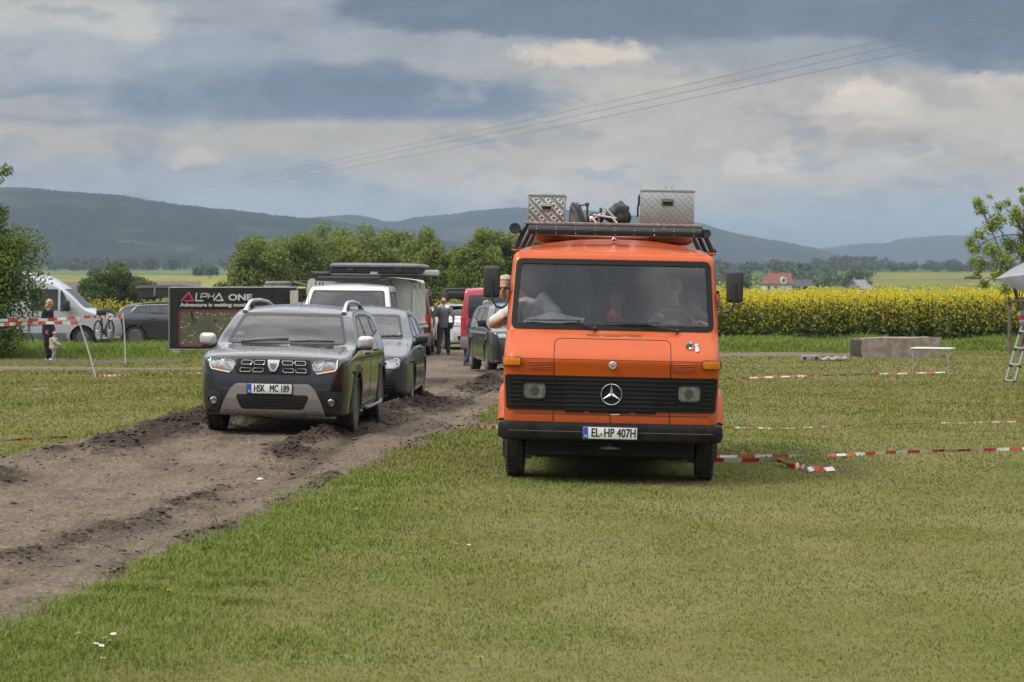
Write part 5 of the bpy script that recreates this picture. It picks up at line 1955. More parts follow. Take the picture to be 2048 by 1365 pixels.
VAN = make_van()
VAN_M = Matrix.Translation(VAN.location) @ VAN.rotation_euler.to_matrix().to_4x4()


def checker_mat(name='tread_plate', lo=(.29, .29, .285), hi=(.52, .52, .51), strength=.9):
    """bright aluminium tread plate: crossed raised bars"""
    m = bpy.data.materials.new(name)
    m.use_nodes = True
    t = m.node_tree
    b = t.nodes['Principled BSDF']
    b.inputs['Metallic'].default_value = .85
    b.inputs['Roughness'].default_value = .36
    tc = nd(t, 'ShaderNodeTexCoord').outputs['Object']
    s = nd(t, 'ShaderNodeSeparateXYZ', {0: tc})
    u = mth(t, 'ADD', s.outputs[0], s.outputs[1])

    def bars(sg, off):
        a = mth(t, 'ADD', u, mth(t, 'MULTIPLY', s.outputs[2], sg))
        c = mth(t, 'SUBTRACT', u, mth(t, 'MULTIPLY', s.outputs[2], sg))
        p = mth(t, 'ABSOLUTE', mth(t, 'SUBTRACT', mth(t, 'FRACT', mth(t, 'ADD', mth(t, 'MULTIPLY', a, 16.0), off)), .5))
        q = mth(t, 'ABSOLUTE', mth(t, 'SUBTRACT', mth(t, 'FRACT', mth(t, 'ADD', mth(t, 'MULTIPLY', c, 8.0), off)), .5))
        return mth(t, 'MULTIPLY', smooth(t, p, .24, .10), smooth(t, q, .40, .30))
    h = mth(t, 'MAXIMUM', bars(1.0, 0.0), bars(-1.0, .5))
    n = nd(t, 'ShaderNodeTexNoise', {'Vector': tc, 'Scale': 9.0, 'Detail': 5}).outputs['Fac']
    t.links.new(mixc(t, h, lo, hi), b.inputs['Base Color'])
    t.links.new(mth(t, 'ADD', mth(t, 'MULTIPLY', n, .3), .22), b.inputs['Roughness'])
    bn = nd(t, 'ShaderNodeBump', {'Height': h, 'Strength': strength, 'Distance': .012})
    t.links.new(bn.outputs[0], b.inputs['Normal'])
    return m


def van_loads():
    tp = checker_mat()
    dull = mat('dull_aluminium', (.42, .42, .41), .42, .75, nscale=5, col2=(.34, .34, .335), bump=.35, bscale=40)
    brass = mat('tarnished_handle', (.14, .12, .07), .5, .6)

    def chest(loc, size, m, label, hm):
        w, d, h = size
        o = MB().box((0, 0, h / 2), (w, d, h), .006).build('aluminium_chest', m, None)
        o.matrix_world = VAN_M @ Matrix.Translation(loc)
        tag(o, label, 'box')
        l = MB().box((0, 0, h - .012), (w + .014, d + .014, .03), .004).build('lid', dull, o)
        e = MB()
        for s in (-1, 1):
            e.span((s * w / 2 - .012, -d / 2 - .003, .0), (s * w / 2 + .003, -d / 2 + .012, h - .03), .002)
        e.span((-w / 2, -d / 2 - .003, 0), (w / 2, -d / 2 + .01, .012))
        e.build('edge_strip', dull, o)
        H = MB()
        zc = h * .56 if w < .5 else h * .64
        H.box((0, -d / 2 - .006, zc), (.125, .012, .075), .006)
        hd = H.build('handle', hm, o)
        MB().box((0, -d / 2 - .0125, zc - .004), (.092, .006, .044), .003).build('handle_recess', INK, hd)
        MB().tube([(-.045, -d / 2 - .02, zc + .01), (.045, -d / 2 - .02, zc + .01)], .008, 8).build('grip', hm, hd)
        r = MB()
        for a in (-.055, .055):
            for b in (-.03, .03):
                r.ball((a, -d / 2 - .013, zc + b), .005, 6)
        r.build('rivet', CHROME, hd)
        return o
    chest((-.70, 1.95, 2.565), (.37, .75, .30), tp, 'smaller aluminium chest of coarse tread plate on the roof rack', mat('handle_steel', (.35, .34, .32), .35, .8))
    b = chest((.545, 2.15, 2.565), (.545, 1.15, .37), checker_mat('worn_tread_plate', (.40, .40, .395), (.46, .46, .455), .12), 'larger plain aluminium chest on the roof rack with a dark handle', brass)
    MB().tube([(.0, -.2, .372), (-.02, -.2, .43)], .006, 6).tube([(.03, -.2, .372), (.06, -.2, .43), (.09, -.2, .40), (.04, -.2, .378)], .006, 6).tube([(.02, -.2, .43), (.06, -.2, .39)], .005, 6).build('latch', CHROME, b)
    lt = MB()
    for y in (-.3, .1):
        lt.box((-.285, y, .27), (.03, .05, .10), .008).tube([(-.30, y, .22), (-.30, y, .10)], .008, 6)
    lt.build('side_clasp', BLACK, b)
    # grey folded bag with its fittings
    grey = mat('bag_grey', (.115, .112, .115), .8, nscale=6, col2=(.07, .07, .072), bump=.4, bscale=30)
    o = tag(MB().build('folded_chair', grey, None), 'grey canvas camping chair folded flat beside the tread plate chest', 'chair') if False else None
    bag = MB()
    secs = [(0, -.085, .10), (.06, -.085, .085), (.13, -.08, .06), (.19, -.075, .035), (.215, -.06, .012)]
    vv, ff = [], []
    for z, x0, x1 in secs:
        for k in range(12):
            a = 2 * math.pi * k / 12
            cx, rx = (x0 + x1) / 2, (x1 - x0) / 2
            vv.append((cx + rx * (abs(math.cos(a)) ** .6) * math.copysign(1, math.cos(a)), .22 * (abs(math.sin(a)) ** .7) * math.copysign(1, math.sin(a)), z + .006 * math.sin(a * 3 + z * 40)))
    for i in range(len(secs) - 1):
        for k in range(12):
            ff.append((i * 12 + k, i * 12 + (k + 1) % 12, (i + 1) * 12 + (k + 1) % 12, (i + 1) * 12 + k))
    ff += [tuple(range(12))[::-1], tuple(48 + k for k in range(12))]
    bag.add(vv, ff)
    o = bag.build('canvas_bag', grey, None, ang=60)
    o.matrix_world = VAN_M @ Matrix.Translation((-.385, 1.75, 2.565))
    tag(o, 'grey canvas bag standing against the smaller tread plate chest', 'bag')
    MB().tube([(-.05, -.21, .20), (.0, -.225, .16), (.06, -.225, .02)], .006, 5).tube([(-.075, -.2, .17), (-.05, -.22, .12)], .008, 5).build('strap', BLACK, o)
    # metal post bracket
    st = mat('bracket_metal', (.085, .08, .075), .5, .7)
    p = MB().tube([(0, 0, 0), (0, 0, .215)], .0115, 8)
    p = p.build('post', st, None)
    p.matrix_world = VAN_M @ Matrix.Translation((-.365 + .085, 1.55, 2.55))
    p.name = 'rack_post'
    tag(p, 'thin metal post with a crossbar standing beside the grey canvas bag', 'post')
    MB().box((-.004, 0, .215), (.045, .035, .035), .006).build('post_cap', st, p)
    MB().tube([(-.02, 0, .208), (-.135, .02, .198)], .008, 6).build('crossbar', st, p)
    # folded camping chair with a bundle
    ch = thing('camping_chair', 'black folded camping chair with grey metal tubes lying on the roof rack', 'chair')
    ch.matrix_world = VAN_M @ Matrix.Translation((-.12, 1.65, 2.56))
    f_ = MB()
    for a, b in (((-.13, -.05, .02), (.0, -.02, .11)), ((-.10, -.04, .085), (.14, -.02, .055)), ((-.04, 0, .0), (-.03, 0, .12)), ((.02, -.02, .16), (.12, -.02, .06)), ((-.12, -.06, .06), (-.06, -.08, .0)), ((.1, -.03, .06), (.15, -.05, .0)), ((-.13, .1, .02), (.1, .12, .14))):
        f_.tube([Vector(a) + Vector((0, -.13, .01)), Vector(b) + Vector((0, -.13, .01))], .0125, 8)
    f_.build('frame', mat('chair_tube', (.42, .41, .40), .4, .5), ch)
    MB().ball((-.115, -.18, .06), (.024, .03, .024), 8).build('end_cap', mat('white_plastic', (.62, .60, .57), .5), ch)
    MB().box((-.02, -.14, .115), (.032, .05, .115), .014).build('armrest', BLACK, ch)
    c = MB().ball((-.07, .0, .065), (.09, .12, .06), 12)
    for i, q in enumerate(c.v):
        d = 1 + .16 * math.sin(q[0] * 55) * math.cos(q[2] * 70 + q[1] * 20)
        c.v[i] = (-.07 + (q[0] + .07) * d, q[1], .065 + (q[2] - .065) * d)
    c.build('seat', mat('chair_black', (.018, .018, .019), .85), ch)
    s = MB().ball((0, 0, 0), (.135, .17, .125), 22)
    for i, q in enumerate(s.v):
        v = Vector(q)
        d = 1 + .15 * math.sin(q[0] * 34 + q[2] * 13) + .13 * math.sin(q[2] * 46 + q[1] * 10) * math.cos(q[0] * 22) + .08 * math.sin(q[0] * 80 + q[1] * 30)
        s.v[i] = (v.x * d * (1.0 if v.z > 0 else .92), v.y * d, max(-.112, v.z * d))
    o = s.build('fabric_bundle', mat('bundle_black', (.022, .022, .023), .75, nscale=10, col2=(.045, .045, .047)), None, ang=70)
    o.matrix_world = VAN_M @ Matrix.Translation((.055, 1.68, 2.672))
    tag(o, 'black crumpled fabric bundle lying on the folded camping chair', 'bag')
    # things on the dashboard
    pv = []
    for j in range(9):
        for i in range(13):
            a, b = i / 12, j / 8
            pv.append(((a - .5) * .46 + .03 * b, (b - .5) * .22, .014 + .075 * b * (1 - (2 * a - 1) ** 2 * .5) + .010 * math.sin(a * 9 + b * 4)))
    pp = MB().add(pv, [tuple(q) for q in grid_faces(9, 13).tolist()])
    o = pp.build('paper_sheet', mat('paper_white', (.78, .76, .72), .8), None)
    o.matrix_world = VAN_M @ Matrix.Translation((-.60, .72, 1.53)) @ Matrix.Scale(1.25, 4)
    tag(o, 'crumpled white paper lying on the dashboard behind the left wiper', 'paper')
    red = mat('figure_red', (.52, .10, .06), .5, nscale=14, col2=(.40, .06, .04))
    g = MB()
    g.lathe([(.055, 0), (.05, .03), (.042, .05), (.046, .06), (.05, .09), (.052, .12), (.045, .15), (.03, .172), (.001, .18)], 18)
    g.tube([(-.045, 0, .10), (-.072, 0, .145), (-.074, 0, .172)], [.016, .012, .003], 8)
    g.tube([(.045, 0, .10), (.072, 0, .145), (.074, 0, .172)], [.016, .012, .003], 8)
    g.ball((0, -.05, .105), (.011, .014, .02), 8)
    o = g.build('dashboard_figure', red, None, ang=60)
    o.matrix_world = VAN_M @ Matrix.Translation((.0, .66, 1.528))
    tag(o, 'small red figure with pointed ears standing on the van dashboard', 'figurine')
    e = MB()
    for s in (-1, 1):
        e.ball((s * .02, -.047, .122), .007, 6)
    e.tube([(-.018, -.047, .078), (0, -.05, .074), (.018, -.047, .078)], .004, 5)
    e.build('face', INK, o)


van_loads()
# ------------------------------------------------------------------ the grey off-road car in front of the queue
def at(px, D0, wy=.9):
    x = X(px, D0)
    return x, D0, track_z(x, D0 + wy) if False else float(ground(x, D0 + wy))


SUV = dict(L=4.34,
           W=[(0, .66), (.04, .76), (.12, .835), (.25, .88), (.5, .90), (.9, .905), (3.6, .905), (4.1, .87), (4.34, .78)],
           B=[(0, .42), (.03, .27), (.10, .225), (.35, .225), (3.9, .27), (4.2, .38), (4.34, .5)],
           T=[(0, .56), (.02, .68), (.05, .82), (.10, .89), (.2, .925), (.5, .970), (.92, 1.015), (.99, 1.03), (1.35, 1.25), (1.68, 1.415), (1.9, 1.452), (2.4, 1.468), (3.4, 1.435), (3.95, 1.35), (4.1, 1.22), (4.25, 1.02), (4.34, .8)],
           C=[(0, .01), (.2, .03), (.9, .035), (1.3, .05), (1.8, .05), (2.2, .05), (3.8, .05), (4.34, .02)],
           R=[(0, .03), (.2, .07), (.9, .08), (1.3, .07), (1.8, .06), (4.34, .06)],
           S=[(.2, .965), (.40, .985), (.62, 1.0), (.86, .995), (.97, .975), (1.06, .945), (1.2, .885), (1.45, .775), (1.6, .70)],
           windscreen=[(-.735, 1.05), (.735, 1.05), (.605, 1.412), (-.605, 1.412)],
           rear_window=[(-.62, 1.12), (.62, 1.12), (.54, 1.42), (-.54, 1.42)],
           side_windows=[[(1.32, 1.10), (2.12, 1.10), (2.12, 1.405), (1.86, 1.38)], [(2.20, 1.10), (3.05, 1.115), (3.05, 1.395), (2.20, 1.408)], [(3.13, 1.13), (3.62, 1.18), (3.45, 1.355), (3.13, 1.385)]],
           wheels=(.86, 3.53), wr=.345, rr=.225, track=.785, ww=.215, arch=.405, clear=.24, cladding=.075,
           seams=[[(1.22, .40), (1.24, .75), (1.28, 1.06)], [(2.16, .38), (2.16, 1.08)], [(3.02, .6), (3.10, 1.08)], [(1.25, .40), (2.16, .36), (2.9, .38)], [(.5, .62), (1.2, .66)]],
           handles=[(1.98, .93), (2.90, .95)], mirror=(.965, 1.05, 1.075, .20, .16), seat=(.37, 1.85, .62), rear_seat=2.75, dash=(1.22, 1.02, 1.2))


def make_suv():
    paint = mat('anthracite_paint', (.013, .0145, .018), .2, .3, coat=.9, nscale=400, col2=(.022, .024, .028), namt=.5, dust=(.15, .6, .14))
    x, D0 = X(543, 28.3), 28.3
    sp = dict(SUV, mirror_mat=mat('satin_silver', (.52, .52, .52), .35, .5), rim_mat=mat('dark_rim', (.09, .09, .09), .4, .6, dust=(-.2, .6, .6)))
    root, sh = make_car('off_road_car', 'dusty anthracite off road car with silver mirrors and roof rails leading the queue', 'car', sp, (x, D0, float(ground(x, D0 + .86)) + .012), (0, R(1.2), R(-3.2)), paint)
    alu = mat('satin_silver', (.52, .52, .52))
    skid = mat('skid_silver', (.24, .228, .212), .5, .4, nscale=12, col2=(.24, .225, .205), dust=(.1, .7, .5))
    # grille
    gp = roundpoly([(-.43, .705), (.43, .705), (.46, .80), (.425, .885), (-.425, .885), (-.46, .80)], .02)
    g = sh.pane(gp, 'f', .006, .04).build('grille', mat('deep_black', (.004, .004, .004)), root)
    cf = MB()
    for s in (-1, 1):
        for i, (cx, w) in enumerate(((.165, .125), (.315, .125))):
            for z, dx in ((.842, .0), (.755, .012)):
                a, h = cx + dx, .045
                p = roundpoly([(s * (a - w / 2 + .012), z - h / 2), (s * (a + w / 2 - .004), z - h / 2), (s * (a + w / 2 + .004), z), (s * (a + w / 2 - .01), z + h / 2), (s * (a - w / 2 + .004), z + h / 2), (s * (a - w / 2), z)], .006, 2)
                sh.line(p, 'f', .0042, .03, .014, cf, closed=True)
        sh.line([(s * .24, .842), (s * .26, .842)], 'f', .006, .02, .012, cf)
    cf.build('grille_slot', CHROME, g)
    ln = MB()
    for k in range(5):
        z = .725 + k * .037
        sh.line([(-.42, z), (.42, z)], 'f', .003, .05, .008, ln)
    ln.build('grille_bar', BLACK, g)
    # shield shaped badge
    em = MB()
    o = roundpoly([(-.072, .872), (.072, .872), (.060, .80), (.030, .742), (-.030, .742), (-.060, .80)], .010, 3)
    sh.pane(o, 'f', .026, .03, .03, em)
    e = em.build('badge', CHROME, g)
    sh.pane(roundpoly([(-.044, .832), (.044, .832), (.036, .80), (.014, .762), (-.014, .762), (-.036, .80)], .006, 3), 'f', .028, .03, .0).build('badge_recess', mat('badge_grey', (.12, .12, .12), .4), e)
    # headlights
    for s in (-1, 1):
        p = roundpoly([(s * .425, .805), (s * .465, .875), (s * .60, .888), (s * .765, .905), (s * .765, .80), (s * .735, .745), (s * .52, .708), (s * .475, .745)], .02, 3)
        h = lamp(sh, root, p, 'f', 'headlight', REFL, LENS, rim=BLACK, fw=.008)
        d = MB()
        sh.line([(s * .515, .722), (s * .725, .762), (s * .748, .80), (s * .748, .888)], 'f', .007, .03, .012, d)
        d.build('light_strip', mat('strip_white', (.75, .75, .72), .3), h)
        q = roundpoly([(s * .462, .80), (s * .485, .862), (s * .585, .872), (s * .585, .80), (s * .55, .765), (s * .49, .765)], .015, 3)
        sh.line(q, 'f', .005, .03, .012, closed=True).build('inner_ring', CHROME, h)
        sh.pane(roundpoly([(s * .56, .725), (s * .72, .757), (s * .72, .79), (s * .60, .79)], .01, 3), 'f', .010, .03, 0).build('turn_lamp', mat('turn_orange', (.30, .13, .06), .3), h)
    # silver skid guard with a dark mouth, fog lamps
    sk = roundpoly([(-.625, .235), (-.575, .39), (-.50, .535), (-.43, .60), (.43, .60), (.50, .535), (.575, .39), (.625, .235), (.40, .235), (.36, .225), (-.36, .225), (-.40, .235)], .03, 3)
    s_ = sh.pane(sk, 'f', .016, .04, .03).build('skid_guard', skid, root)
    sh.pane(roundpoly([(-.415, .475), (.415, .475), (.425, .44), (.365, .305), (-.365, .305), (-.425, .44)], .03, 3), 'f', .019, .04, 0).build('air_intake', mat('deep_black', (.004, .004, .004)), s_)
    iv = MB()
    for k in range(6):
        z = .325 + k * .026
        sh.line([(-.36 - k * .009, z), (.36 + k * .009, z)], 'f', .003, .06, .021, iv)
    iv.build('intake_bar', BLACK, s_)
    iv = MB()
    for s in (-1, 1):
        sh.line([(s * .375, .295), (s * .39, .232)], 'f', .003, .03, .017, iv)
        sh.line([(s * .40, .29), (s * .56, .285)], 'f', .002, .03, .017, iv)
    iv.build('panel_gap', INK, s_)
    for s in (-1, 1):
        sh.pane([(s * .60, .27), (s * .80, .30), (s * .83, .52), (s * .64, .52), (s * .60, .42)], 'f', .008, .04, .01).build('bumper_corner', BLACK, root)
    for s in (-1, 1):
        f = sh.frame(roundpoly([(s * .625, .34), (s * .755, .33), (s * .785, .42), (s * .745, .455), (s * .635, .455), (s * .605, .40)], .03, 3), 'f', .022, .020, .03, skirt=.02).build('fog_lamp', mat('gloss_black', (.02, .02, .023)), root)
        h = sh.hit(s * .69, .393, 'f', .012)
        M = Matrix.Translation(h) @ Matrix.Rotation(R(90), 4, 'X')
        MB().lathe([(.042, -.01), (.042, .014), (.036, .018), (.034, .006), (.001, .0)], 22, M).build('reflector', REFL, f)
        MB().lathe([(.036, .012), (.022, .020), (.001, .022)], 22, M).build('lens', LENS, f)
    plate(root, (-.03, sh.hit(-.03, .54, 'f', .0).y - .028, .542), [('HSK', -.235, 1.0), ('MC', .10, 1.0), ('189', .345, 1.0)], .52, .112, k=.60, rz=R(0))
    MB().span((-.27, -.012, .468), (.21, .04, .482)).build('plate_bracket', BLACK, root)
    # bonnet creases, washer jets
    bn = MB()
    for s in (-1, 1):
        sh.line([(s * .80, .30), (s * .79, .6), (s * .74, .95)], 't', .004, .04, -.001, bn)
    sh.line([(-.70, .135), (-.45, .10), (.45, .10), (.70, .135)], 't', .004, .04, -.001, bn)
    sh.line([(-.66, .97), (.66, .97)], 't', .006, .04, -.001, bn)
    bn.build('panel_gap', INK, root)
    for s in (-1, 1):
        MB().ball(sh.hit(s * .245, .78, 't', .004), (.012, .016, .008), 8).build('washer_jet', BLACK, root)
    cr = MB()
    for s in (-1, 1):
        cr_pts = [sh.hit(s * (.44 + .06 * t), .25 + .62 * t, 't', -.006) for t in np.linspace(0, 1, 14)]
        cr.tube(cr_pts, [.002] + [.014] * 12 + [.002], 8)
    cr.build('bonnet_crease', paint, root)
    # roof rails
    for s in (-1, 1):
        r = MB()
        P = [(s * .615, 1.66, 1.405), (s * .612, 1.78, 1.478), (s * .608, 1.92, 1.528), (s * .605, 2.1, 1.552), (s * .60, 2.7, 1.558), (s * .595, 3.3, 1.53), (s * .59, 3.7, 1.47), (s * .59, 3.9, 1.39)]
        q = []
        for i in range(len(P) - 1):
            a, b = Vector(P[i]), Vector(P[i + 1])
            q += [a.lerp(b, t) for t in (0, .34, .67)]
        q.append(Vector(P[-1]))
        r.tube(q, [.042, .036, .030] + [.023] * (len(q) - 6) + [.026, .03, .034], 10)
        o = r.build('roof_rail', alu, root, ang=60)
        MB().span((s * .60 - .02, 2.02, 1.45), (s * .60 + .02, 2.18, 1.535), .01).span((s * .60 - .02, 3.35, 1.43), (s * .60 + .02, 3.5, 1.51), .01).build('rail_foot', BLACK, o)
    MB().tube([(-.02, 2.35, 1.50), (-.02, 2.42, 1.74)], [.006, .002], 6).build('antenna', BLACK, root)
    for s in (-1, 1):
        MB().tube([(s * .93, 1.25, .30), (s * .945, 1.5, .275), (s * .945, 2.9, .275), (s * .93, 3.1, .30)], .022, 8).build('side_step', mat('step_grey', (.20, .20, .20), .4, .6), root)
    st = sh.pane(rrect(-.595, 1.165, .09, .045, .01), 'f', -.004, .03, 0)
    st.build('windscreen_sticker', mat('sticker_teal', (.10, .34, .30), .5), root)
    MB().box((.0, 1.62, 1.40), (.22, .04, .06), .02).build('rear_view_mirror', BLACK, root)
    w = MB()
    for a, b in (((-.55, .99), (.02, 1.02)), ((.05, .985), (.58, 1.02))):
        w.tube([sh.hit(a[0], a[1], 't', .012), sh.hit((a[0] + b[0]) / 2, 1.03, 't', .014), sh.hit(b[0], b[1] + .04, 't', .012)], .007, 6)
    w.build('wiper', BLACK, root)
    return root, sh


SUV_ROOT, _ = make_suv()


def simple_front(sh, root, hl, gr, pl=None, wp=True, badge=None, grille_mat=None, chrome=False):
    for s in (-1, 1):
        lamp(sh, root, roundpoly([(s * a, b) for a, b in hl], .02, 3), 'f', 'headlight', REFL, LENS, rim=mat('gloss_black', (.02, .02, .023)), fw=.012)
    for p in gr:
        g = sh.pane(roundpoly(p, .02, 3), 'f', .006, .05).build('grille', mat('deep_black', (.004, .004, .004)), root)
        zs = [q[1] for q in p]
        xs = [q[0] for q in p]
        ln = MB()
        k = max(2, int((max(zs) - min(zs)) / .035))
        for i in range(k):
            z = min(zs) + (i + .5) * (max(zs) - min(zs)) / k
            sh.line([(min(xs) * .88, z), (max(xs) * .88, z)], 'f', .005, .06, .010, ln)
        ln.build('slat', CHROME if chrome else BLACK, g)
    if badge:
        h = sh.hit(badge[0], badge[1], 'f', .012)
        MB().lathe([(badge[2], -.006), (badge[2], .006), (badge[2] * .8, .008), (badge[2] * .75, .003), (.001, .006)], 20, Matrix.Translation(h) @ Matrix.Rotation(R(90), 4, 'X')).build('badge', CHROME, root)
    if wp:
        w = MB()
        z = min(q[1] for q in sh_ws(root))
        for a in (-.5, .08):
            P = [sh.hit(a + t * .55, z + .025 + .02 * t, 'f', .012) for t in (0, .5, 1)]
            w.tube(P, .007, 6)
        w.build('wiper', BLACK, root)


_ws = {}


def sh_ws(root):
    return _ws.get(root.name, [(-.6, 1.0)])


# ------------------------------------------------------------------ the blue grey hatchback behind it
HATCH = dict(L=4.25,
             W=[(0, .55), (.04, .66), (.12, .74), (.25, .80), (.5, .84), (.9, .853), (3.4, .853), (3.9, .83), (4.25, .70)],
             B=[(0, .42), (.04, .28), (.12, .20), (.35, .165), (3.9, .2), (4.1, .32), (4.25, .45)],
             T=[(0, .48), (.02, .56), (.06, .66), (.13, .735), (.25, .775), (.6, .86), (1.05, .935), (1.12, .955), (1.55, 1.17), (1.95, 1.345), (2.2, 1.395), (2.7, 1.41), (3.4, 1.36), (3.8, 1.24), (4.0, 1.05), (4.15, .92), (4.25, .7)],
             C=[(0, .01), (.2, .02), (1.0, .035), (1.5, .05), (2.1, .05), (3.8, .05), (4.25, .02)],
             R=[(0, .03), (.2, .06), (1.0, .07), (1.5, .06), (2.1, .06), (4.25, .06)],
             S=[(.15, .97), (.35, .99), (.55, 1.0), (.74, .99), (.88, .97), (.96, .935), (1.1, .87), (1.3, .775), (1.45, .69)],
             windscreen=[(-.66, .975), (.66, .975), (.545, 1.335), (-.545, 1.335)],
             rear_window=[(-.56, 1.0), (.56, 1.0), (.50, 1.28), (-.50, 1.28)],
             side_windows=[[(1.45, .985), (2.3, .985), (2.3, 1.34), (2.02, 1.31)], [(2.38, .985), (3.2, 1.0), (3.1, 1.30), (2.38, 1.345)], [(3.28, 1.02), (3.6, 1.06), (3.35, 1.25), (3.18, 1.28)]],
             wheels=(.85, 3.43), wr=.315, rr=.205, track=.735, ww=.20, arch=.352, clear=.17, cladding=.02,
             seams=[[(1.3, .28), (1.32, .6), (1.38, .94)], [(2.34, .26), (2.34, .97)], [(3.1, .5), (3.24, .98)], [(1.3, .27), (2.34, .25), (2.95, .27)], [(.9, .74), (2.0, .80), (3.6, .82)]],
             handles=[(2.15, .82), (3.05, .84)], mirror=(.93, 1.28, .965, .20, .135), seat=(.35, 1.95, .42), rear_seat=2.85, dash=(1.35, .90, 1.15))


def make_hatch():
    paint = mat('blue_grey_paint', (.016, .022, .033), .30, .3, coat=.75, dust=(.1, .5, .2), nscale=400, col2=(.025, .032, .044), namt=.5)
    x, D0 = X(703, 35.3), 35.3
    sp = dict(HATCH, handle_mat=BLACK, mirror_mat=mat('gloss_black', (.02, .02, .023)))
    root, sh = make_car('hatchback_car', 'blue grey hatchback following close behind the anthracite off road car', 'car', sp, (x, D0, float(ground(x, D0 + .85)) + .012), (0, R(1.0), R(-1.6)), paint)
    _ws[root.name] = sp['windscreen']
    simple_front(sh, root, [(.44, .60), (.46, .70), (.70, .735), (.725, .62), (.70, .555), (.46, .55)], [[(-.40, .57), (.40, .57), (.42, .70), (-.42, .70)], [(-.62, .22), (.62, .22), (.66, .36), (-.66, .36)]], badge=(0, .70, .05))
    for s in (-1, 1):
        d = MB()
        sh.line([(s * .60, .70), (s * .665, .705), (s * .68, .62), (s * .63, .585)], 'f', .006, .03, .014, d)
        d.build('light_strip', mat('strip_white', (.75, .75, .72)), root)
    plate(root, (0, sh.hit(0, .46, 'f').y - .02, .46), [('KS', -.2, 1), ('AW', .05, 1), ('52', .3, 1)] if False else [], .52, .11)
    for s in (-1, 1):
        bn = MB().tube([sh.hit(s * (.36 + .1 * t), .2 + .75 * t, 't', -.004) for t in np.linspace(0, 1, 10)], [.002] + [.010] * 8 + [.002], 6)
        bn.build('bonnet_crease', paint, root)
        sh.line([(s * .78, .35), (s * .76, .7), (s * .72, 1.0)], 't', .004, .05, -.001).build('panel_gap', INK, root)
    st = sh.pane(rrect(.60, 1.06, .06, .05, .01), 'f', -.004, .03, 0)
    st.build('windscreen_sticker', WHITE, root)
    return root


HATCH_ROOT = make_hatch()

# ------------------------------------------------------------------ the white pickup with a canvas cover
PICK = dict(L=5.1,
            W=[(0, .62), (.04, .72), (.12, .78), (.3, .82), (.6, .85), (.9, .86), (4.8, .86), (5.1, .82)],
            B=[(0, .62), (.05, .48), (.15, .42), (.4, .40), (4.9, .42), (5.1, .6)],
            T=[(0, .72), (.02, .85), (.05, 1.0), (.12, 1.06), (.5, 1.10), (1.25, 1.15), (1.34, 1.17), (1.6, 1.46), (1.82, 1.70), (1.95, 1.765), (2.2, 1.79), (3.05, 1.79), (3.12, 1.6), (3.16, 1.05), (3.3, 1.0), (5.1, 1.0)],
            C=[(0, .01), (.5, .03), (1.3, .03), (1.9, .045), (3.0, .045), (3.2, .0), (5.1, .0)],
            R=[(0, .03), (.2, .06), (1.3, .06), (1.9, .07), (3.1, .07), (5.1, .03)],
            S=[(.35, .98), (.7, 1.0), (1.05, 1.0), (1.15, .985), (1.4, .92), (1.7, .85), (1.85, .80)],
            windscreen=[(-.75, 1.19), (.75, 1.19), (.655, 1.705), (-.655, 1.705)],
            side_windows=[[(1.64, 1.19), (2.25, 1.19), (2.25, 1.69), (1.95, 1.69)], [(2.33, 1.19), (2.95, 1.19), (2.95, 1.69), (2.33, 1.69)]],
            wheels=(.9, 3.85), wr=.40, rr=.21, track=.74, ww=.25, arch=.46, clear=.40, cladding=.08,
            seams=[[(1.5, .5), (1.55, 1.15)], [(2.29, .5), (2.29, 1.17)], [(3.0, .5), (3.02, 1.17)]],
            handles=[(2.15, 1.02), (2.9, 1.02)], seat=(.36, 2.15, .80), dash=(1.55, 1.10, 1.2), ws_max=2.0)


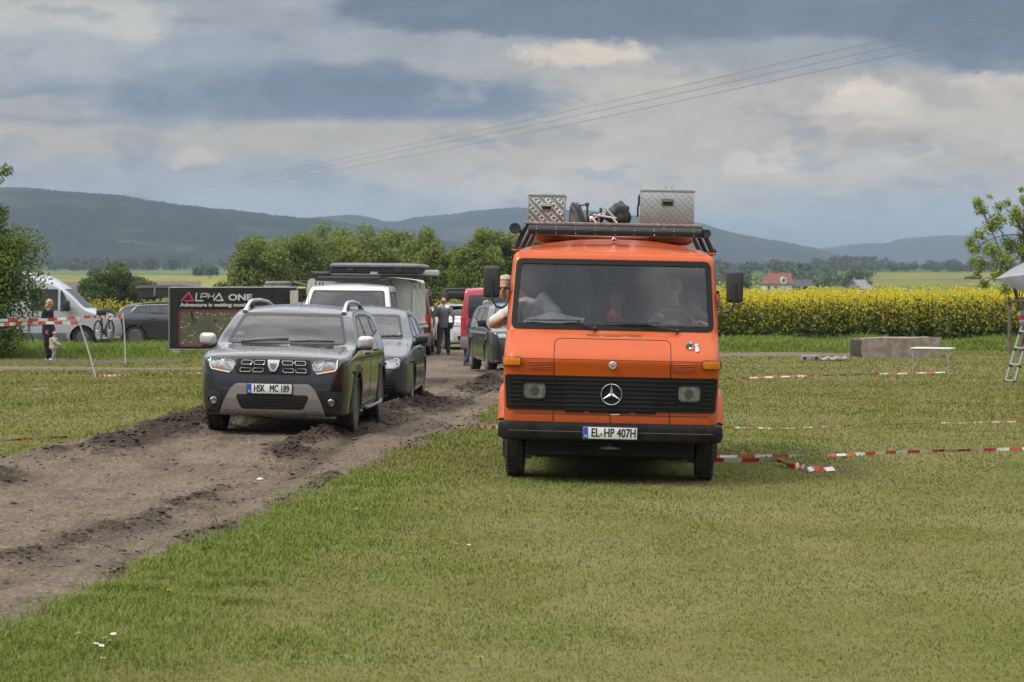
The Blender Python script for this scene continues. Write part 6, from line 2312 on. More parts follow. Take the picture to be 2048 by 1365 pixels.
def make_pickup():
    white = mat('white_paint', (.60, .60, .58), .35, coat=.6, dust=(.3, 1.0, .5))
    D0 = 42.5
    x = X(690, 44) - .08
    z = float(ground(x, D0 + 1)) + .01
    root, sh = make_car('pickup_truck', 'white pickup with a black rooftop tent and a white canvas cover over its bed', 'pickup', dict(PICK), (x, D0, z), (0, R(.6), R(-3.6)), white)
    _ws[root.name] = PICK['windscreen']
    simple_front(sh, root, [(.46, .80), (.46, .96), (.74, .96), (.74, .80)], [[(-.42, .78), (.42, .78), (.42, .98), (-.42, .98)]])
    MB().span((-.88, -.10, .50), (.88, .10, .70), .04).build('bumper', BLACK, root)
    for s in (-1, 1):
        o = MB().box((0, 0, 0), (.17, .10, .26), .05).build('wing_mirror', BLACK, root)
        o.location = (s * 1.08, 1.55, 1.24)
        MB().tube([(-s * .06, 0, -.02), (-s * .28, .1, -.02)], .016, 6).build('mirror_arm', BLACK, o)
    MB().tube([(-.62, .95, 1.12), (-.62, .93, 1.72)], [.008, .004], 6).build('whip_antenna', BLACK, root)
    MB().box((-.48, 1.78, 1.63), (.16, .04, .08), .02).build('rear_view_mirror', BLACK, root)
    # canvas cover, taut over its hoops and laced at the corner
    cv = mat('canvas_white', (.52, .51, .48), .85, nscale=1.6, col2=(.43, .42, .39), bump=.3, bscale=6, dust=(.9, 1.5, .25))
    vv, ff = [], []
    ys = np.linspace(3.25, 6.1, 40)
    nc = 0
    for y in ys:
        prof = []
        for s in (1, -1):
            zl = np.linspace(1.0, 1.86, 18)
            if s < 0:
                zl = zl[::-1]
            for zz in zl:
                sag = .018 * math.sin((y - 3.25) * 4.4) * math.sin((zz - 1.0) * 3.6) + .010 * math.sin(zz * 17 + y * 9)
                flare = .05 * max(0, (1.12 - zz) / .12)
                prof.append((s * (.99 + sag + flare - .03 * max(0, zz - 1.7)), zz - .025 * abs(math.sin((y - 3.25) * 6.6)) * (zz < 1.01)))
            if s > 0:
                for q in np.linspace(.94, -.94, 20):
                    prof.append((q, 1.90 + .07 * (1 - abs(q) ** 2.2) - .02 * math.sin((y - 3.25) * 4.4) ** 2))
        nc = len(prof)
        vv += [(a, y, b) for a, b in prof]
    ff = [tuple(q) for q in grid_faces(len(ys), nc).tolist()]
    c = MB().add(vv, ff)
    c.add(vv[:nc], [tuple(range(nc))])
    c.add(vv[-nc:], [tuple(range(nc))[::-1]])
    cover = c.build('canvas_cover', cv, root, ang=50)
    lace = MB()
    for s in (-1, 1):
        P = [(s * 1.008, 3.262, zz) for zz in np.linspace(1.05, 1.86, 28)]
        lace.tube([(a + s * .004 * math.sin(i * 2.1), b - .01 * (i % 2), q) for i, (a, b, q) in enumerate(P)], .007, 5)
        for k in range(7):
            lace.ball((s * 1.045, 3.4 + k * .42, 1.05), .018, 6)
        for y in (3.75, 4.9, 5.9):
            lace.tube([(s * .99, y, 1.88), (s * 1.012, y, 1.74)], .008, 5)
    lace.build('lacing', mat('cord_black', (.05, .045, .04), .8), cover)
    MB().span((-.97, 3.22, .62), (.97, 6.05, 1.03), .03).build('bed', mat('grey_white', (.45, .44, .41), .5, dust=(.4, 1.1, .6)), root)
    # roof rack with a tent, an awning roll and a black tube
    M = root.matrix_basis if False else Matrix.Translation(root.location) @ root.rotation_euler.to_matrix().to_4x4()
    rk = MB()
    rk.box((-.02, 1.92, 1.915), (1.15, .10, .085), .02)
    for y in (2.1, 2.6, 3.0):
        rk.tube([(-.66, y, 1.80), (-.64, y, 1.89), (.64, y, 1.89), (.66, y, 1.80)], .018, 6)
    for s in (-1, 1):
        rk.tube([(s * .64, 1.95, 1.90), (s * .64, 3.1, 1.90)], .02, 6)
    rk.build('roof_rack', BLACK, root)
    rt = thing('rooftop_tent', 'black hard shell rooftop tent with a grey lid on the white pickup', 'roof tent')
    rt.matrix_world = M @ Matrix.Translation((.32, 4.0, 1.98))
    MB().box((0, 0, .02), (1.72, 2.1, .05), .02).build('base', BLACK, rt)
    MB().box((0, 0, .105), (1.66, 2.06, .12), .02).build('shell', mat('tent_black', (.02, .02, .021), .6), rt)
    sec = []
    for z_, w_, l_ in ((.165, .86, 1.06), (.20, .86, 1.06), (.235, .80, .98), (.245, .60, .75)):
        sec.append([(a * w_, b * l_, z_) for a, b in roundpoly([(-1, -1), (1, -1), (1, 1), (-1, 1)], .12, 4)])
    n = len(sec[0])
    lid = MB().add([p for q in sec for p in q], [(i * n + k, i * n + (k + 1) % n, (i + 1) * n + (k + 1) % n, (i + 1) * n + k) for i in range(3) for k in range(n)] + [tuple(3 * n + k for k in range(n))])
    lid.build('lid', mat('tent_grey', (.13, .13, .135), .6, nscale=4, col2=(.10, .10, .105)), rt)
    ft = MB()
    for a in (-.45, .45):
        ft.box((a, -1.035, .10), (.14, .03, .10), .01)
    ft.box((0, -1.04, .03), (.14, .02, .09), .004, mi=1)
    for b in (-.6, 0, .6):
        ft.box((.84, b, .13), (.02, .04, .11), .004)
    ft.build('latch', [BLACK, mat('tag_grey', (.30, .30, .30))], rt)
    o = MB().add([], []).tube([(0, -1.0, 0), (0, .5, 0)], .062, 14).build('black_tube', BLACK, None) if False else MB().tube([(0, -.55, 0), (0, .9, 0)], .065, 16).build('storage_tube', BLACK, None)
    o.matrix_world = M @ Matrix.Translation((-.60, 2.55, 1.985)) @ Matrix.Rotation(R(-14), 4, 'Z')
    tag(o, 'black round storage tube lying lengthwise at the front of the pickup roof rack', 'tube')
    MB().lathe([(.070, -.02), (.072, .0), (.072, .05), (.066, .06)], 16, Matrix.Translation((0, -.60, 0)) @ Matrix.Rotation(R(-90), 4, 'X')).build('end_cap', BLACK, o)
    o = MB().box((0, 0, 0), (.13, 2.6, .11), .03).build('awning_roll', mat('awning_white', (.50, .50, .48), .5), None)
    o.matrix_world = M @ Matrix.Translation((1.13, 4.6, 2.06)) @ Matrix.Rotation(R(-4), 4, 'Z')
    tag(o, 'long white awning roll fixed beside the black rooftop tent', 'awning')
    MB().box((0, -1.28, 0), (.14, .06, .13), .03).build('end_cap', BLACK, o)
    o = MB().box((0, 0, 0), (.92, .5, .05), .024).build('dark_plate', mat('panel_dark', (.03, .03, .034), .35), None)  # plain dark plate without solar cells, shaped after a bar-like roof fitting
    o.matrix_world = M @ Matrix.Translation((.06, 2.5, 1.985))
    tag(o, 'flat dark panel lying on the pickup roof rack in front of the tent', 'panel')
    return root


PICK_ROOT = make_pickup()

# ------------------------------------------------------------------ cars farther back
BOXVAN = dict(L=4.9,
              W=[(0, .70), (.05, .82), (.15, .90), (.4, .95), (4.6, .95), (4.8, .93), (4.9, .88)],
              B=[(0, .42), (.05, .32), (.2, .25), (4.7, .25), (4.9, .40)],
              T=[(0, .55), (.03, .72), (.08, .90), (.2, 1.0), (.6, 1.10), (.9, 1.20), (1.5, 1.70), (1.8, 1.86), (2.2, 1.94), (4.5, 1.94), (4.72, 1.90), (4.84, 1.5), (4.9, .9)],
              C=[(0, .02), (1, .04), (2, .05), (4.9, .03)], R=[(0, .03), (.3, .06), (1.5, .07), (4.9, .07)],
              S=[(.3, .97), (.6, 1), (1.0, 1), (1.2, .985), (1.7, .90), (2.0, .86)],
              windscreen=[(-.78, 1.2), (.78, 1.2), (.70, 1.78), (-.70, 1.78)], rear_window=[(-.72, 1.22), (.72, 1.22), (.68, 1.72), (-.68, 1.72)],
              side_windows=[[(1.25, 1.2), (2.1, 1.2), (2.1, 1.75), (1.75, 1.72)], [(2.3, 1.2), (3.4, 1.2), (3.4, 1.75), (2.3, 1.75)], [(3.55, 1.2), (4.6, 1.2), (4.5, 1.75), (3.55, 1.75)]],
              wheels=(.95, 3.9), wr=.33, rr=.2, track=.80, ww=.21, arch=.38, clear=.25, cladding=.02,
              seams=[[(1.2, .35), (1.22, 1.17)], [(2.2, .35), (2.2, 1.8)], [(3.48, .35), (3.48, 1.8)]], handles=[(2.0, 1.0)], mirror=(1.05, 1.3, 1.2, .2, .2), seat=(.4, 1.9, .75), dash=(1.4, 1.1, 1.4), ws_max=1.9)


def tail(sh, root, polys, pl=None):
    for p in polys:
        for s in (-1, 1):
            sh.pane(roundpoly([(s * a, b) for a, b in p], .02, 3), 'b', .010, .05, .02).build('tail_light', REDLENS, root)


def far_cars():
    def gz(x, y):
        return float(ground(x, y)) + .01
    # maroon van seen from behind, mostly hidden by the canvas cover
    maroon = mat('maroon_paint', (.085, .010, .016), .35, coat=.5)
    D, x = 70.0, X(861, 70) - .93
    root, sh = make_car('maroon_van', 'maroon van seen from behind, half hidden by the white canvas cover', 'van', dict(BOXVAN), (x, D + 4.9, gz(x, D)), (0, 0, R(180)), maroon)
    tail(sh, root, [[(.76, .88), (.92, .88), (.92, 1.22), (.80, 1.22)]])
    MB().span((-.93, 4.78, .30), (.93, 5.0, .66), .04).build('bumper', mat('bumper_grey', (.13, .13, .14), .6), root)
    sh.pane(rrect(.84, 1.27, .16, .07, .01), 'b', .01, .05).build('reverse_light', mat('lens_white', (.5, .5, .5), .3), root)
    # red van seen from behind, beyond the dark estate
    red = mat('red_paint', (.34, .028, .042), .36, coat=.5)
    D, x = 66.0, X(989, 66) + .34
    root, sh = make_car('red_van', 'red van with a big pale rear window standing beside the walking man', 'van', dict(BOXVAN, rear_window=[(-.74, 1.2), (.74, 1.2), (.70, 1.76), (-.70, 1.76)]), (x, D + 4.9, gz(x, D)), (0, 0, R(176)), red)
    tail(sh, root, [[(.78, .84), (.93, .84), (.93, 1.15), (.82, 1.15)]])
    MB().span((-.93, 4.78, .30), (.93, 5.0, .62), .04).build('bumper', mat('bumper_grey', (.13, .13, .14)), root)
    # white off-roader facing the camera behind the walking man
    white = mat('white_paint', (.60, .60, .58))
    D, x = 78.5, X(948, 78.5)
    sp = dict(SUV, mirror_mat=BLACK, windscreen=[(-.70, 1.09), (.70, 1.09), (.60, 1.42), (-.60, 1.42)])
    root, sh = make_car('white_car', 'white off road car with black roof gear standing behind the walking man', 'car', sp, (x, D, gz(x, D)), (0, 0, R(9)), white)
    _ws[root.name] = sp['windscreen']
    simple_front(sh, root, [(.46, .76), (.46, .88), (.76, .90), (.76, .76)], [[(-.42, .72), (.42, .72), (.42, .88), (-.42, .88)], [(-.5, .3), (.5, .3), (.55, .45), (-.55, .45)]], badge=(0, .8, .06))
    M = Matrix.Translation(root.location) @ root.rotation_euler.to_matrix().to_4x4()
    rt = thing('roof_load', 'black bundle of gear strapped on the roof of the white off road car', 'roof load')
    rt.matrix_world = M @ Matrix.Translation((-.10, 2.5, 1.68))
    MB().box((0, 0, .13), (1.05, 1.7, .18), .05).box((-.15, -.3, .26), (.8, .8, .14), .06).build('load', mat('tent_black', (.02, .02, .021)), rt)
    MB().tube([(-.6, -.6, .0), (.6, -.6, .0)], .03, 6).tube([(-.6, .6, 0), (.6, .6, 0)], .03, 6).box((0, -.6, -.04), (.2, .1, .08), .02).build('crossbar', BLACK, rt)
    # dark estate beside the orange van
    grey = mat('graphite_paint', (.030, .032, .035), .3, .4, coat=.9, dust=(.1, .7, .35))
    D, x = 51.0, X(1066, 51.0)
    sp = dict(SUV, cladding=.03, arch=.39, mirror_mat=mat('gloss_black', (.02, .02, .023)), rim_mat=mat('grey_rim', (.2, .2, .2), .35, .8, dust=(-.2, .6, .5)))
    root, sh = make_car('estate_car', 'graphite car with silver roof rails half hidden behind the orange van', 'car', sp, (x, D, gz(x, D + .9)), (0, R(.5), R(8)), grey)
    _ws[root.name] = sp['windscreen']
    simple_front(sh, root, [(.44, .77), (.47, .86), (.78, .91), (.74, .76)], [[(-.43, .70), (.43, .70), (.44, .88), (-.44, .88)], [(-.78, .30), (-.50, .30), (-.50, .50), (-.76, .52)], [(.50, .30), (.78, .30), (.76, .52), (.50, .50)], [(-.45, .30), (.45, .30), (.45, .52), (-.45, .52)]], badge=(0, .8, .07), chrome=True)
    cs = MB()
    sh.line([(-.80, .285), (.80, .285)], 'f', .012, .05, .008, cs)
    cs.build('chrome_strip', CHROME, root)
    for s in (-1, 1):
        P = [(s * .615, 1.7, 1.41), (s * .612, 1.85, 1.49), (s * .60, 2.2, 1.53), (s * .6, 3.2, 1.50), (s * .59, 3.8, 1.41)]
        MB().tube(P, .022, 8).build('roof_rail', CHROME, root, ang=70)
    # dark estate in the long grass at the left, seen from the side, boot to the left
    D = 84.0
    sp = dict(SUV, L=4.34, cladding=.03, side_glass=GLASS_D)
    x1 = X(222, 83) + 4.34
    root, sh = make_car('estate_car', 'dark grey estate car parked side on between the white van and the banner', 'car', sp, (x1, D, gz(x1 - 2, D)), (0, 0, R(90)), mat('slate_paint', (.045, .047, .055), .3, .4, coat=.9))
    for v_ in 'lr':
        q = MB()
        sh.line([(1.2, 1.085), (3.7, 1.16), (3.5, 1.37), (3.1, 1.41), (2.0, 1.42), (1.7, 1.34)], v_, .013, .06, .006, q)
        q.build('chrome_trim', CHROME, root)
    for s in (-1, 1):
        sh.pane(roundpoly([(3.98, .98), (4.24, 1.0), (4.22, .86), (4.10, .84)], .02), 'l' if s < 0 else 'r', .012, .05, .02).build('tail_light', mat('bright_red_lens', (.55, .02, .03), .2), root)
    M = Matrix.Translation(root.location) @ root.rotation_euler.to_matrix().to_4x4()
    rt = thing('rooftop_tent', 'dark wedge shaped rooftop tent on the dark grey estate car behind the banner', 'roof tent')
    rt.matrix_world = M @ Matrix.Translation((0, 2.4, 1.66))
    MB().box((0, 0, .03), (1.2, 2.2, .06), .02).build('base', BLACK, rt)
    MB().prism([(-1.15, .06), (1.1, .06), (1.12, .30), (.9, .36), (-1.0, .40), (-1.2, .33)], -.6, .6, 's').build('shell', mat('tent_black', (.02, .02, .021)), rt)
    MB().prism([(-1.28, .37), (-.4, .45), (1.0, .44), (1.2, .36), (1.15, .33), (-1.2, .36)], -.63, .63, 's').build('lid', mat('tent_grey', (.26, .26, .27)), rt)
    bt = MB()
    for a in (-.6, 0, .5):
        bt.box((-.61, a, .2), (.02, .06, .28), .005)
    bt.build('strap', mat('strap_grey', (.18, .18, .18), .8), rt)
    # silver off-roader behind the banner, only its roof and load show
    D = 80.0
    x1 = X(505, 80)
    root, sh = make_car('silver_car', 'pale silver car hidden behind the banner except for its loaded roof', 'car', dict(SUV, side_glass=GLASS_D), (x1 + 4.1, D, gz(x1, D)), (0, 0, R(90)), mat('pale_silver', (.40, .40, .39), .35, .4, coat=.6))
    M = Matrix.Translation(root.location) @ root.rotation_euler.to_matrix().to_4x4()
    rt = thing('roof_load', 'beige and black roof load with poles above the end of the banner', 'roof load')
    rt.matrix_world = M @ Matrix.Translation((0, 2.5, 1.68))
    MB().box((0, .75, .28), (1.1, .9, .22), .08).box((0, .75, .45), (1.0, .8, .14), .06).build('bag', mat('bag_beige', (.22, .21, .19), .8, nscale=3, col2=(.12, .115, .11)), rt)
    MB().box((0, -.35, .32), (1.1, 1.1, .10), .04).box((0, -.5, .5), (1.0, 1.3, .08), .03).box((0, -.2, .16), (1.1, 1.8, .1), .03).build('case', mat('tent_black', (.02, .02, .021)), rt)
    tb = MB()
    for a, b, c, d in ((.3, .05, -1.0, .55), (.2, .5, -1.1, .2), (.0, .1, -.9, .62), (-.4, .05, -1.2, .3)):
        tb.tube([(-.5, a, b), (-.45, c, d)], .03, 6)
    tb.build('pole', mat('pole_grey', (.20, .20, .20), .5), rt)
    o = MB().box((0, 0, 0), (.24, .26, .07), .03).build('yellow_cloth', mat('yellow_green', (.50, .55, .03), .8), None)
    o.matrix_world = M @ Matrix.Translation((-.58, 2.42, 1.98))
    tag(o, 'small bright yellow cloth tied on the roof load above the banner', 'cloth')
    # tall white van behind the tree
    sp = dict(L=6.2,
              W=[(0, .75), (.08, .88), (.25, .97), (.5, 1.0), (6.0, 1.0), (6.2, .96)],
              B=[(0, .42), (.08, .33), (.3, .28), (6.0, .3), (6.2, .45)],
              T=[(0, .55), (.05, .78), (.12, .95), (.3, 1.08), (.75, 1.24), (.95, 1.32), (1.4, 1.72), (1.78, 2.02), (2.1, 2.22), (2.6, 2.40), (3.2, 2.46), (6.0, 2.46), (6.15, 2.3), (6.2, 1.5)],
              C=[(0, .02), (1, .05), (2.5, .09), (6.2, .08)], R=[(0, .03), (.4, .07), (1.6, .10), (2.6, .18), (6.2, .15)],
              S=[(.3, .97), (.6, 1), (1.3, 1), (1.6, .97), (2.0, .93), (2.5, .87)],
              windscreen=[(-.82, 1.34), (.82, 1.34), (.74, 1.97), (-.74, 1.97)],
              side_windows=[[(1.42, 1.30), (1.78, 1.22), (1.78, 1.93), (1.72, 1.93)], [(1.86, 1.26), (2.75, 1.26), (2.75, 1.97), (1.86, 1.97)]],
              wheels=(1.05, 4.6), wr=.36, rr=.2, track=.84, ww=.22, arch=.44, clear=.3, cladding=.03,
              seams=[[(1.35, .45), (1.40, 1.28)], [(2.82, .45), (2.82, 2.0)], [(4.1, .45), (4.1, 2.2)]], handles=[(2.65, 1.1)], seat=(.4, 2.4, .85), dash=(1.6, 1.25, 1.5), side_glass=GLASS_D, ws_max=2.2)
    D = 81.0
    x1 = X(230, 80.2)
    root, sh = make_car('white_van', 'tall silver white van with dark and blue stripes parked behind the woman in black', 'van', sp, (x1, D, gz(x1 - 3, D)), (0, 0, R(90)), mat('silver_white', (.42, .43, .455), .4, .2, coat=.4))
    st = MB()
    sh.pane([(1.3, .98), (2.2, 1.0), (3.9, .90), (3.6, .84), (2.2, .93)], 'l', .006, .06, 0, st)
    st.build('green_stripe', mat('stripe_green', (.05, .09, .08)), root)
    st = MB()
    sh.pane([(1.6, .86), (2.4, .80), (2.75, .74), (3.4, .86), (3.3, .90), (2.75, .80), (2.4, .86)], 'l', .006, .06, 0, st)
    st.build('blue_stripe', mat('stripe_blue', (.07, .11, .28)), root)
    sh.pane([(1.6, .36), (4.0, .36), (4.0, .52), (1.6, .52)], 'l', .02, .08, .02).build('sill_panel', mat('bumper_grey', (.13, .13, .14)), root)
    o = MB().box((0, 0, 0), (.12, .22, .36), .05).build('wing_mirror', BLACK, root)
    o.location = (-1.12, 1.55, 1.42)
    o = MB().box((0, 0, 0), (.12, .22, .36), .05).build('wing_mirror', BLACK, root)
    o.location = (1.12, 1.55, 1.42)


far_cars()
# ------------------------------------------------------------------ banner, tapes, table and other small things


def gz(x, y):
    return float(ground(x, y))


def stroke(mb, pts, w, y0, y1, closed=False, mi=0):
    """flat band of width w along a polyline in x,z"""
    P = [Vector(p) for p in pts]
    n = len(P)
    A, B = [], []
    for i in range(n):
        a = (P[i] - P[i - 1]) if (i > 0 or closed) else (P[1] - P[0])
        b = (P[(i + 1) % n] - P[i]) if (i < n - 1 or closed) else a
        a, b = a.normalized(), b.normalized()
        m = Vector((-a.y, a.x)) + Vector((-b.y, b.x))
        m.normalize()
        k = w / 2 / max(.45, m.dot(Vector((-a.y, a.x))))
        A.append(P[i] + m * k)
        B.append(P[i] - m * k)
    v = [(p.x, y0, p.y) for p in A] + [(p.x, y0, p.y) for p in B] + [(p.x, y1, p.y) for p in A] + [(p.x, y1, p.y) for p in B]
    f = []
    for i in range(n if closed else n - 1):
        j = (i + 1) % n
        f += [(i, j, n + j, n + i), (2 * n + i, 2 * n + j, j, i), (n + i, n + j, 3 * n + j, 3 * n + i), (2 * n + j, 2 * n + i, 3 * n + i, 3 * n + j)]
    mb.add(v, f, mi)


def make_banner():
    D = 72.0
    x0, x1 = X(338, D), X(594, D)
    zt, zb = Z(576, D), Z(698, D)
    g = gz((x0 + x1) / 2, D)
    root = thing('banner', 'black banner with white and red lettering and an aerial picture stretched on a metal frame', 'banner', (x0, D, 0))
    W = x1 - x0
    steel = mat('fence_steel', (.30, .31, .31), .45, .7)
    fr = MB()
    for q in (0, W):
        fr.tube([(q, .03, g - .02), (q, .03, zt + .02)], .021, 8)
    for z in (zt + .01, zb - .03):
        fr.tube([(0, .03, z), (W, .03, z)], .018, 8)
    for k in range(24):
        fr.tube([(W * (k + .5) / 24, .045, zb - .03), (W * (k + .5) / 24, .045, zt)], .003, 4)
    fr.build('frame', steel, root)
    for nm, q in (('foot', .03), ('foot', W - .05)):
        MB().box((q, .03, g + .05), (.62, .24, .11), .03).build('foot', mat('concrete', (.30, .29, .27), .9, nscale=12, bump=.5, bscale=40), root)
    nx, nz = 70, 24

    def wav(a, b):
        return -.004 + .022 * math.sin(a * 5.2 + b * 2) * math.sin(b * 2.2 + .3) + .010 * math.sin(a * 13 + b * 4) - .012 * math.exp(-((a % .62 - .31) / .05) ** 2) * max(0, b - .75) * 4
    vv = []
    for j in range(nz):
        for i in range(nx):
            a, b = i / (nx - 1), j / (nz - 1)
            vv.append((.02 + a * (W - .06), wav(a * W, b), zb + (zt - zb - .012 * (1 - abs(math.sin(a * W * 2.6)))) * b if b > .9 else zb + (zt - zb) * b))
    MB().add(vv, [tuple(q) for q in grid_faces(nz, nx).tolist()]).build('cloth', mat('banner_black', (.017, .017, .0165), .75, spec=.2, nscale=2.5, col2=(.026, .025, .024), bump=.1, bscale=12), root, ang=80)
    # lettering and picture follow a plane just in front of the cloth
    yq = -.040
    zx = lambda a: X(330 + a / 7.062, D) - x0
    zz = lambda b: Z(560 + b / 7.062, D)
    P = lambda L: [(zx(a), zz(b)) for a, b in L]
    redm = mat('banner_red', (.40, .035, .075), .6)
    wht = mat('banner_white', (.46, .45, .44), .6)
    m = MB()
    stroke(m, P([(228, 302), (342, 180), (398, 296), (278, 296)]), .045, yq, yq + .004)
    m.build('red_letter', redm, root, False)
    m = MB()
    stroke(m, P([(448, 185), (438, 296), (545, 296)]), .036, yq, yq + .004)
    stroke(m, P([(505, 262), (520, 196), (598, 196), (592, 236), (516, 240)]), .026, yq, yq + .004)
    stroke(m, P([(612, 264), (626, 192)]), .026, yq, yq + .004)
    stroke(m, P([(684, 264), (698, 192)]), .026, yq, yq + .004)
    stroke(m, P([(618, 232), (690, 232)]), .024, yq, yq + .004)
    stroke(m, P([(690, 296), (768, 196), (818, 292), (728, 292)]), .040, yq, yq + .004)
    v, f = text_mesh('ONE', abs(zz(300) - zz(210)) * 1.36, 1.30, .008, depth=.002)
    m.add(v, f, 0, Matrix.Translation((zx(1062), yq, zz(253))))
    v, f = text_mesh('Adventure is waiting outside', abs(zz(385) - zz(330)) * 1.22, 1.0, .005, depth=.002)
    w_ = max(p[0] for p in v) - min(p[0] for p in v)
    k = (zx(1228) - zx(215)) / w_
    m.add([(p[0] * k, p[1], p[2]) for p in v], f, 0, Matrix.Translation((zx(721), yq, zz(356))))
    m.build('lettering', wht, root, False, clean=False)
    a, b, c, d = zx(208), zx(1165), zz(938), zz(436)
    bd = MB()
    stroke(bd, roundpoly([(a, c), (b, c), (b, d), (a, d)], .08, 4), .05, yq, yq + .004, closed=True)
    bd.build('picture_border', mat('banner_maroon', (.16, .014, .035), .6), root, False)
    pic = bpy.data.materials.new('aerial_print')
    pic.use_nodes = True
    t = pic.node_tree
    bs = t.nodes['Principled BSDF']
    bs.inputs['Roughness'].default_value = .6
    tc = nd(t, 'ShaderNodeTexCoord').outputs['Object']
    n1 = nd(t, 'ShaderNodeTexNoise', {'Vector': tc, 'Scale': 2.2, 'Detail': 5}).outputs['Fac']
    n2 = nd(t, 'ShaderNodeTexNoise', {'Vector': tc, 'Scale': 7.0, 'Detail': 4, 'Roughness': .7}).outputs['Fac']
    cc = mixc(t, smooth(t, n1, .35, .65), (.070, .078, .030), (.105, .088, .052))
    cc = mixc(t, smooth(t, n2, .55, .68), cc, (.026, .028, .020))
    t.links.new(cc, bs.inputs['Base Color'])
    pc = MB().span((a + .02, yq + .006, c + .02), (b - .02, yq + .010, d - .02)).build('picture', pic, root, False)
    sp, rd = MB(), random.Random(4)
    pts = [(465, 465), (510, 485), (455, 530), (600, 490), (660, 495), (715, 500), (800, 480), (840, 490), (880, 480), (930, 545), (960, 540), (860, 550), (245, 600), (270, 605), (330, 620), (300, 655), (345, 655), (410, 675), (400, 720), (435, 715), (410, 760), (340, 790), (380, 795), (330, 800), (290, 850), (270, 885), (375, 880), (760, 660), (815, 650), (800, 680), (765, 730), (845, 725), (780, 690), (240, 680), (720, 640), (1000, 520), (1050, 500), (1095, 480)]
    for px_, py_ in pts:
        for _ in range(2):
            u, w = zx(px_ + rd.uniform(-14, 14)), zz(py_ + rd.uniform(-9, 9))
            s = rd.uniform(.012, .028)
            sp.box((u, yq + .004, w), (s * 1.4, .004, s), 0, rot=(0, rd.uniform(-.6, .6), 0))
    sp.build('picture_tents', wht, pc, False, clean=False)
    # pale board at the right end of the frame
    o = MB().box((0, 0, .95), (.24, .05, 1.92), .006).build('pale_board', mat('weathered_board', (.36, .34, .29), .8, nscale=4, col2=(.26, .23, .18)), None)
    o.location = (X(587, D) + .03, D - .12, gz(X(587, D), D))
    tag(o, 'pale weathered upright board at the end of the black banner', 'board')


TAPE_R, TAPE_W = mat('tape_red', (.46, .045, .030), .45), mat('tape_white', (.58, .57, .54), .45)


def make_tape(pts, label, h=.075, stripe=.125, seed=1, tilt=None, sag=.0, n_sub=3, phase=0):
    """red and white barrier tape through world points; the strip twists a little along its way"""
    rd = random.Random(seed)
    P = [Vector(p) for p in pts]
    # resample
    S = [0]
    for i in range(1, len(P)):
        S.append(S[-1] + (P[i] - P[i - 1]).length)
    L = S[-1]
    n = max(2, int(L / stripe)) * n_sub
    mb = MB()
    v = []
    for i in range(n + 1):
        s = L * i / n
        k = max(j for j in range(len(S)) if S[j] <= s + 1e-9)
        k = min(k, len(P) - 2)
        t = (s - S[k]) / max(1e-6, S[k + 1] - S[k])
        c = P[k].lerp(P[k + 1], t)
        c = c + Vector((0, 0, -sag * 4 * (s / L) * (1 - s / L)))
        d = (P[k + 1] - P[k]).normalized()
        a = (tilt if tilt is not None else .9) * math.sin(s * 1.7 + seed) + .25 * math.sin(s * 5.3 + seed * 2)
        side = d.cross(Vector((0, 0, 1))).normalized()
        u = Vector((0, 0, 1)) * math.cos(a) + side * math.sin(a)
        v += [c - u * h / 2, c + u * h / 2]
    for i in range(n):
        q = [2 * i, 2 * i + 2, 2 * i + 3, 2 * i + 1]
        mb.add([v[j] for j in q], [(0, 1, 2, 3)], (i // n_sub + phase) % 2)
    o = mb.build('barrier_tape', [TAPE_R, TAPE_W], None, True, 80)
    return tag(o, label, 'barrier tape', 'red and white barrier tapes')


def gp(px, py, dz=.0):
    """the ground point that the photograph shows at px, py"""
    D = 30.0
    for _ in range(40):
        z = gz(X(px, D), D)
        D = D * .5 + .5 * (EYE - z) * F / (py - HOR)
    return Vector((X(px, D), D, gz(X(px, D), D) + dz))


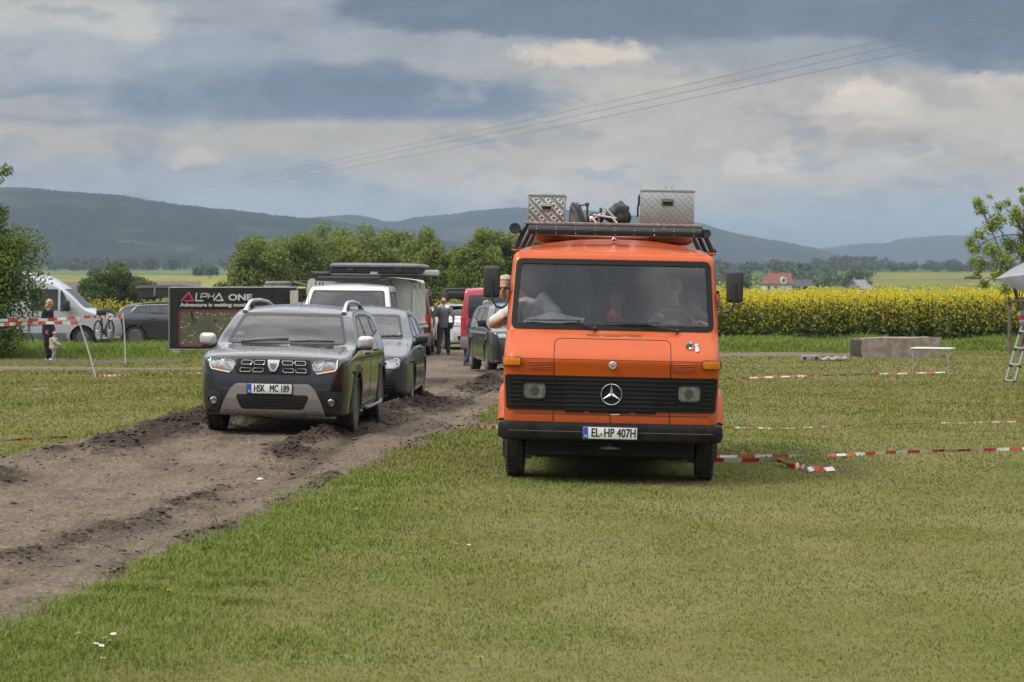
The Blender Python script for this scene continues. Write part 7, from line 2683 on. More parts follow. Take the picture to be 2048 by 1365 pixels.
def make_tapes():
    m = mat('pole_white', (.50, .49, .46), .5, nscale=10, col2=(.40, .38, .35), bump=.2)
    for (a, D), (b, lab) in zip((((192, 757), 47), ((251, 731), 57)), (((157, 641), 'white plastic pole leaning to one side between two tapes'), ((246, 630), 'white upright plastic pole in front of the dark grey estate car'))):
        p = gp(*a)
        q = Vector((X(b[0], p.y), p.y, Z(b[1], p.y)))
        r = MB()
        v = q - p
        r.tube([(0, 0, -.02), v * .33 + Vector((.012, 0, 0)), v * .66 + Vector((.012, 0, 0)), v], [.017, .016, .015, .014], 8)
        o = r.build('fence_pole', m, None)
        o.location = p
        tag(o, lab, 'pole', 'white tape poles')
        MB().lathe([(.018, 0), (.018, .04), (.010, .05), (.001, .05)], 10, Matrix.Translation(v * .985)).build('cap', m, o)
        if a[0] == 192:
            t1 = q
        else:
            t2 = q
    pt = lambda px, py, D: Vector((X(px, D), D, Z(py, D)))
    make_tape([pt(-70, 653, 40), pt(80, 646, 44.5), t1 + Vector((0, -.03, -.05))], 'barrier tape running to the leaning white pole', seed=2, tilt=.3, h=.062, stripe=.36)
    make_tape([pt(-70, 642, 50), pt(90, 640, 53), pt(180, 634, 55), t2 + Vector((0, -.03, -.04))], 'barrier tape stretched to the upright white pole', seed=4, tilt=.3, h=.062, stripe=.40)
    G = lambda L, dz=.03: [gp(a, b, dz) for a, b in L]
    make_tape(G([(192, 757), (260, 755), (330, 753), (410, 751)], .04), 'barrier tape lying on the grass from the foot of the leaning pole towards the cars', seed=3, tilt=.6, stripe=.16, h=.055)
    make_tape(G([(-30, 763), (60, 761), (130, 759)], .005), 'faint barrier tape lying on the grass left of the leaning pole', seed=8, tilt=1.0, h=.035, stripe=.3)
    make_tape(G([(40, 781), (120, 780), (180, 779), (240, 778)], .005), 'short barrier tape lying flat in the grass below the leaning pole', seed=5, tilt=.9, h=.045, stripe=.25)
    make_tape(G([(-60, 886), (30, 882), (80, 879), (136, 876)], .008), 'barrier tape on the grass beside the muddy track edge', seed=6, tilt=.8, h=.04, stripe=.28)
    make_tape(G([(1380, 762), (1440, 760), (1560, 756), (1660, 753), (1740, 751), (1820, 749), (1890, 747)], .02), 'barrier tape on the grass leading from the van to the legs of the folding table', seed=7, tilt=.8, stripe=.22, h=.036)
    make_tape(G([(1400, 857), (1500, 857), (1590, 857.5), (1640, 856), (1700, 853), (1790, 850), (1900, 847), (2080, 844)], .0), 'middle barrier tape crossing the grass between the van bumper and the right edge', seed=9, tilt=1.1, h=.036, stripe=.17)
    make_tape(G([(1250, 917), (1340, 917), (1440, 917), (1540, 915.5), (1610, 915)], .012), 'barrier tape passing behind the front wheel of the van and fading into the grass', seed=10, tilt=.7, h=.042, stripe=.2)
    make_tape(G([(1655, 915), (1720, 912), (1800, 908), (1900, 905), (2070, 901)], .02), 'nearest barrier tape running over the grass to the right edge', seed=11, tilt=.6, h=.038, stripe=.17)
    make_tape(G([(1285, 921), (1350, 922), (1420, 929), (1480, 930), (1530, 930), (1560, 931)], .05) + G([(1575, 938), (1590, 940), (1600, 936), (1615, 946), (1630, 944), (1650, 946), (1668, 944)], .035), 'crumpled loose end of barrier tape lying beside the front wheel of the van', seed=12, tilt=.7, h=.055, stripe=.19)
    make_tape(G([(955, 859), (965, 861), (975, 863), (1000, 860)], .04), 'small red scrap of barrier tape on the grass beside the van bumper', seed=13, tilt=.2, h=.05, stripe=.12)


def make_right_side():
    # folding table
    p = gp(1866, 752)
    s = p.y / F
    top = Z(697, p.y) - p.z
    root = thing('folding_table', 'small white topped folding table with thin metal legs on the grass', 'table', p, (0, R(.3), R(-22)))
    MB().box((0, 0, top), (80 * s, .55, .03), .012).build('table_top', mat('table_white', (.58, .57, .54), .5), root)
    MB().box((0, 0, top - .03), (74 * s, .49, .03), .008).build('frame', SILVER, root)
    for a in (-1, 1):
        for b in (-1, 1):
            l = MB().tube([(a * 36 * s, b * .24, top - .03), (a * 36.5 * s, b * .25, -.02)], .0085, 8)
            l.tube([(a * 36 * s, b * .24, top - .20), (a * 25 * s, b * .24, top - .04)], .007, 6)
            l.build('leg', SILVER, root)
    # square hewn trough
    p = gp(1790, 716)
    wood = mat('old_wood', (.31, .255, .205), .9, col2=(.18, .145, .112), nscale=7, bump=1, bscale=18, ndetail=8)
    b = bmesh.new()
    bmesh.ops.create_cube(b, size=1)
    bmesh.ops.subdivide_edges(b, edges=list(b.edges), cuts=7, use_grid_fill=True)
    for v in b.verts:
        x, y, z = v.co
        v.co = Vector((x * 2.02 + .015 * math.sin(z * 5 + y * 3), y * .9 + .012 * math.sin(x * 8), (z + .5) * .52 - .02 + .010 * math.sin(x * 9 + y * 4) * (z > .3)))
    t = MB().bm(b)
    b.free()
    o = t.build('wooden_trough', wood, None, ang=30)
    o.location, o.rotation_euler = p, (0, R(-.5), R(13))
    tag(o, 'weathered grey square hewn wooden trough lying in the grass before the rapeseed', 'trough')
    MB().box((-1.015, 0, .25), (.02, .78, .42), .03).build('end_grain', mat('dark_wood', (.06, .047, .038), .9, nscale=9, bump=1, bscale=30), o)
    # hollow block and rubble on the gravel
    p = gp(1620, 722)
    conc = mat('concrete', (.30, .29, .27))
    o = MB().box((0, 0, .065), (.42, .22, .13), .015).build('concrete_block', conc, None)
    o.location = p
    tag(o, 'grey hollow concrete block lying at the end of the gravel strip', 'block')
    MB().box((-.14, -.112, .065), (.07, .01, .06), .01).box((.14, -.112, .065), (.07, .01, .06), .01).build('hole', INK, o)
    rd = random.Random(2)
    for k, (px, w, lab) in enumerate(((1651, .26, 'pale broken stone right beside the hollow concrete block'), (1671, .34, 'flat grey stone on the gravel, between the other two beside the concrete block'), (1690, .2, 'small grey stone at the tapering end of the gravel strip'))):
        q = MB().ball((0, 0, .035), (w * .6, .12, .055), 8)
        q.v = [(a * (1 + .25 * math.sin(b * 40 + c * 30 + k)), b, max(-.02, c * (1 + .3 * math.sin(a * 22 + k)))) for a, b, c in q.v]
        o = q.build('stone', conc, None, ang=20)
        o.location = gp(px, 722)
        tag(o, lab, 'stone', 'stones on the gravel strip')
    # stakes round the sapling
    D = 62.0
    g = gz(X(2030, D), D)
    st = thing('tree_stake_frame', 'grey wooden stake frame with a cross rail holding the sapling', 'stake frame', (X(2019, D), D, g))
    stake = mat('stake_wood', (.15, .125, .095), .9, nscale=6, bump=.6, bscale=25)
    for k, px in enumerate((2019, 2046)):
        MB().lathe([(.052, -.05), (.05, .6), (.048, Z(598, D) - g), (.03, Z(597, D) - g + .02), (.001, Z(597, D) - g + .025)], 12, Matrix.Translation((X(px, D) - X(2019, D), 0, 0))).build('stake', stake, st)
    zr = Z(604, D) - g
    MB().tube([(-.06, -.06, zr), (.52, -.06, zr + .02)], .045, 8).build('rail', stake, st)
    # hose
    P = [gp(a, b, .04) for a, b in ((1978, 704), (1988, 701), (1998, 698), (2006, 699), (2014, 697), (2022, 699))]
    o = MB().tube(P, .022, 6).build('black_hose', BLACK, None)
    tag(o, 'short black hose lying in the grass near the stake frame', 'hose')
    # telescopic ladder leading up to the tent just outside the picture
    p = gp(2020, 766)
    lad = thing('telescopic_ladder', 'silver telescopic ladder leaning up to the grey tent canopy', 'ladder', p, (0, 0, R(-75)))
    up = Vector((.10, .46, 1.62))
    alu = mat('ladder_alu', (.52, .52, .52), .3, .8)
    for s in (-.19, .19):
        r = MB()
        k = 5
        for i in range(k):
            a, b = up * (i / k), up * ((i + 1) / k)
            r.tube([Vector((s, 0, 0)) + a, Vector((s, 0, 0)) + b], .030 - .002 * i, 12)
        r.build('rail', alu, lad)
        c = MB()
        for i in range(k):
            a = up * (i / k)
            c.tube([Vector((s, 0, 0)) + a - up * .012, Vector((s, 0, 0)) + a + up * .016], .037, 12)
        c.build('collar', BLACK, lad)
        MB().tube([(s, -.006, -.015), (s, .0, .05)], .034, 10).build('rubber_foot', BLACK, lad)
    for i in range(5):
        a = up * ((i + .05) / 5)
        MB().tube([Vector((-.19, 0, .02)) + a, Vector((.19, 0, .02)) + a], .020, 8).build('rung', alu, lad)
    # the tent canopy whose corner reaches into the picture
    Q = lambda px, py, D: Vector((X(px, D), D, Z(py, D)))
    A, Pk, K, E, B1, B2 = Q(1989, 558, 45.3), Q(2130, 478, 46.6), Q(2125, 540, 45.4), Q(2128, 622, 45.1), Q(2120, 545, 48.2), Q(2270, 560, 46.6)
    root = thing('tent_canopy', 'grey tent canopy whose pointed corner reaches in at the right edge', 'canopy', (X(2130, 46.6), 46.6, gz(X(2130, 46.6), 46.6)))
    o = Vector(root.location)

    def fold(a, b, c, n=14, sag=.05):
        vv, idx, ff = [], {}, []
        for i in range(n + 1):
            for j in range(n + 1 - i):
                u, w = i / n, j / n
                p_ = a * (1 - u - w) + b * u + c * w
                nrm = (b - a).cross(c - a).normalized()
                p_ = p_ + nrm * (sag * 27 * u * w * (1 - u - w) / 1.0 + .008 * math.sin(u * 19 + w * 7))
                idx[i, j] = len(vv)
                vv.append(p_ - o)
        for i in range(n):
            for j in range(n - i):
                ff.append((idx[i, j], idx[i + 1, j], idx[i, j + 1]))
                if i + j < n - 1:
                    ff.append((idx[i + 1, j], idx[i + 1, j + 1], idx[i, j + 1]))
        return vv, ff
    fly = MB()
    for tri in ((A, Pk, K), (A, Pk, B1), (K, B2, Pk), (B1, B2, Pk)):
        fly.add(*fold(*tri))
    fly.build('roof_panel', mat('canopy_grey', (.24, .24, .25), .8, nscale=2, col2=(.20, .20, .21)), root, ang=50)
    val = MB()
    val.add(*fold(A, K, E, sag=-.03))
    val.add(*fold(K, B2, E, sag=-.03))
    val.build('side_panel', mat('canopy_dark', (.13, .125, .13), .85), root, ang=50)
    pl = MB()
    for q in (A, B1, B2, E):
        pl.tube([Pk - o + Vector((0, 0, -.03)), q - o + Vector((0, 0, -.02))], .012, 6)
    pl.tube([Pk - o + Vector((0, 0, -.02)), Vector((0, 0, 0))], .025, 8)
    pl.build('pole', BLACK, root)
    # cloth hanging beside the ladder
    p = Vector((X(2046, 46.2), 46.2, Z(655, 46.2)))
    vv = []
    for j in range(8):
        for i in range(7):
            a, b = i / 6, j / 7
            vv.append((-.085 + .30 * a + .02 * math.sin(b * 6), .025 * math.sin(a * 12 + b * 3), .30 * b + .02 * math.sin(a * 5)))
    tw = MB()
    for q in grid_faces(8, 7).tolist():
        tw.f.append(tuple(q))
        tw.m.append(1 if (q[0] // 7) in (3, 4) else (2 if q[0] // 7 < 2 else 0))
    tw.v = vv
    o = tw.build('hanging_cloth', [mat('cloth_pale', (.46, .38, .36), .9), mat('cloth_red', (.40, .06, .06), .9), mat('cloth_blue', (.14, .18, .32), .9)], None, ang=80)
    o.location = p
    tag(o, 'pale cloth with red and blue bands hanging at the top of the ladder', 'cloth')


def make_bicycle():
    D = 79.3
    x = X(208, D)
    g = gz(x, D)
    root = thing('bicycle', 'black bicycle carried upright behind the boot of the dark grey estate car', 'bicycle', (x, D, g + .26), (0, 0, R(77)))
    for c in (-.5, .5):
        w = MB().tube([(c + .335 * math.cos(2 * math.pi * k / 32), 0, .34 + .335 * math.sin(2 * math.pi * k / 32)) for k in range(32)], .030, 6, closed=True)
        o = w.build('wheel', RUBBER, root)
        sp = MB()
        for k in range(16):
            q = 2 * math.pi * k / 16
            sp.tube([(c, 0, .34), (c + .32 * math.cos(q), 0, .34 + .32 * math.sin(q))], .003, 4)
        sp.tube([(c, -.05, .34), (c, .05, .34)], .025, 8)
        sp.build('spokes', SILVER, o)
    f = MB()
    J = {'r': (-.5, 0, .34), 'b': (-.08, 0, .30), 's': (-.2, 0, .78), 'h': (.34, 0, .82), 'f': (.5, 0, .34), 'h2': (.37, 0, .70)}
    for a, b in (('r', 'b'), ('r', 's'), ('b', 's'), ('s', 'h'), ('b', 'h2'), ('h', 'f')):
        f.tube([J[a], J[b]], .021, 8)
    f.tube([J['s'], (-.235, 0, .92)], .015, 6)
    f.build('frame', mat('bike_frame', (.03, .03, .034), .35), root)
    MB().tube([J['h'], (.33, 0, .98)], .016, 6).tube([(.30, -.30, 1.0), (.34, -.1, .99), (.34, .1, .99), (.30, .30, 1.0)], .016, 6).build('handlebar', BLACK, root)
    MB().ball((-.24, 0, .94), (.14, .07, .035), 10).build('saddle', BLACK, root)
    MB().lathe([(.09, -.01), (.095, 0), (.09, .01)], 20, Matrix.Translation((-.08, -.04, .30)) @ Matrix.Rotation(R(90), 4, 'X')).tube([(-.08, -.05, .30), (.02, -.06, .16)], .01, 6).tube([(-.08, .05, .30), (-.18, .06, .44)], .01, 6).build('crank', BLACK, root)
    o = MB().box((0, 0, 0), (.34, .26, .30), .10, seg=3).build('black_bag', BLACK, None)
    o.location = (X(203, 78.9), 78.9, Z(626, 78.9))
    tag(o, 'black bag strapped over the front of the bicycle', 'bag')
    o = thing('bicycle_rack', 'low rack carrying the bicycle behind the dark grey estate car', 'rack', (X(222, 80), 80.2, g))
    MB().tube([(-.35, -.9, .34), (-.35, .9, .34)], .02, 6).tube([(-.1, -.9, .34), (-.1, .9, .34)], .02, 6).tube([(-.35, 0, .34), (.25, 0, .36)], .03, 6).tube([(0, 0, .36), (.02, 0, 1.1)], .02, 6).build('carrier', SILVER, o)
    MB().box((-.2, -.7, .36), (.35, .12, .05), .02).box((-.2, .7, .36), (.35, .12, .05), .02).build('tray', SILVER, o)


def make_houses():
    stucco = mat('stucco_white', (.58, .57, .53), .9, nscale=.6, col2=(.48, .46, .42))
    tile = mat('red_tile', (.20, .072, .046), .85, nscale=1.5, col2=(.15, .054, .036), bump=.5, bscale=6)
    dark = mat('black_boards', (.025, .026, .030), .8, nscale=1)
    pane = mat('dark_pane', (.02, .022, .026), .2)

    def house(name, lab, px, D, w, d, h, rh, wallm, roofm, rot, hip=0.0, cat='house', base=None):
        x = X(px, D)
        z = fz(px, D) if base is None else Z(base, D)
        root = thing(name, lab, cat, (x, D, z), (0, 0, rot))
        MB().span((-w / 2, -d / 2, -1.5), (w / 2, d / 2, h)).prism([(-d / 2, h), (d / 2, h), (0, h + rh * .96)], -w / 2 + hip + .02, w / 2 - .02, 's').build('wall', wallm, root, False)
        e = .35
        v = [(-w / 2 - e, -d / 2 - e, h - .2), (w / 2 + e, -d / 2 - e, h - .2), (w / 2 + e, d / 2 + e, h - .2), (-w / 2 - e, d / 2 + e, h - .2), (-w / 2 - e + hip, 0, h + rh), (w / 2 + e, 0, h + rh)]
        v += [(a, b, c + .22) for a, b, c in v]
        f = [(6, 7, 11, 10), (8, 9, 10, 11), (9, 6, 10), (0, 1, 7, 6), (1, 5, 11, 7), (5, 2, 8, 11), (2, 3, 9, 8), (3, 0, 6, 9), (0, 4, 5, 1), (2, 5, 4, 3)]
        rf = MB().add(v, f).build('roof', roofm, root, False)
        return root, rf
    root, rf = house('house', 'white house with a steep red tiled roof and an arched dormer beyond the rapeseed', 1553, 800, 9.0, 7.5, 2.9, 3.5, stucco, tile, R(4), 2.2, base=586)
    d = MB()
    arch = [(-1.0, 2.6), (1.0, 2.6), (1.0, 4.3), (.55, 5.0), (0, 5.3), (-.55, 5.0), (-1.0, 4.3)]
    d.prism([(a + 1.7, b) for a, b in arch], -4.0, -.8, 'f')
    dm = d.build('dormer', stucco, root, False)
    w = MB().prism([(1.7 + .42 * math.cos(q), 4.1 + .6 * math.sin(q)) for q in np.linspace(0, 2 * math.pi, 14)[:-1]], -4.03, -3.9, 'f')
    w.build('window', pane, dm, False)
    for q in (-3.2, -.9):
        MB().span((q - .35, -3.78, 1.0), (q + .35, -3.7, 2.2)).build('window', pane, root, False)
    MB().span((-.2, -.4, 6.0), (.4, .2, 7.1)).build('chimney', tile, rf, False)
    root, rf = house('barn', 'low black barn standing right beside the white house', 1601, 806, 6.4, 6, 2.2, 2.1, dark, mat('slate_roof', (.035, .037, .045), .6), R(2), cat='barn', base=587)
    MB().span((-.9, -3.06, -1), (.9, -3.0, 1.7)).build('door', dark, root, False)
    root, rf = house('barn', 'barn with a pale grey roof and a beige gable under the broad dark tree', 1717, 810, 7.4, 7.0, 1.2, 3.0, mat('beige_render', (.27, .22, .17), .9, nscale=1), mat('grey_roof', (.23, .23, .24), .6, nscale=2, col2=(.17, .17, .18)), R(-128), cat='barn', base=586)
    MB().span((2.0, -.5, 3.2), (2.7, .2, 5.2)).build('chimney', mat('beige_render', (.27, .22, .17)), rf, False)
    MB().span((3.72, -.5, .6), (3.78, .5, 1.6)).build('window', pane, root, False)


def make_wires():
    m = mat('wire_grey', (.22, .22, .23), .5, .3)
    for k, (pts, lab) in enumerate((([(2330, -45), (2048, 19), (1760, 82), (1500, 141), (1300, 186), (1024, 247), (800, 293), (600, 335), (400, 371), (230, 397)], 'highest of the three overhead power lines'),
                                    ([(2330, -22), (2048, 38), (1760, 99), (1500, 156), (1300, 200), (1024, 259), (800, 303), (600, 344), (400, 379), (250, 400)], 'middle one of the three overhead power lines'),
                                    ([(2330, 1), (2048, 57), (1760, 117), (1500, 172), (1300, 215), (1024, 273), (800, 316), (600, 355), (400, 387), (270, 405)], 'lowest of the three overhead power lines'))):
        P = []
        for px, py in pts:
            t = (px - 230) / (2330 - 230)
            D = 1 / ((1 - t) / 620 + t / 62)
            P.append((X(px, D), D, Z(py, D)))
        f = [pchip([(P[i][1], P[i][j]) for i in range(len(P))]) for j in (0, 2)]
        ds = np.geomspace(62, P[-1][1] * .9999, 60)
        o = MB().tube([(float(f[0](q)), float(q), float(f[1](q))) for q in ds], .0105, 6).build('power_line', m, None)
        tag(o, lab, 'power line', 'overhead power lines')


def make_flowers():
    yel, org_ = mat('petal_yellow', (.70, .40, .01), .6), mat('petal_centre', (.55, .22, .01), .7)
    wht = mat('petal_white', (.62, .62, .60), .6)
    stem = mat('stem_green', (.06, .11, .02), .7)
    rd = random.Random(9)

    def flower(p, r, h, pm, lab, cat, group, dbl):
        root = thing('dandelion' if dbl else 'daisy', lab, cat, p, (rd.uniform(-.3, .1), rd.uniform(-.2, .2), rd.uniform(0, 6)), group)
        MB().tube([(0, 0, -.02), (.006, 0, h * .6), (0, 0, h)], .0022, 5).build('stem', stem, root)
        b = MB()
        for ring, (rr, tz) in enumerate(((1, .25), (.7, .5), (.4, .8)) if dbl else ((1, .15),)):
            n = 16 if dbl else 13
            for k in range(n):
                q = 2 * math.pi * (k + ring * .5) / n
                c, s = math.cos(q), math.sin(q)
                w = r * .22
                b.add([(0, 0, h), (c * r * rr * .6 - s * w, s * r * rr * .6 + c * w, h + tz * r * .5), (c * r * rr, s * r * rr, h + tz * r * .55), (c * r * rr * .6 + s * w, s * r * rr * .6 - c * w, h + tz * r * .5)], [(0, 1, 2, 3)])
        b.build('petals', pm, root, False, clean=False)
        MB().ball((0, 0, h + r * .12), (r * .3, r * .3, r * .16), 8).build('centre', org_, root)
    for px, py, lab in ((963, 1338, 'yellow dandelion in the foreground grass nearest to the camera'), (335, 1200, 'yellow dandelion in the lush grass near the track edge, the nearer of two there'), (580, 1102, 'yellow dandelion in the lush grass near the track edge, the farther of two there'), (712, 1032, 'small yellow dandelion at the track edge beside the brown mud')):
        flower(gp(px, py), .020, .055, yel, lab, 'flower', 'dandelions in the meadow', True)
    for k in range(20):
        px, py = ((165, 1315), (172, 1350), (205, 1345), (190, 1308), (215, 1300), (222, 1305), (228, 1296), (236, 1302), (240, 1293), (200, 1312), (208, 1308), (885, 1105), (893, 1103), (900, 1107), (907, 1103), (912, 1109), (938, 1104), (1122, 1160), (1012, 1106), (164, 1292))[k]
        flower(gp(px, py), .016, rd.uniform(.05, .08), wht, 'tiny white daisy growing low in the meadow grass', 'flower', 'white daisies in the meadow', False)
    p = gp(520, 960)
    q = MB().ball((0, 0, .012), (.035, .025, .016), 8)
    o = q.build('pebble', mat('pebble_white', (.55, .53, .5), .8), None)
    o.location = (p.x, p.y, track_z(p.x, p.y))
    tag(o, 'single whitish pebble lying on the brown track', 'pebble')


make_banner()
make_tapes()
make_right_side()
make_bicycle()
make_houses()
make_wires()
make_flowers()
# ------------------------------------------------------------------ people: one remeshed surface for the body, clothes and hair as children
def fuse(mb, name, m, parent, voxel, smooth_=2, amp=0.0):
    o = mb.build('tmp', m, None)
    r = o.modifiers.new('r', 'REMESH')
    r.mode, r.voxel_size = 'VOXEL', voxel
    s = o.modifiers.new('s', 'SMOOTH')
    s.factor, s.iterations = .5, smooth_
    dg = bpy.context.evaluated_depsgraph_get()
    me = bpy.data.meshes.new_from_object(o.evaluated_get(dg))
    bpy.data.objects.remove(o)
    me.name = name
    if amp:
        for v in me.vertices:
            c = v.co
            v.co = c + v.normal * amp * (math.sin(c.z * 38 + 5 * math.sin(c.x * 14)) + math.sin(c.x * 30 + c.y * 27 + c.z * 12)) * .5
    me.polygons.foreach_set('use_smooth', [True] * len(me.polygons))
    me.materials.clear()
    me.materials.append(m)
    return link(bpy.data.objects.new(name, me), parent)


def limb(mb, pts, rs, n=12):
    """tapered limb with round joints"""
    q, r = [], []
    for i in range(len(pts) - 1):
        for t in (0, .25, .5, .75):
            q.append(Vector(pts[i]).lerp(Vector(pts[i + 1]), t))
            r.append(rs[i] * (1 - t) + rs[i + 1] * t)
    q.append(Vector(pts[-1]))
    r.append(rs[-1])
    mb.tube(q, r, n)
    for p, a in zip(pts, rs):
        mb.ball(p, a * .99, 10)


def torso(mb, rows, n=18):
    """rows: (centre, half width, half depth, sideways axis)"""
    v, f = [], []
    for c, a, b, ax in rows:
        c, ax = Vector(c), Vector(ax).normalized()
        v += [c + ax * a * math.cos(2 * math.pi * k / n) + Vector((-ax.y, ax.x, 0)) * b * math.sin(2 * math.pi * k / n) for k in range(n)]
    for i in range(len(rows) - 1):
        for k in range(n):
            f.append((i * n + k, i * n + (k + 1) % n, (i + 1) * n + (k + 1) % n, (i + 1) * n + k))
    f += [tuple(range(n))[::-1], tuple((len(rows) - 1) * n + k for k in range(n))]
    mb.add(v, f)


def hand(mb, wrist, d, side, palm_n, curl=.5, k=1.0):
    """palm, four unequal fingers with bends, and a thumb leaving the side of the palm"""
    w, d = Vector(wrist), Vector(d).normalized()
    pn = Vector(palm_n)
    pn = (pn - d * pn.dot(d)).normalized()
    s = d.cross(pn).normalized() * side
    for t in (-.024, -.008, .008, .024):
        mb.tube([w + s * t * .7 * k, w + (d * .085 + s * t) * k], [.013 * k, .011 * k], 8)
    for t, L in zip((-.030, -.010, .010, .029), (.072, .082, .076, .058)):
        a = w + (d * .085 + s * t) * k
        b = a + (d * math.cos(curl * .5) + pn * math.sin(curl * .5)) * L * .45 * k
        c = b + (d * math.cos(curl * 1.5) + pn * math.sin(curl * 1.5)) * L * .33 * k
        e = c + (d * math.cos(curl * 2.4) + pn * math.sin(curl * 2.4)) * L * .28 * k
        mb.tube([a, b, c, e], [.0105 * k, .010 * k, .009 * k, .0075 * k], 7)
    a = w + (d * .025 + s * -.028) * k
    b = a + (d * .6 - s * .6 + pn * .35).normalized() * .045 * k
    c = b + (d * .9 - s * .1 + pn * .45).normalized() * .035 * k
    mb.tube([a, b, c], [.014 * k, .0115 * k, .009 * k], 7)


def head(mb, c, face, k=1.0, up=(0, 0, 1)):
    """skull, jaw, nose, ears; face is the direction looked at"""
    c, f, u = Vector(c), Vector(face).normalized(), Vector(up).normalized()
    u = (u - f * u.dot(f)).normalized()
    s = f.cross(u)
    M = Matrix((s, f, u)).transposed().to_4x4()
    M.translation = c

    def ball(p, r, n=12):
        b = MB().ball((0, 0, 0), [q * k for q in r], n)
        mb.add(b.v, b.f, 0, M @ Matrix.Translation(Vector(p) * k))
    ball((0, -.012, .025), (.077, .096, .092), 16)
    ball((0, .030, -.045), (.055, .056, .068))
    ball((0, .062, -.088), (.028, .022, .020), 8)
    ball((0, .092, -.018), (.013, .020, .030), 8)
    ball((0, .083, .025), (.045, .016, .010), 8)
    ball((0, .080, -.058), (.024, .014, .009), 8)
    for q in (-1, 1):
        ball((q * .077, -.008, -.012), (.010, .020, .032), 8)
    return M


def face_parts(M, parent, k=1.0):
    e = MB()
    for q in (-1, 1):
        b = MB().ball((0, 0, 0), (.0125 * k, .008 * k, .008 * k), 8)
        e.add(b.v, b.f, 0, M @ Matrix.Translation(Vector((q * .031, .080, .006)) * k))
    e.build('eyes', INK, parent)
    m = MB()
    b = MB().ball((0, 0, 0), (.023 * k, .006 * k, .005 * k), 8)
    m.add(b.v, b.f, 0, M @ Matrix.Translation(Vector((0, .093, -.058)) * k))
    m.build('mouth', mat('lip', (.20, .07, .06), .5), parent)


def hair(M, name, m, parent, k=1.0, length=0.0, top=True, vol=1.0):
    h = MB()
    b = MB().ball((0, 0, 0), (.085 * k * vol, .102 * k * vol, .095 * k * vol), 16)
    for i, (x, y, z) in enumerate(b.v):
        if y > .055 * k and z < .055 * k:
            y = .05 * k
        b.v[i] = (x, y, max(z, -.045 * k))
    h.add(b.v, b.f, 0, M @ Matrix.Translation(Vector((0, -.022, .034)) * k))
    if length:
        b = MB().ball((0, 0, 0), (.092 * k, .062 * k, length), 14)
        h.add(b.v, b.f, 0, M @ Matrix.Translation(Vector((0, -.052 * k, -.02 - length * .4))))
    return fuse(h, name, m, parent, .012, 2, .006)


SKIN = mat('skin', (.40, .215, .15), .55, nscale=30, col2=(.34, .17, .12), namt=.6)


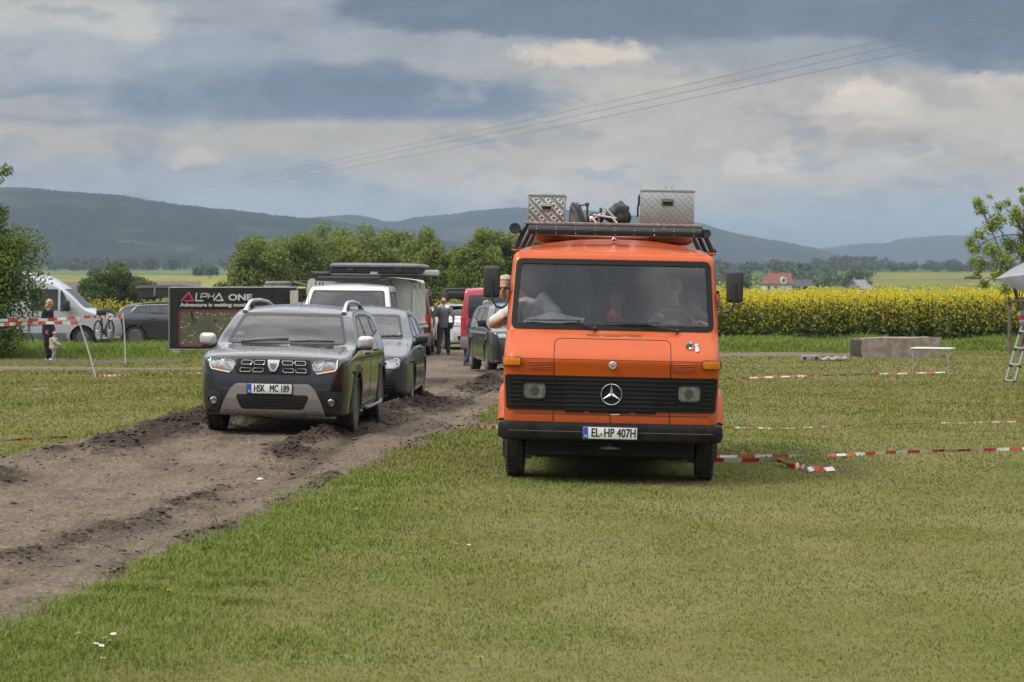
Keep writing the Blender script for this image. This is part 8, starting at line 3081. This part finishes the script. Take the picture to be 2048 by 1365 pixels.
def standing(name, label, loc, yaw, J, shirt, trousers, shoes, hair_m, k=1.0, long_sleeve=False, hair_len=0.0, jacket_drop=.0, hair_vol=1.0, face=(0, -1, 0), cat='person', bulk=1.0):
    """a standing figure; -y is forward. J overrides joints"""
    D = dict(pel=(0, 0, .94), waist=(0, 0, 1.08), chest=(0, 0, 1.30), nb=(0, .01, 1.46), hd=(0, -.02, 1.62))
    for s, q in ((-1, 'l'), (1, 'r')):
        D.update({'sh' + q: (s * .185, .01, 1.41), 'el' + q: (s * .245, .03, 1.13), 'wr' + q: (s * .255, -.04, .89), 'hp' + q: (s * .095, 0, .90), 'kn' + q: (s * .105, -.02, .49), 'an' + q: (s * .105, .02, .085), 'to' + q: (s * .125, -.15, .035)})
    D.update(J)
    D = {a: Vector(b) * k for a, b in D.items()}
    ax = (D['shr'] - D['shl'])
    ax.z = 0
    bx = Vector((1, 0, 0))
    b = MB()
    T = [(D['pel'] - Vector((0, 0, .05 * k)), .150 * k, .105 * k, bx), (D['pel'] + Vector((0, 0, .05 * k)), .155 * k, .11 * k, bx), (D['waist'], .140 * k, .105 * k, bx), (D['chest'], .165 * k, .115 * k, ax), (D['chest'].lerp(D['nb'], .6), .175 * k, .10 * k, ax), (D['nb'], .085 * k, .075 * k, ax)]
    torso(b, T)
    limb(b, [D['nb'], D['nb'].lerp(D['hd'], .75)], [.058 * k, .052 * k])
    M = head(b, D['hd'], face, k)
    for q, s in (('l', -1), ('r', 1)):
        limb(b, [D['sh' + q], D['el' + q], D['wr' + q]], [.052 * k, .040 * k, .027 * k])
        d = D['wr' + q] - D['el' + q]
        hand(b, D['wr' + q], d.normalized() + Vector((0, -.1, -.2)), s, (-s, -.25, 0), .5, k)
        limb(b, [D['hp' + q], D['kn' + q], D['an' + q]], [.085 * k, .055 * k, .036 * k])
        limb(b, [D['an' + q] - Vector((0, 0, .03 * k)), D['to' + q]], [.036 * k, .028 * k])
    root = fuse(b, name, SKIN, None, .0085 if k > .6 else .006, 2)
    root.location, root.rotation_euler = loc, (0, 0, yaw)
    tag(root, label, cat)
    c = MB()
    T2 = [(p if i else p - Vector((0, 0, jacket_drop)), bulk * (a + .022 * k + (.01 if i == 0 else 0)), bulk * bulk * (w + .026 * k), x) for i, (p, a, w, x) in enumerate(T[:5])]
    T2.append((D['nb'] - Vector((0, 0, .005)), .092 * k, .085 * k, ax))
    torso(c, T2)
    for q in 'lr':
        if long_sleeve:
            limb(c, [D['sh' + q], D['el' + q], D['wr' + q]], [.070 * k * bulk, .056 * k * bulk, .044 * k * bulk])
        else:
            limb(c, [D['sh' + q], D['sh' + q].lerp(D['el' + q], .78)], [.072 * k, .068 * k])
    fuse(c, 'jacket' if long_sleeve else 'shirt', shirt, root, .013, 3, .007)
    t = MB()
    torso(t, [(D['pel'] - Vector((0, 0, .07 * k)), .162 * k, .118 * k, bx), (D['pel'] + Vector((0, 0, .10 * k)), .160 * k, .122 * k, bx)])
    for q in 'lr':
        limb(t, [D['hp' + q], D['kn' + q], D['an' + q] + Vector((0, 0, .01))], [.105 * k * bulk, .080 * k * bulk, .068 * k * bulk])
    fuse(t, 'trousers', trousers, root, .013, 3, .006)
    for q in 'lr':
        h = MB()
        a, e = D['an' + q] - Vector((0, 0, .045 * k)), D['to' + q]
        back = a + (a - e) * .35
        back.z = .04 * k
        limb(h, [back, a, e], [.038 * k, .046 * k, .038 * k])
        for i, p in enumerate(h.v):
            h.v[i] = (p[0], p[1], max(p[2], .004))
        fuse(h, 'shoe', shoes, root, .009, 2)
    if hair_m:
        hair(M, 'hair', hair_m, root, k, hair_len, vol=hair_vol)
    face_parts(M, root, k)
    return root


def seated(name, label, M4, J, shirt, hair_m, face, long_sleeve=False, beard=None, hair_len=0.0, hair_vol=1.0, legs=True, trousers=None):
    """figure on a seat; origin under the seat point, -y forward, seat top at z = 0"""
    D = dict(pel=(0, .02, .10), waist=(0, .06, .25), chest=(0, .08, .47), nb=(0, .07, .62), hd=(0, .04, .785))
    for s, q in ((-1, 'l'), (1, 'r')):
        D.update({'sh' + q: (s * .185, .08, .57), 'el' + q: (s * .25, -.06, .33), 'wr' + q: (s * .15, -.27, .38), 'hp' + q: (s * .09, .02, .09), 'kn' + q: (s * .13, -.42, .12), 'an' + q: (s * .13, -.55, -.28), 'to' + q: (s * .13, -.70, -.34)})
    D.update(J)
    D = {a: Vector(b) for a, b in D.items()}
    ax = D['shr'] - D['shl']
    ax.z = 0
    bx = Vector((1, 0, 0))
    b = MB()
    T = [(D['pel'] - Vector((0, 0, .07)), .15, .12, bx), (D['pel'] + Vector((0, 0, .05)), .16, .12, bx), (D['waist'], .15, .115, bx.lerp(ax.normalized(), .5)), (D['chest'], .17, .12, ax), (D['chest'].lerp(D['nb'], .6), .175, .10, ax), (D['nb'], .085, .075, ax)]
    torso(b, T)
    limb(b, [D['nb'], D['nb'].lerp(D['hd'], .75)], [.058, .053])
    M = head(b, D['hd'], face)
    for q, s in (('l', -1), ('r', 1)):
        limb(b, [D['sh' + q], D['el' + q], D['wr' + q]], [.054, .046, .030])
        hand(b, D['wr' + q], (D['wr' + q] - D['el' + q]), s, (0, 0, -1), .75)
        if legs:
            limb(b, [D['hp' + q], D['kn' + q], D['an' + q], D['to' + q]], [.085, .058, .038, .03])
    root = fuse(b, name, SKIN, None, .0085, 2)
    root.matrix_world = M4
    tag(root, label, 'person')
    c = MB()
    torso(c, [(p, a + .024, w + .028, x) for p, a, w, x in T[:5]] + [(D['nb'] - Vector((0, 0, .005)), .092, .085, ax)])
    for q in 'lr':
        if long_sleeve:
            limb(c, [D['sh' + q], D['el' + q], D['wr' + q]], [.072, .058, .042])
        else:
            limb(c, [D['sh' + q], D['sh' + q].lerp(D['el' + q], .82)], [.076, .076])
    fuse(c, 'shirt', shirt, root, .012, 3, .006)
    if legs:
        t = MB()
        for q in 'lr':
            limb(t, [D['hp' + q], D['kn' + q], D['an' + q]], [.105, .078, .06])
        fuse(t, 'trousers', trousers or mat('denim', (.05, .075, .13), .9, nscale=20), root, .014, 3, .005)
    if hair_m:
        hair(M, 'hair', hair_m, root, 1.0, hair_len, vol=hair_vol)
    if beard:
        g = MB()
        q = MB().ball((0, 0, 0), (.058, .035, .050), 10)
        g.add(q.v, q.f, 0, M @ Matrix.Translation((0, .058, -.088)))
        fuse(g, 'beard', beard, root, .010, 2, .004)
    face_parts(M, root)
    return root


def make_people():
    grey_green = mat('shirt_grey_green', (.135, .152, .150), .9, nscale=8, col2=(.11, .125, .125))
    dk = mat('trousers_charcoal', (.045, .045, .046), .9, nscale=8, col2=(.032, .032, .033))
    blk = mat('cloth_black', (.010, .010, .014), .85)
    jeans = mat('denim', (.05, .075, .13), .9, nscale=20)
    white = mat('shirt_white', (.60, .58, .56), .9, nscale=6, col2=(.52, .50, .48))
    shoe_d, shoe_w, shoe_b = mat('shoe_dark', (.025, .022, .02), .7), mat('shoe_white', (.50, .48, .46), .7), mat('shoe_brown', (.10, .065, .04), .7)
    grey_hair, blond, fair = mat('hair_grey', (.28, .24, .20), .8), mat('hair_blond', (.42, .29, .15), .8, nscale=25, col2=(.30, .19, .09)), mat('hair_fair', (.40, .33, .23), .85)
    # man walking away on the track
    D = 72.2
    x = X(887, D)
    zt = track_z(x, D)
    m = standing('person', 'man in a grey green shirt and charcoal trousers walking away on the track', (x, D, zt), R(184), {'shl': (-.21, .01, 1.41), 'shr': (.21, .01, 1.41), 'ell': (-.31, .06, 1.15), 'elr': (.31, .06, 1.15), 'wrl': (-.30, -.08, .93), 'wrr': (.29, -.10, .94), 'hpl': (-.10, 0, .9), 'hpr': (.10, 0, .9), 'anl': (-.15, -.12, .085), 'tol': (-.18, -.28, .04), 'anr': (.15, .14, .10), 'tor': (.17, -.02, .04), 'knl': (-.14, -.10, .49), 'knr': (.14, .02, .50)}, grey_green, dk, shoe_d, mat('hair_thin', (.36, .22, .15), .7), .97, jacket_drop=.07, hair_vol=.97)
    o = MB().box((0, 0, 0), (.16, .10, .20), .04).build('belt_bag', mat('bag_navy', (.012, .014, .03), .8), None)
    o.location = (x + .20, D - .06, zt + .86)
    tag(o, 'small dark bag hanging at the hip of the walking man', 'bag')
    # woman in black with a small child at the left
    D = 65.0
    x = X(96, D)
    standing('person', 'blond woman in a black jacket and black trousers beside the dense tree', (x, D, gz(x, D)), R(70), {'pel': (0, .02, .94), 'chest': (0, .02, 1.29), 'nb': (0, -.02, 1.45), 'hd': (0, -.06, 1.60), 'ell': (-.22, .04, 1.13), 'wrl': (-.21, -.04, .88), 'elr': (.22, .02, 1.13), 'wrr': (.2, -.06, .90), 'anl': (-.09, -.06, .085), 'tol': (-.10, -.22, .04)}, blk, mat('leggings_black', (.006, .006, .007), .8), shoe_w, blond, .96, True, .12, .14, 1.06, face=(0, -1, -.25))
    x2 = X(107, D - .3)
    standing('person', 'small child in a beige hooded top and grey trousers beside the woman in black', (x2, D - .3, gz(x2, D - .3)), R(100), {'shl': (-.20, .01, 1.33), 'shr': (.20, .01, 1.33), 'ell': (-.34, -.10, 1.14), 'elr': (.30, -.2, 1.12), 'wrl': (-.40, -.30, .98), 'wrr': (.33, -.42, .95), 'nb': (0, -.02, 1.38), 'hd': (0, -.08, 1.55), 'hpl': (-.11, 0, .8), 'hpr': (.11, 0, .8), 'pel': (0, 0, .84), 'knl': (-.13, -.04, .45), 'knr': (.13, -.04, .45)}, mat('hood_beige', (.36, .31, .25), .9), mat('child_grey', (.26, .25, .26), .9), shoe_w, mat('hood_beige', (.36, .31, .25)), .46, True, 0, .03, 1.45, face=(.6, -1, -.5), bulk=1.35)
    # person in a dark jacket behind the graphite car
    D = 60.0
    x = X(946, D)
    standing('person', 'person in a dark jacket and blue jeans leaning towards the red van', (x, D, track_z(x, D)), R(60), {'pel': (0, .02, .93), 'waist': (.0, -.03, 1.08), 'chest': (0, -.16, 1.28), 'nb': (0, -.28, 1.40), 'hd': (0, -.40, 1.50), 'shl': (-.19, -.24, 1.36), 'shr': (.19, -.24, 1.36), 'ell': (-.25, -.40, 1.12), 'elr': (.25, -.42, 1.14), 'wrl': (-.2, -.60, 1.05), 'wrr': (.2, -.62, 1.06), 'anl': (-.1, .14, .085), 'tol': (-.12, -.02, .04)}, mat('jacket_dark', (.014, .015, .02), .85), jeans, shoe_b, grey_hair, 1.0, True, 0, .05, face=(0, -1, -.3))
    # the three in the orange van
    S = lambda x_, y_, z_: VAN_M @ Matrix.Translation((x_, y_, z_))
    seated('person', 'fair haired passenger in a white shirt leaning out of the van window', S(-.66, 1.30, 1.25), {'waist': (.0, .0, .24), 'chest': (-.10, -.06, .44), 'nb': (-.27, -.16, .55), 'hd': (-.425, -.25, .635), 'shl': (-.36, -.22, .40), 'shr': (-.04, -.02, .53), 'ell': (-.545, -.34, .27), 'wrl': (-.43, -.48, .33), 'elr': (.10, -.28, .36), 'wrr': (-.06, -.46, .34)}, white, fair, (-.28, -1, -.12), hair_vol=1.08)
    seated('person', 'person with long brown hair sitting in the middle of the van cab', S(.04, 1.38, .98), {}, mat('shirt_dark_grey', (.06, .06, .065), .9), mat('hair_brown', (.06, .04, .028), .7), (0, -1, -.1), hair_len=.18, hair_vol=1.14)
    seated('person', 'bearded driver in a dark shirt at the steering wheel of the orange van', S(.62, 1.30, 1.13), {'ell': (-.27, -.12, .32), 'wrl': (-.19, -.28, .46), 'elr': (.40, -.10, .37), 'wrr': (.27, -.32, .44)}, mat('shirt_charcoal', (.05, .05, .055), .9), grey_hair, (-.15, -1, -.1), beard=mat('beard_grey', (.30, .27, .24), .9))
    # drivers of the cars behind
    base = seated('person', 'driver in a pale shirt behind the windscreen of the anthracite car', Matrix(), {}, mat('shirt_pale', (.30, .31, .33), .9), mat('hair_brown', (.06, .04, .028)), (0, -1, 0))
    for car, pos, lab in ((SUV_ROOT, (.37, 1.90, .52), None), (HATCH_ROOT, (.35, 2.02, .36), 'driver behind the windscreen of the blue grey hatchback'), (PICK_ROOT, (.36, 2.16, .78), 'driver behind the windscreen of the white pickup')):
        o = base if lab is None else copy_tree(base)
        if lab:
            o['label'] = lab
        o.matrix_world = (Matrix.Translation(car.location) @ car.rotation_euler.to_matrix().to_4x4()) @ Matrix.Translation(pos)


make_people()
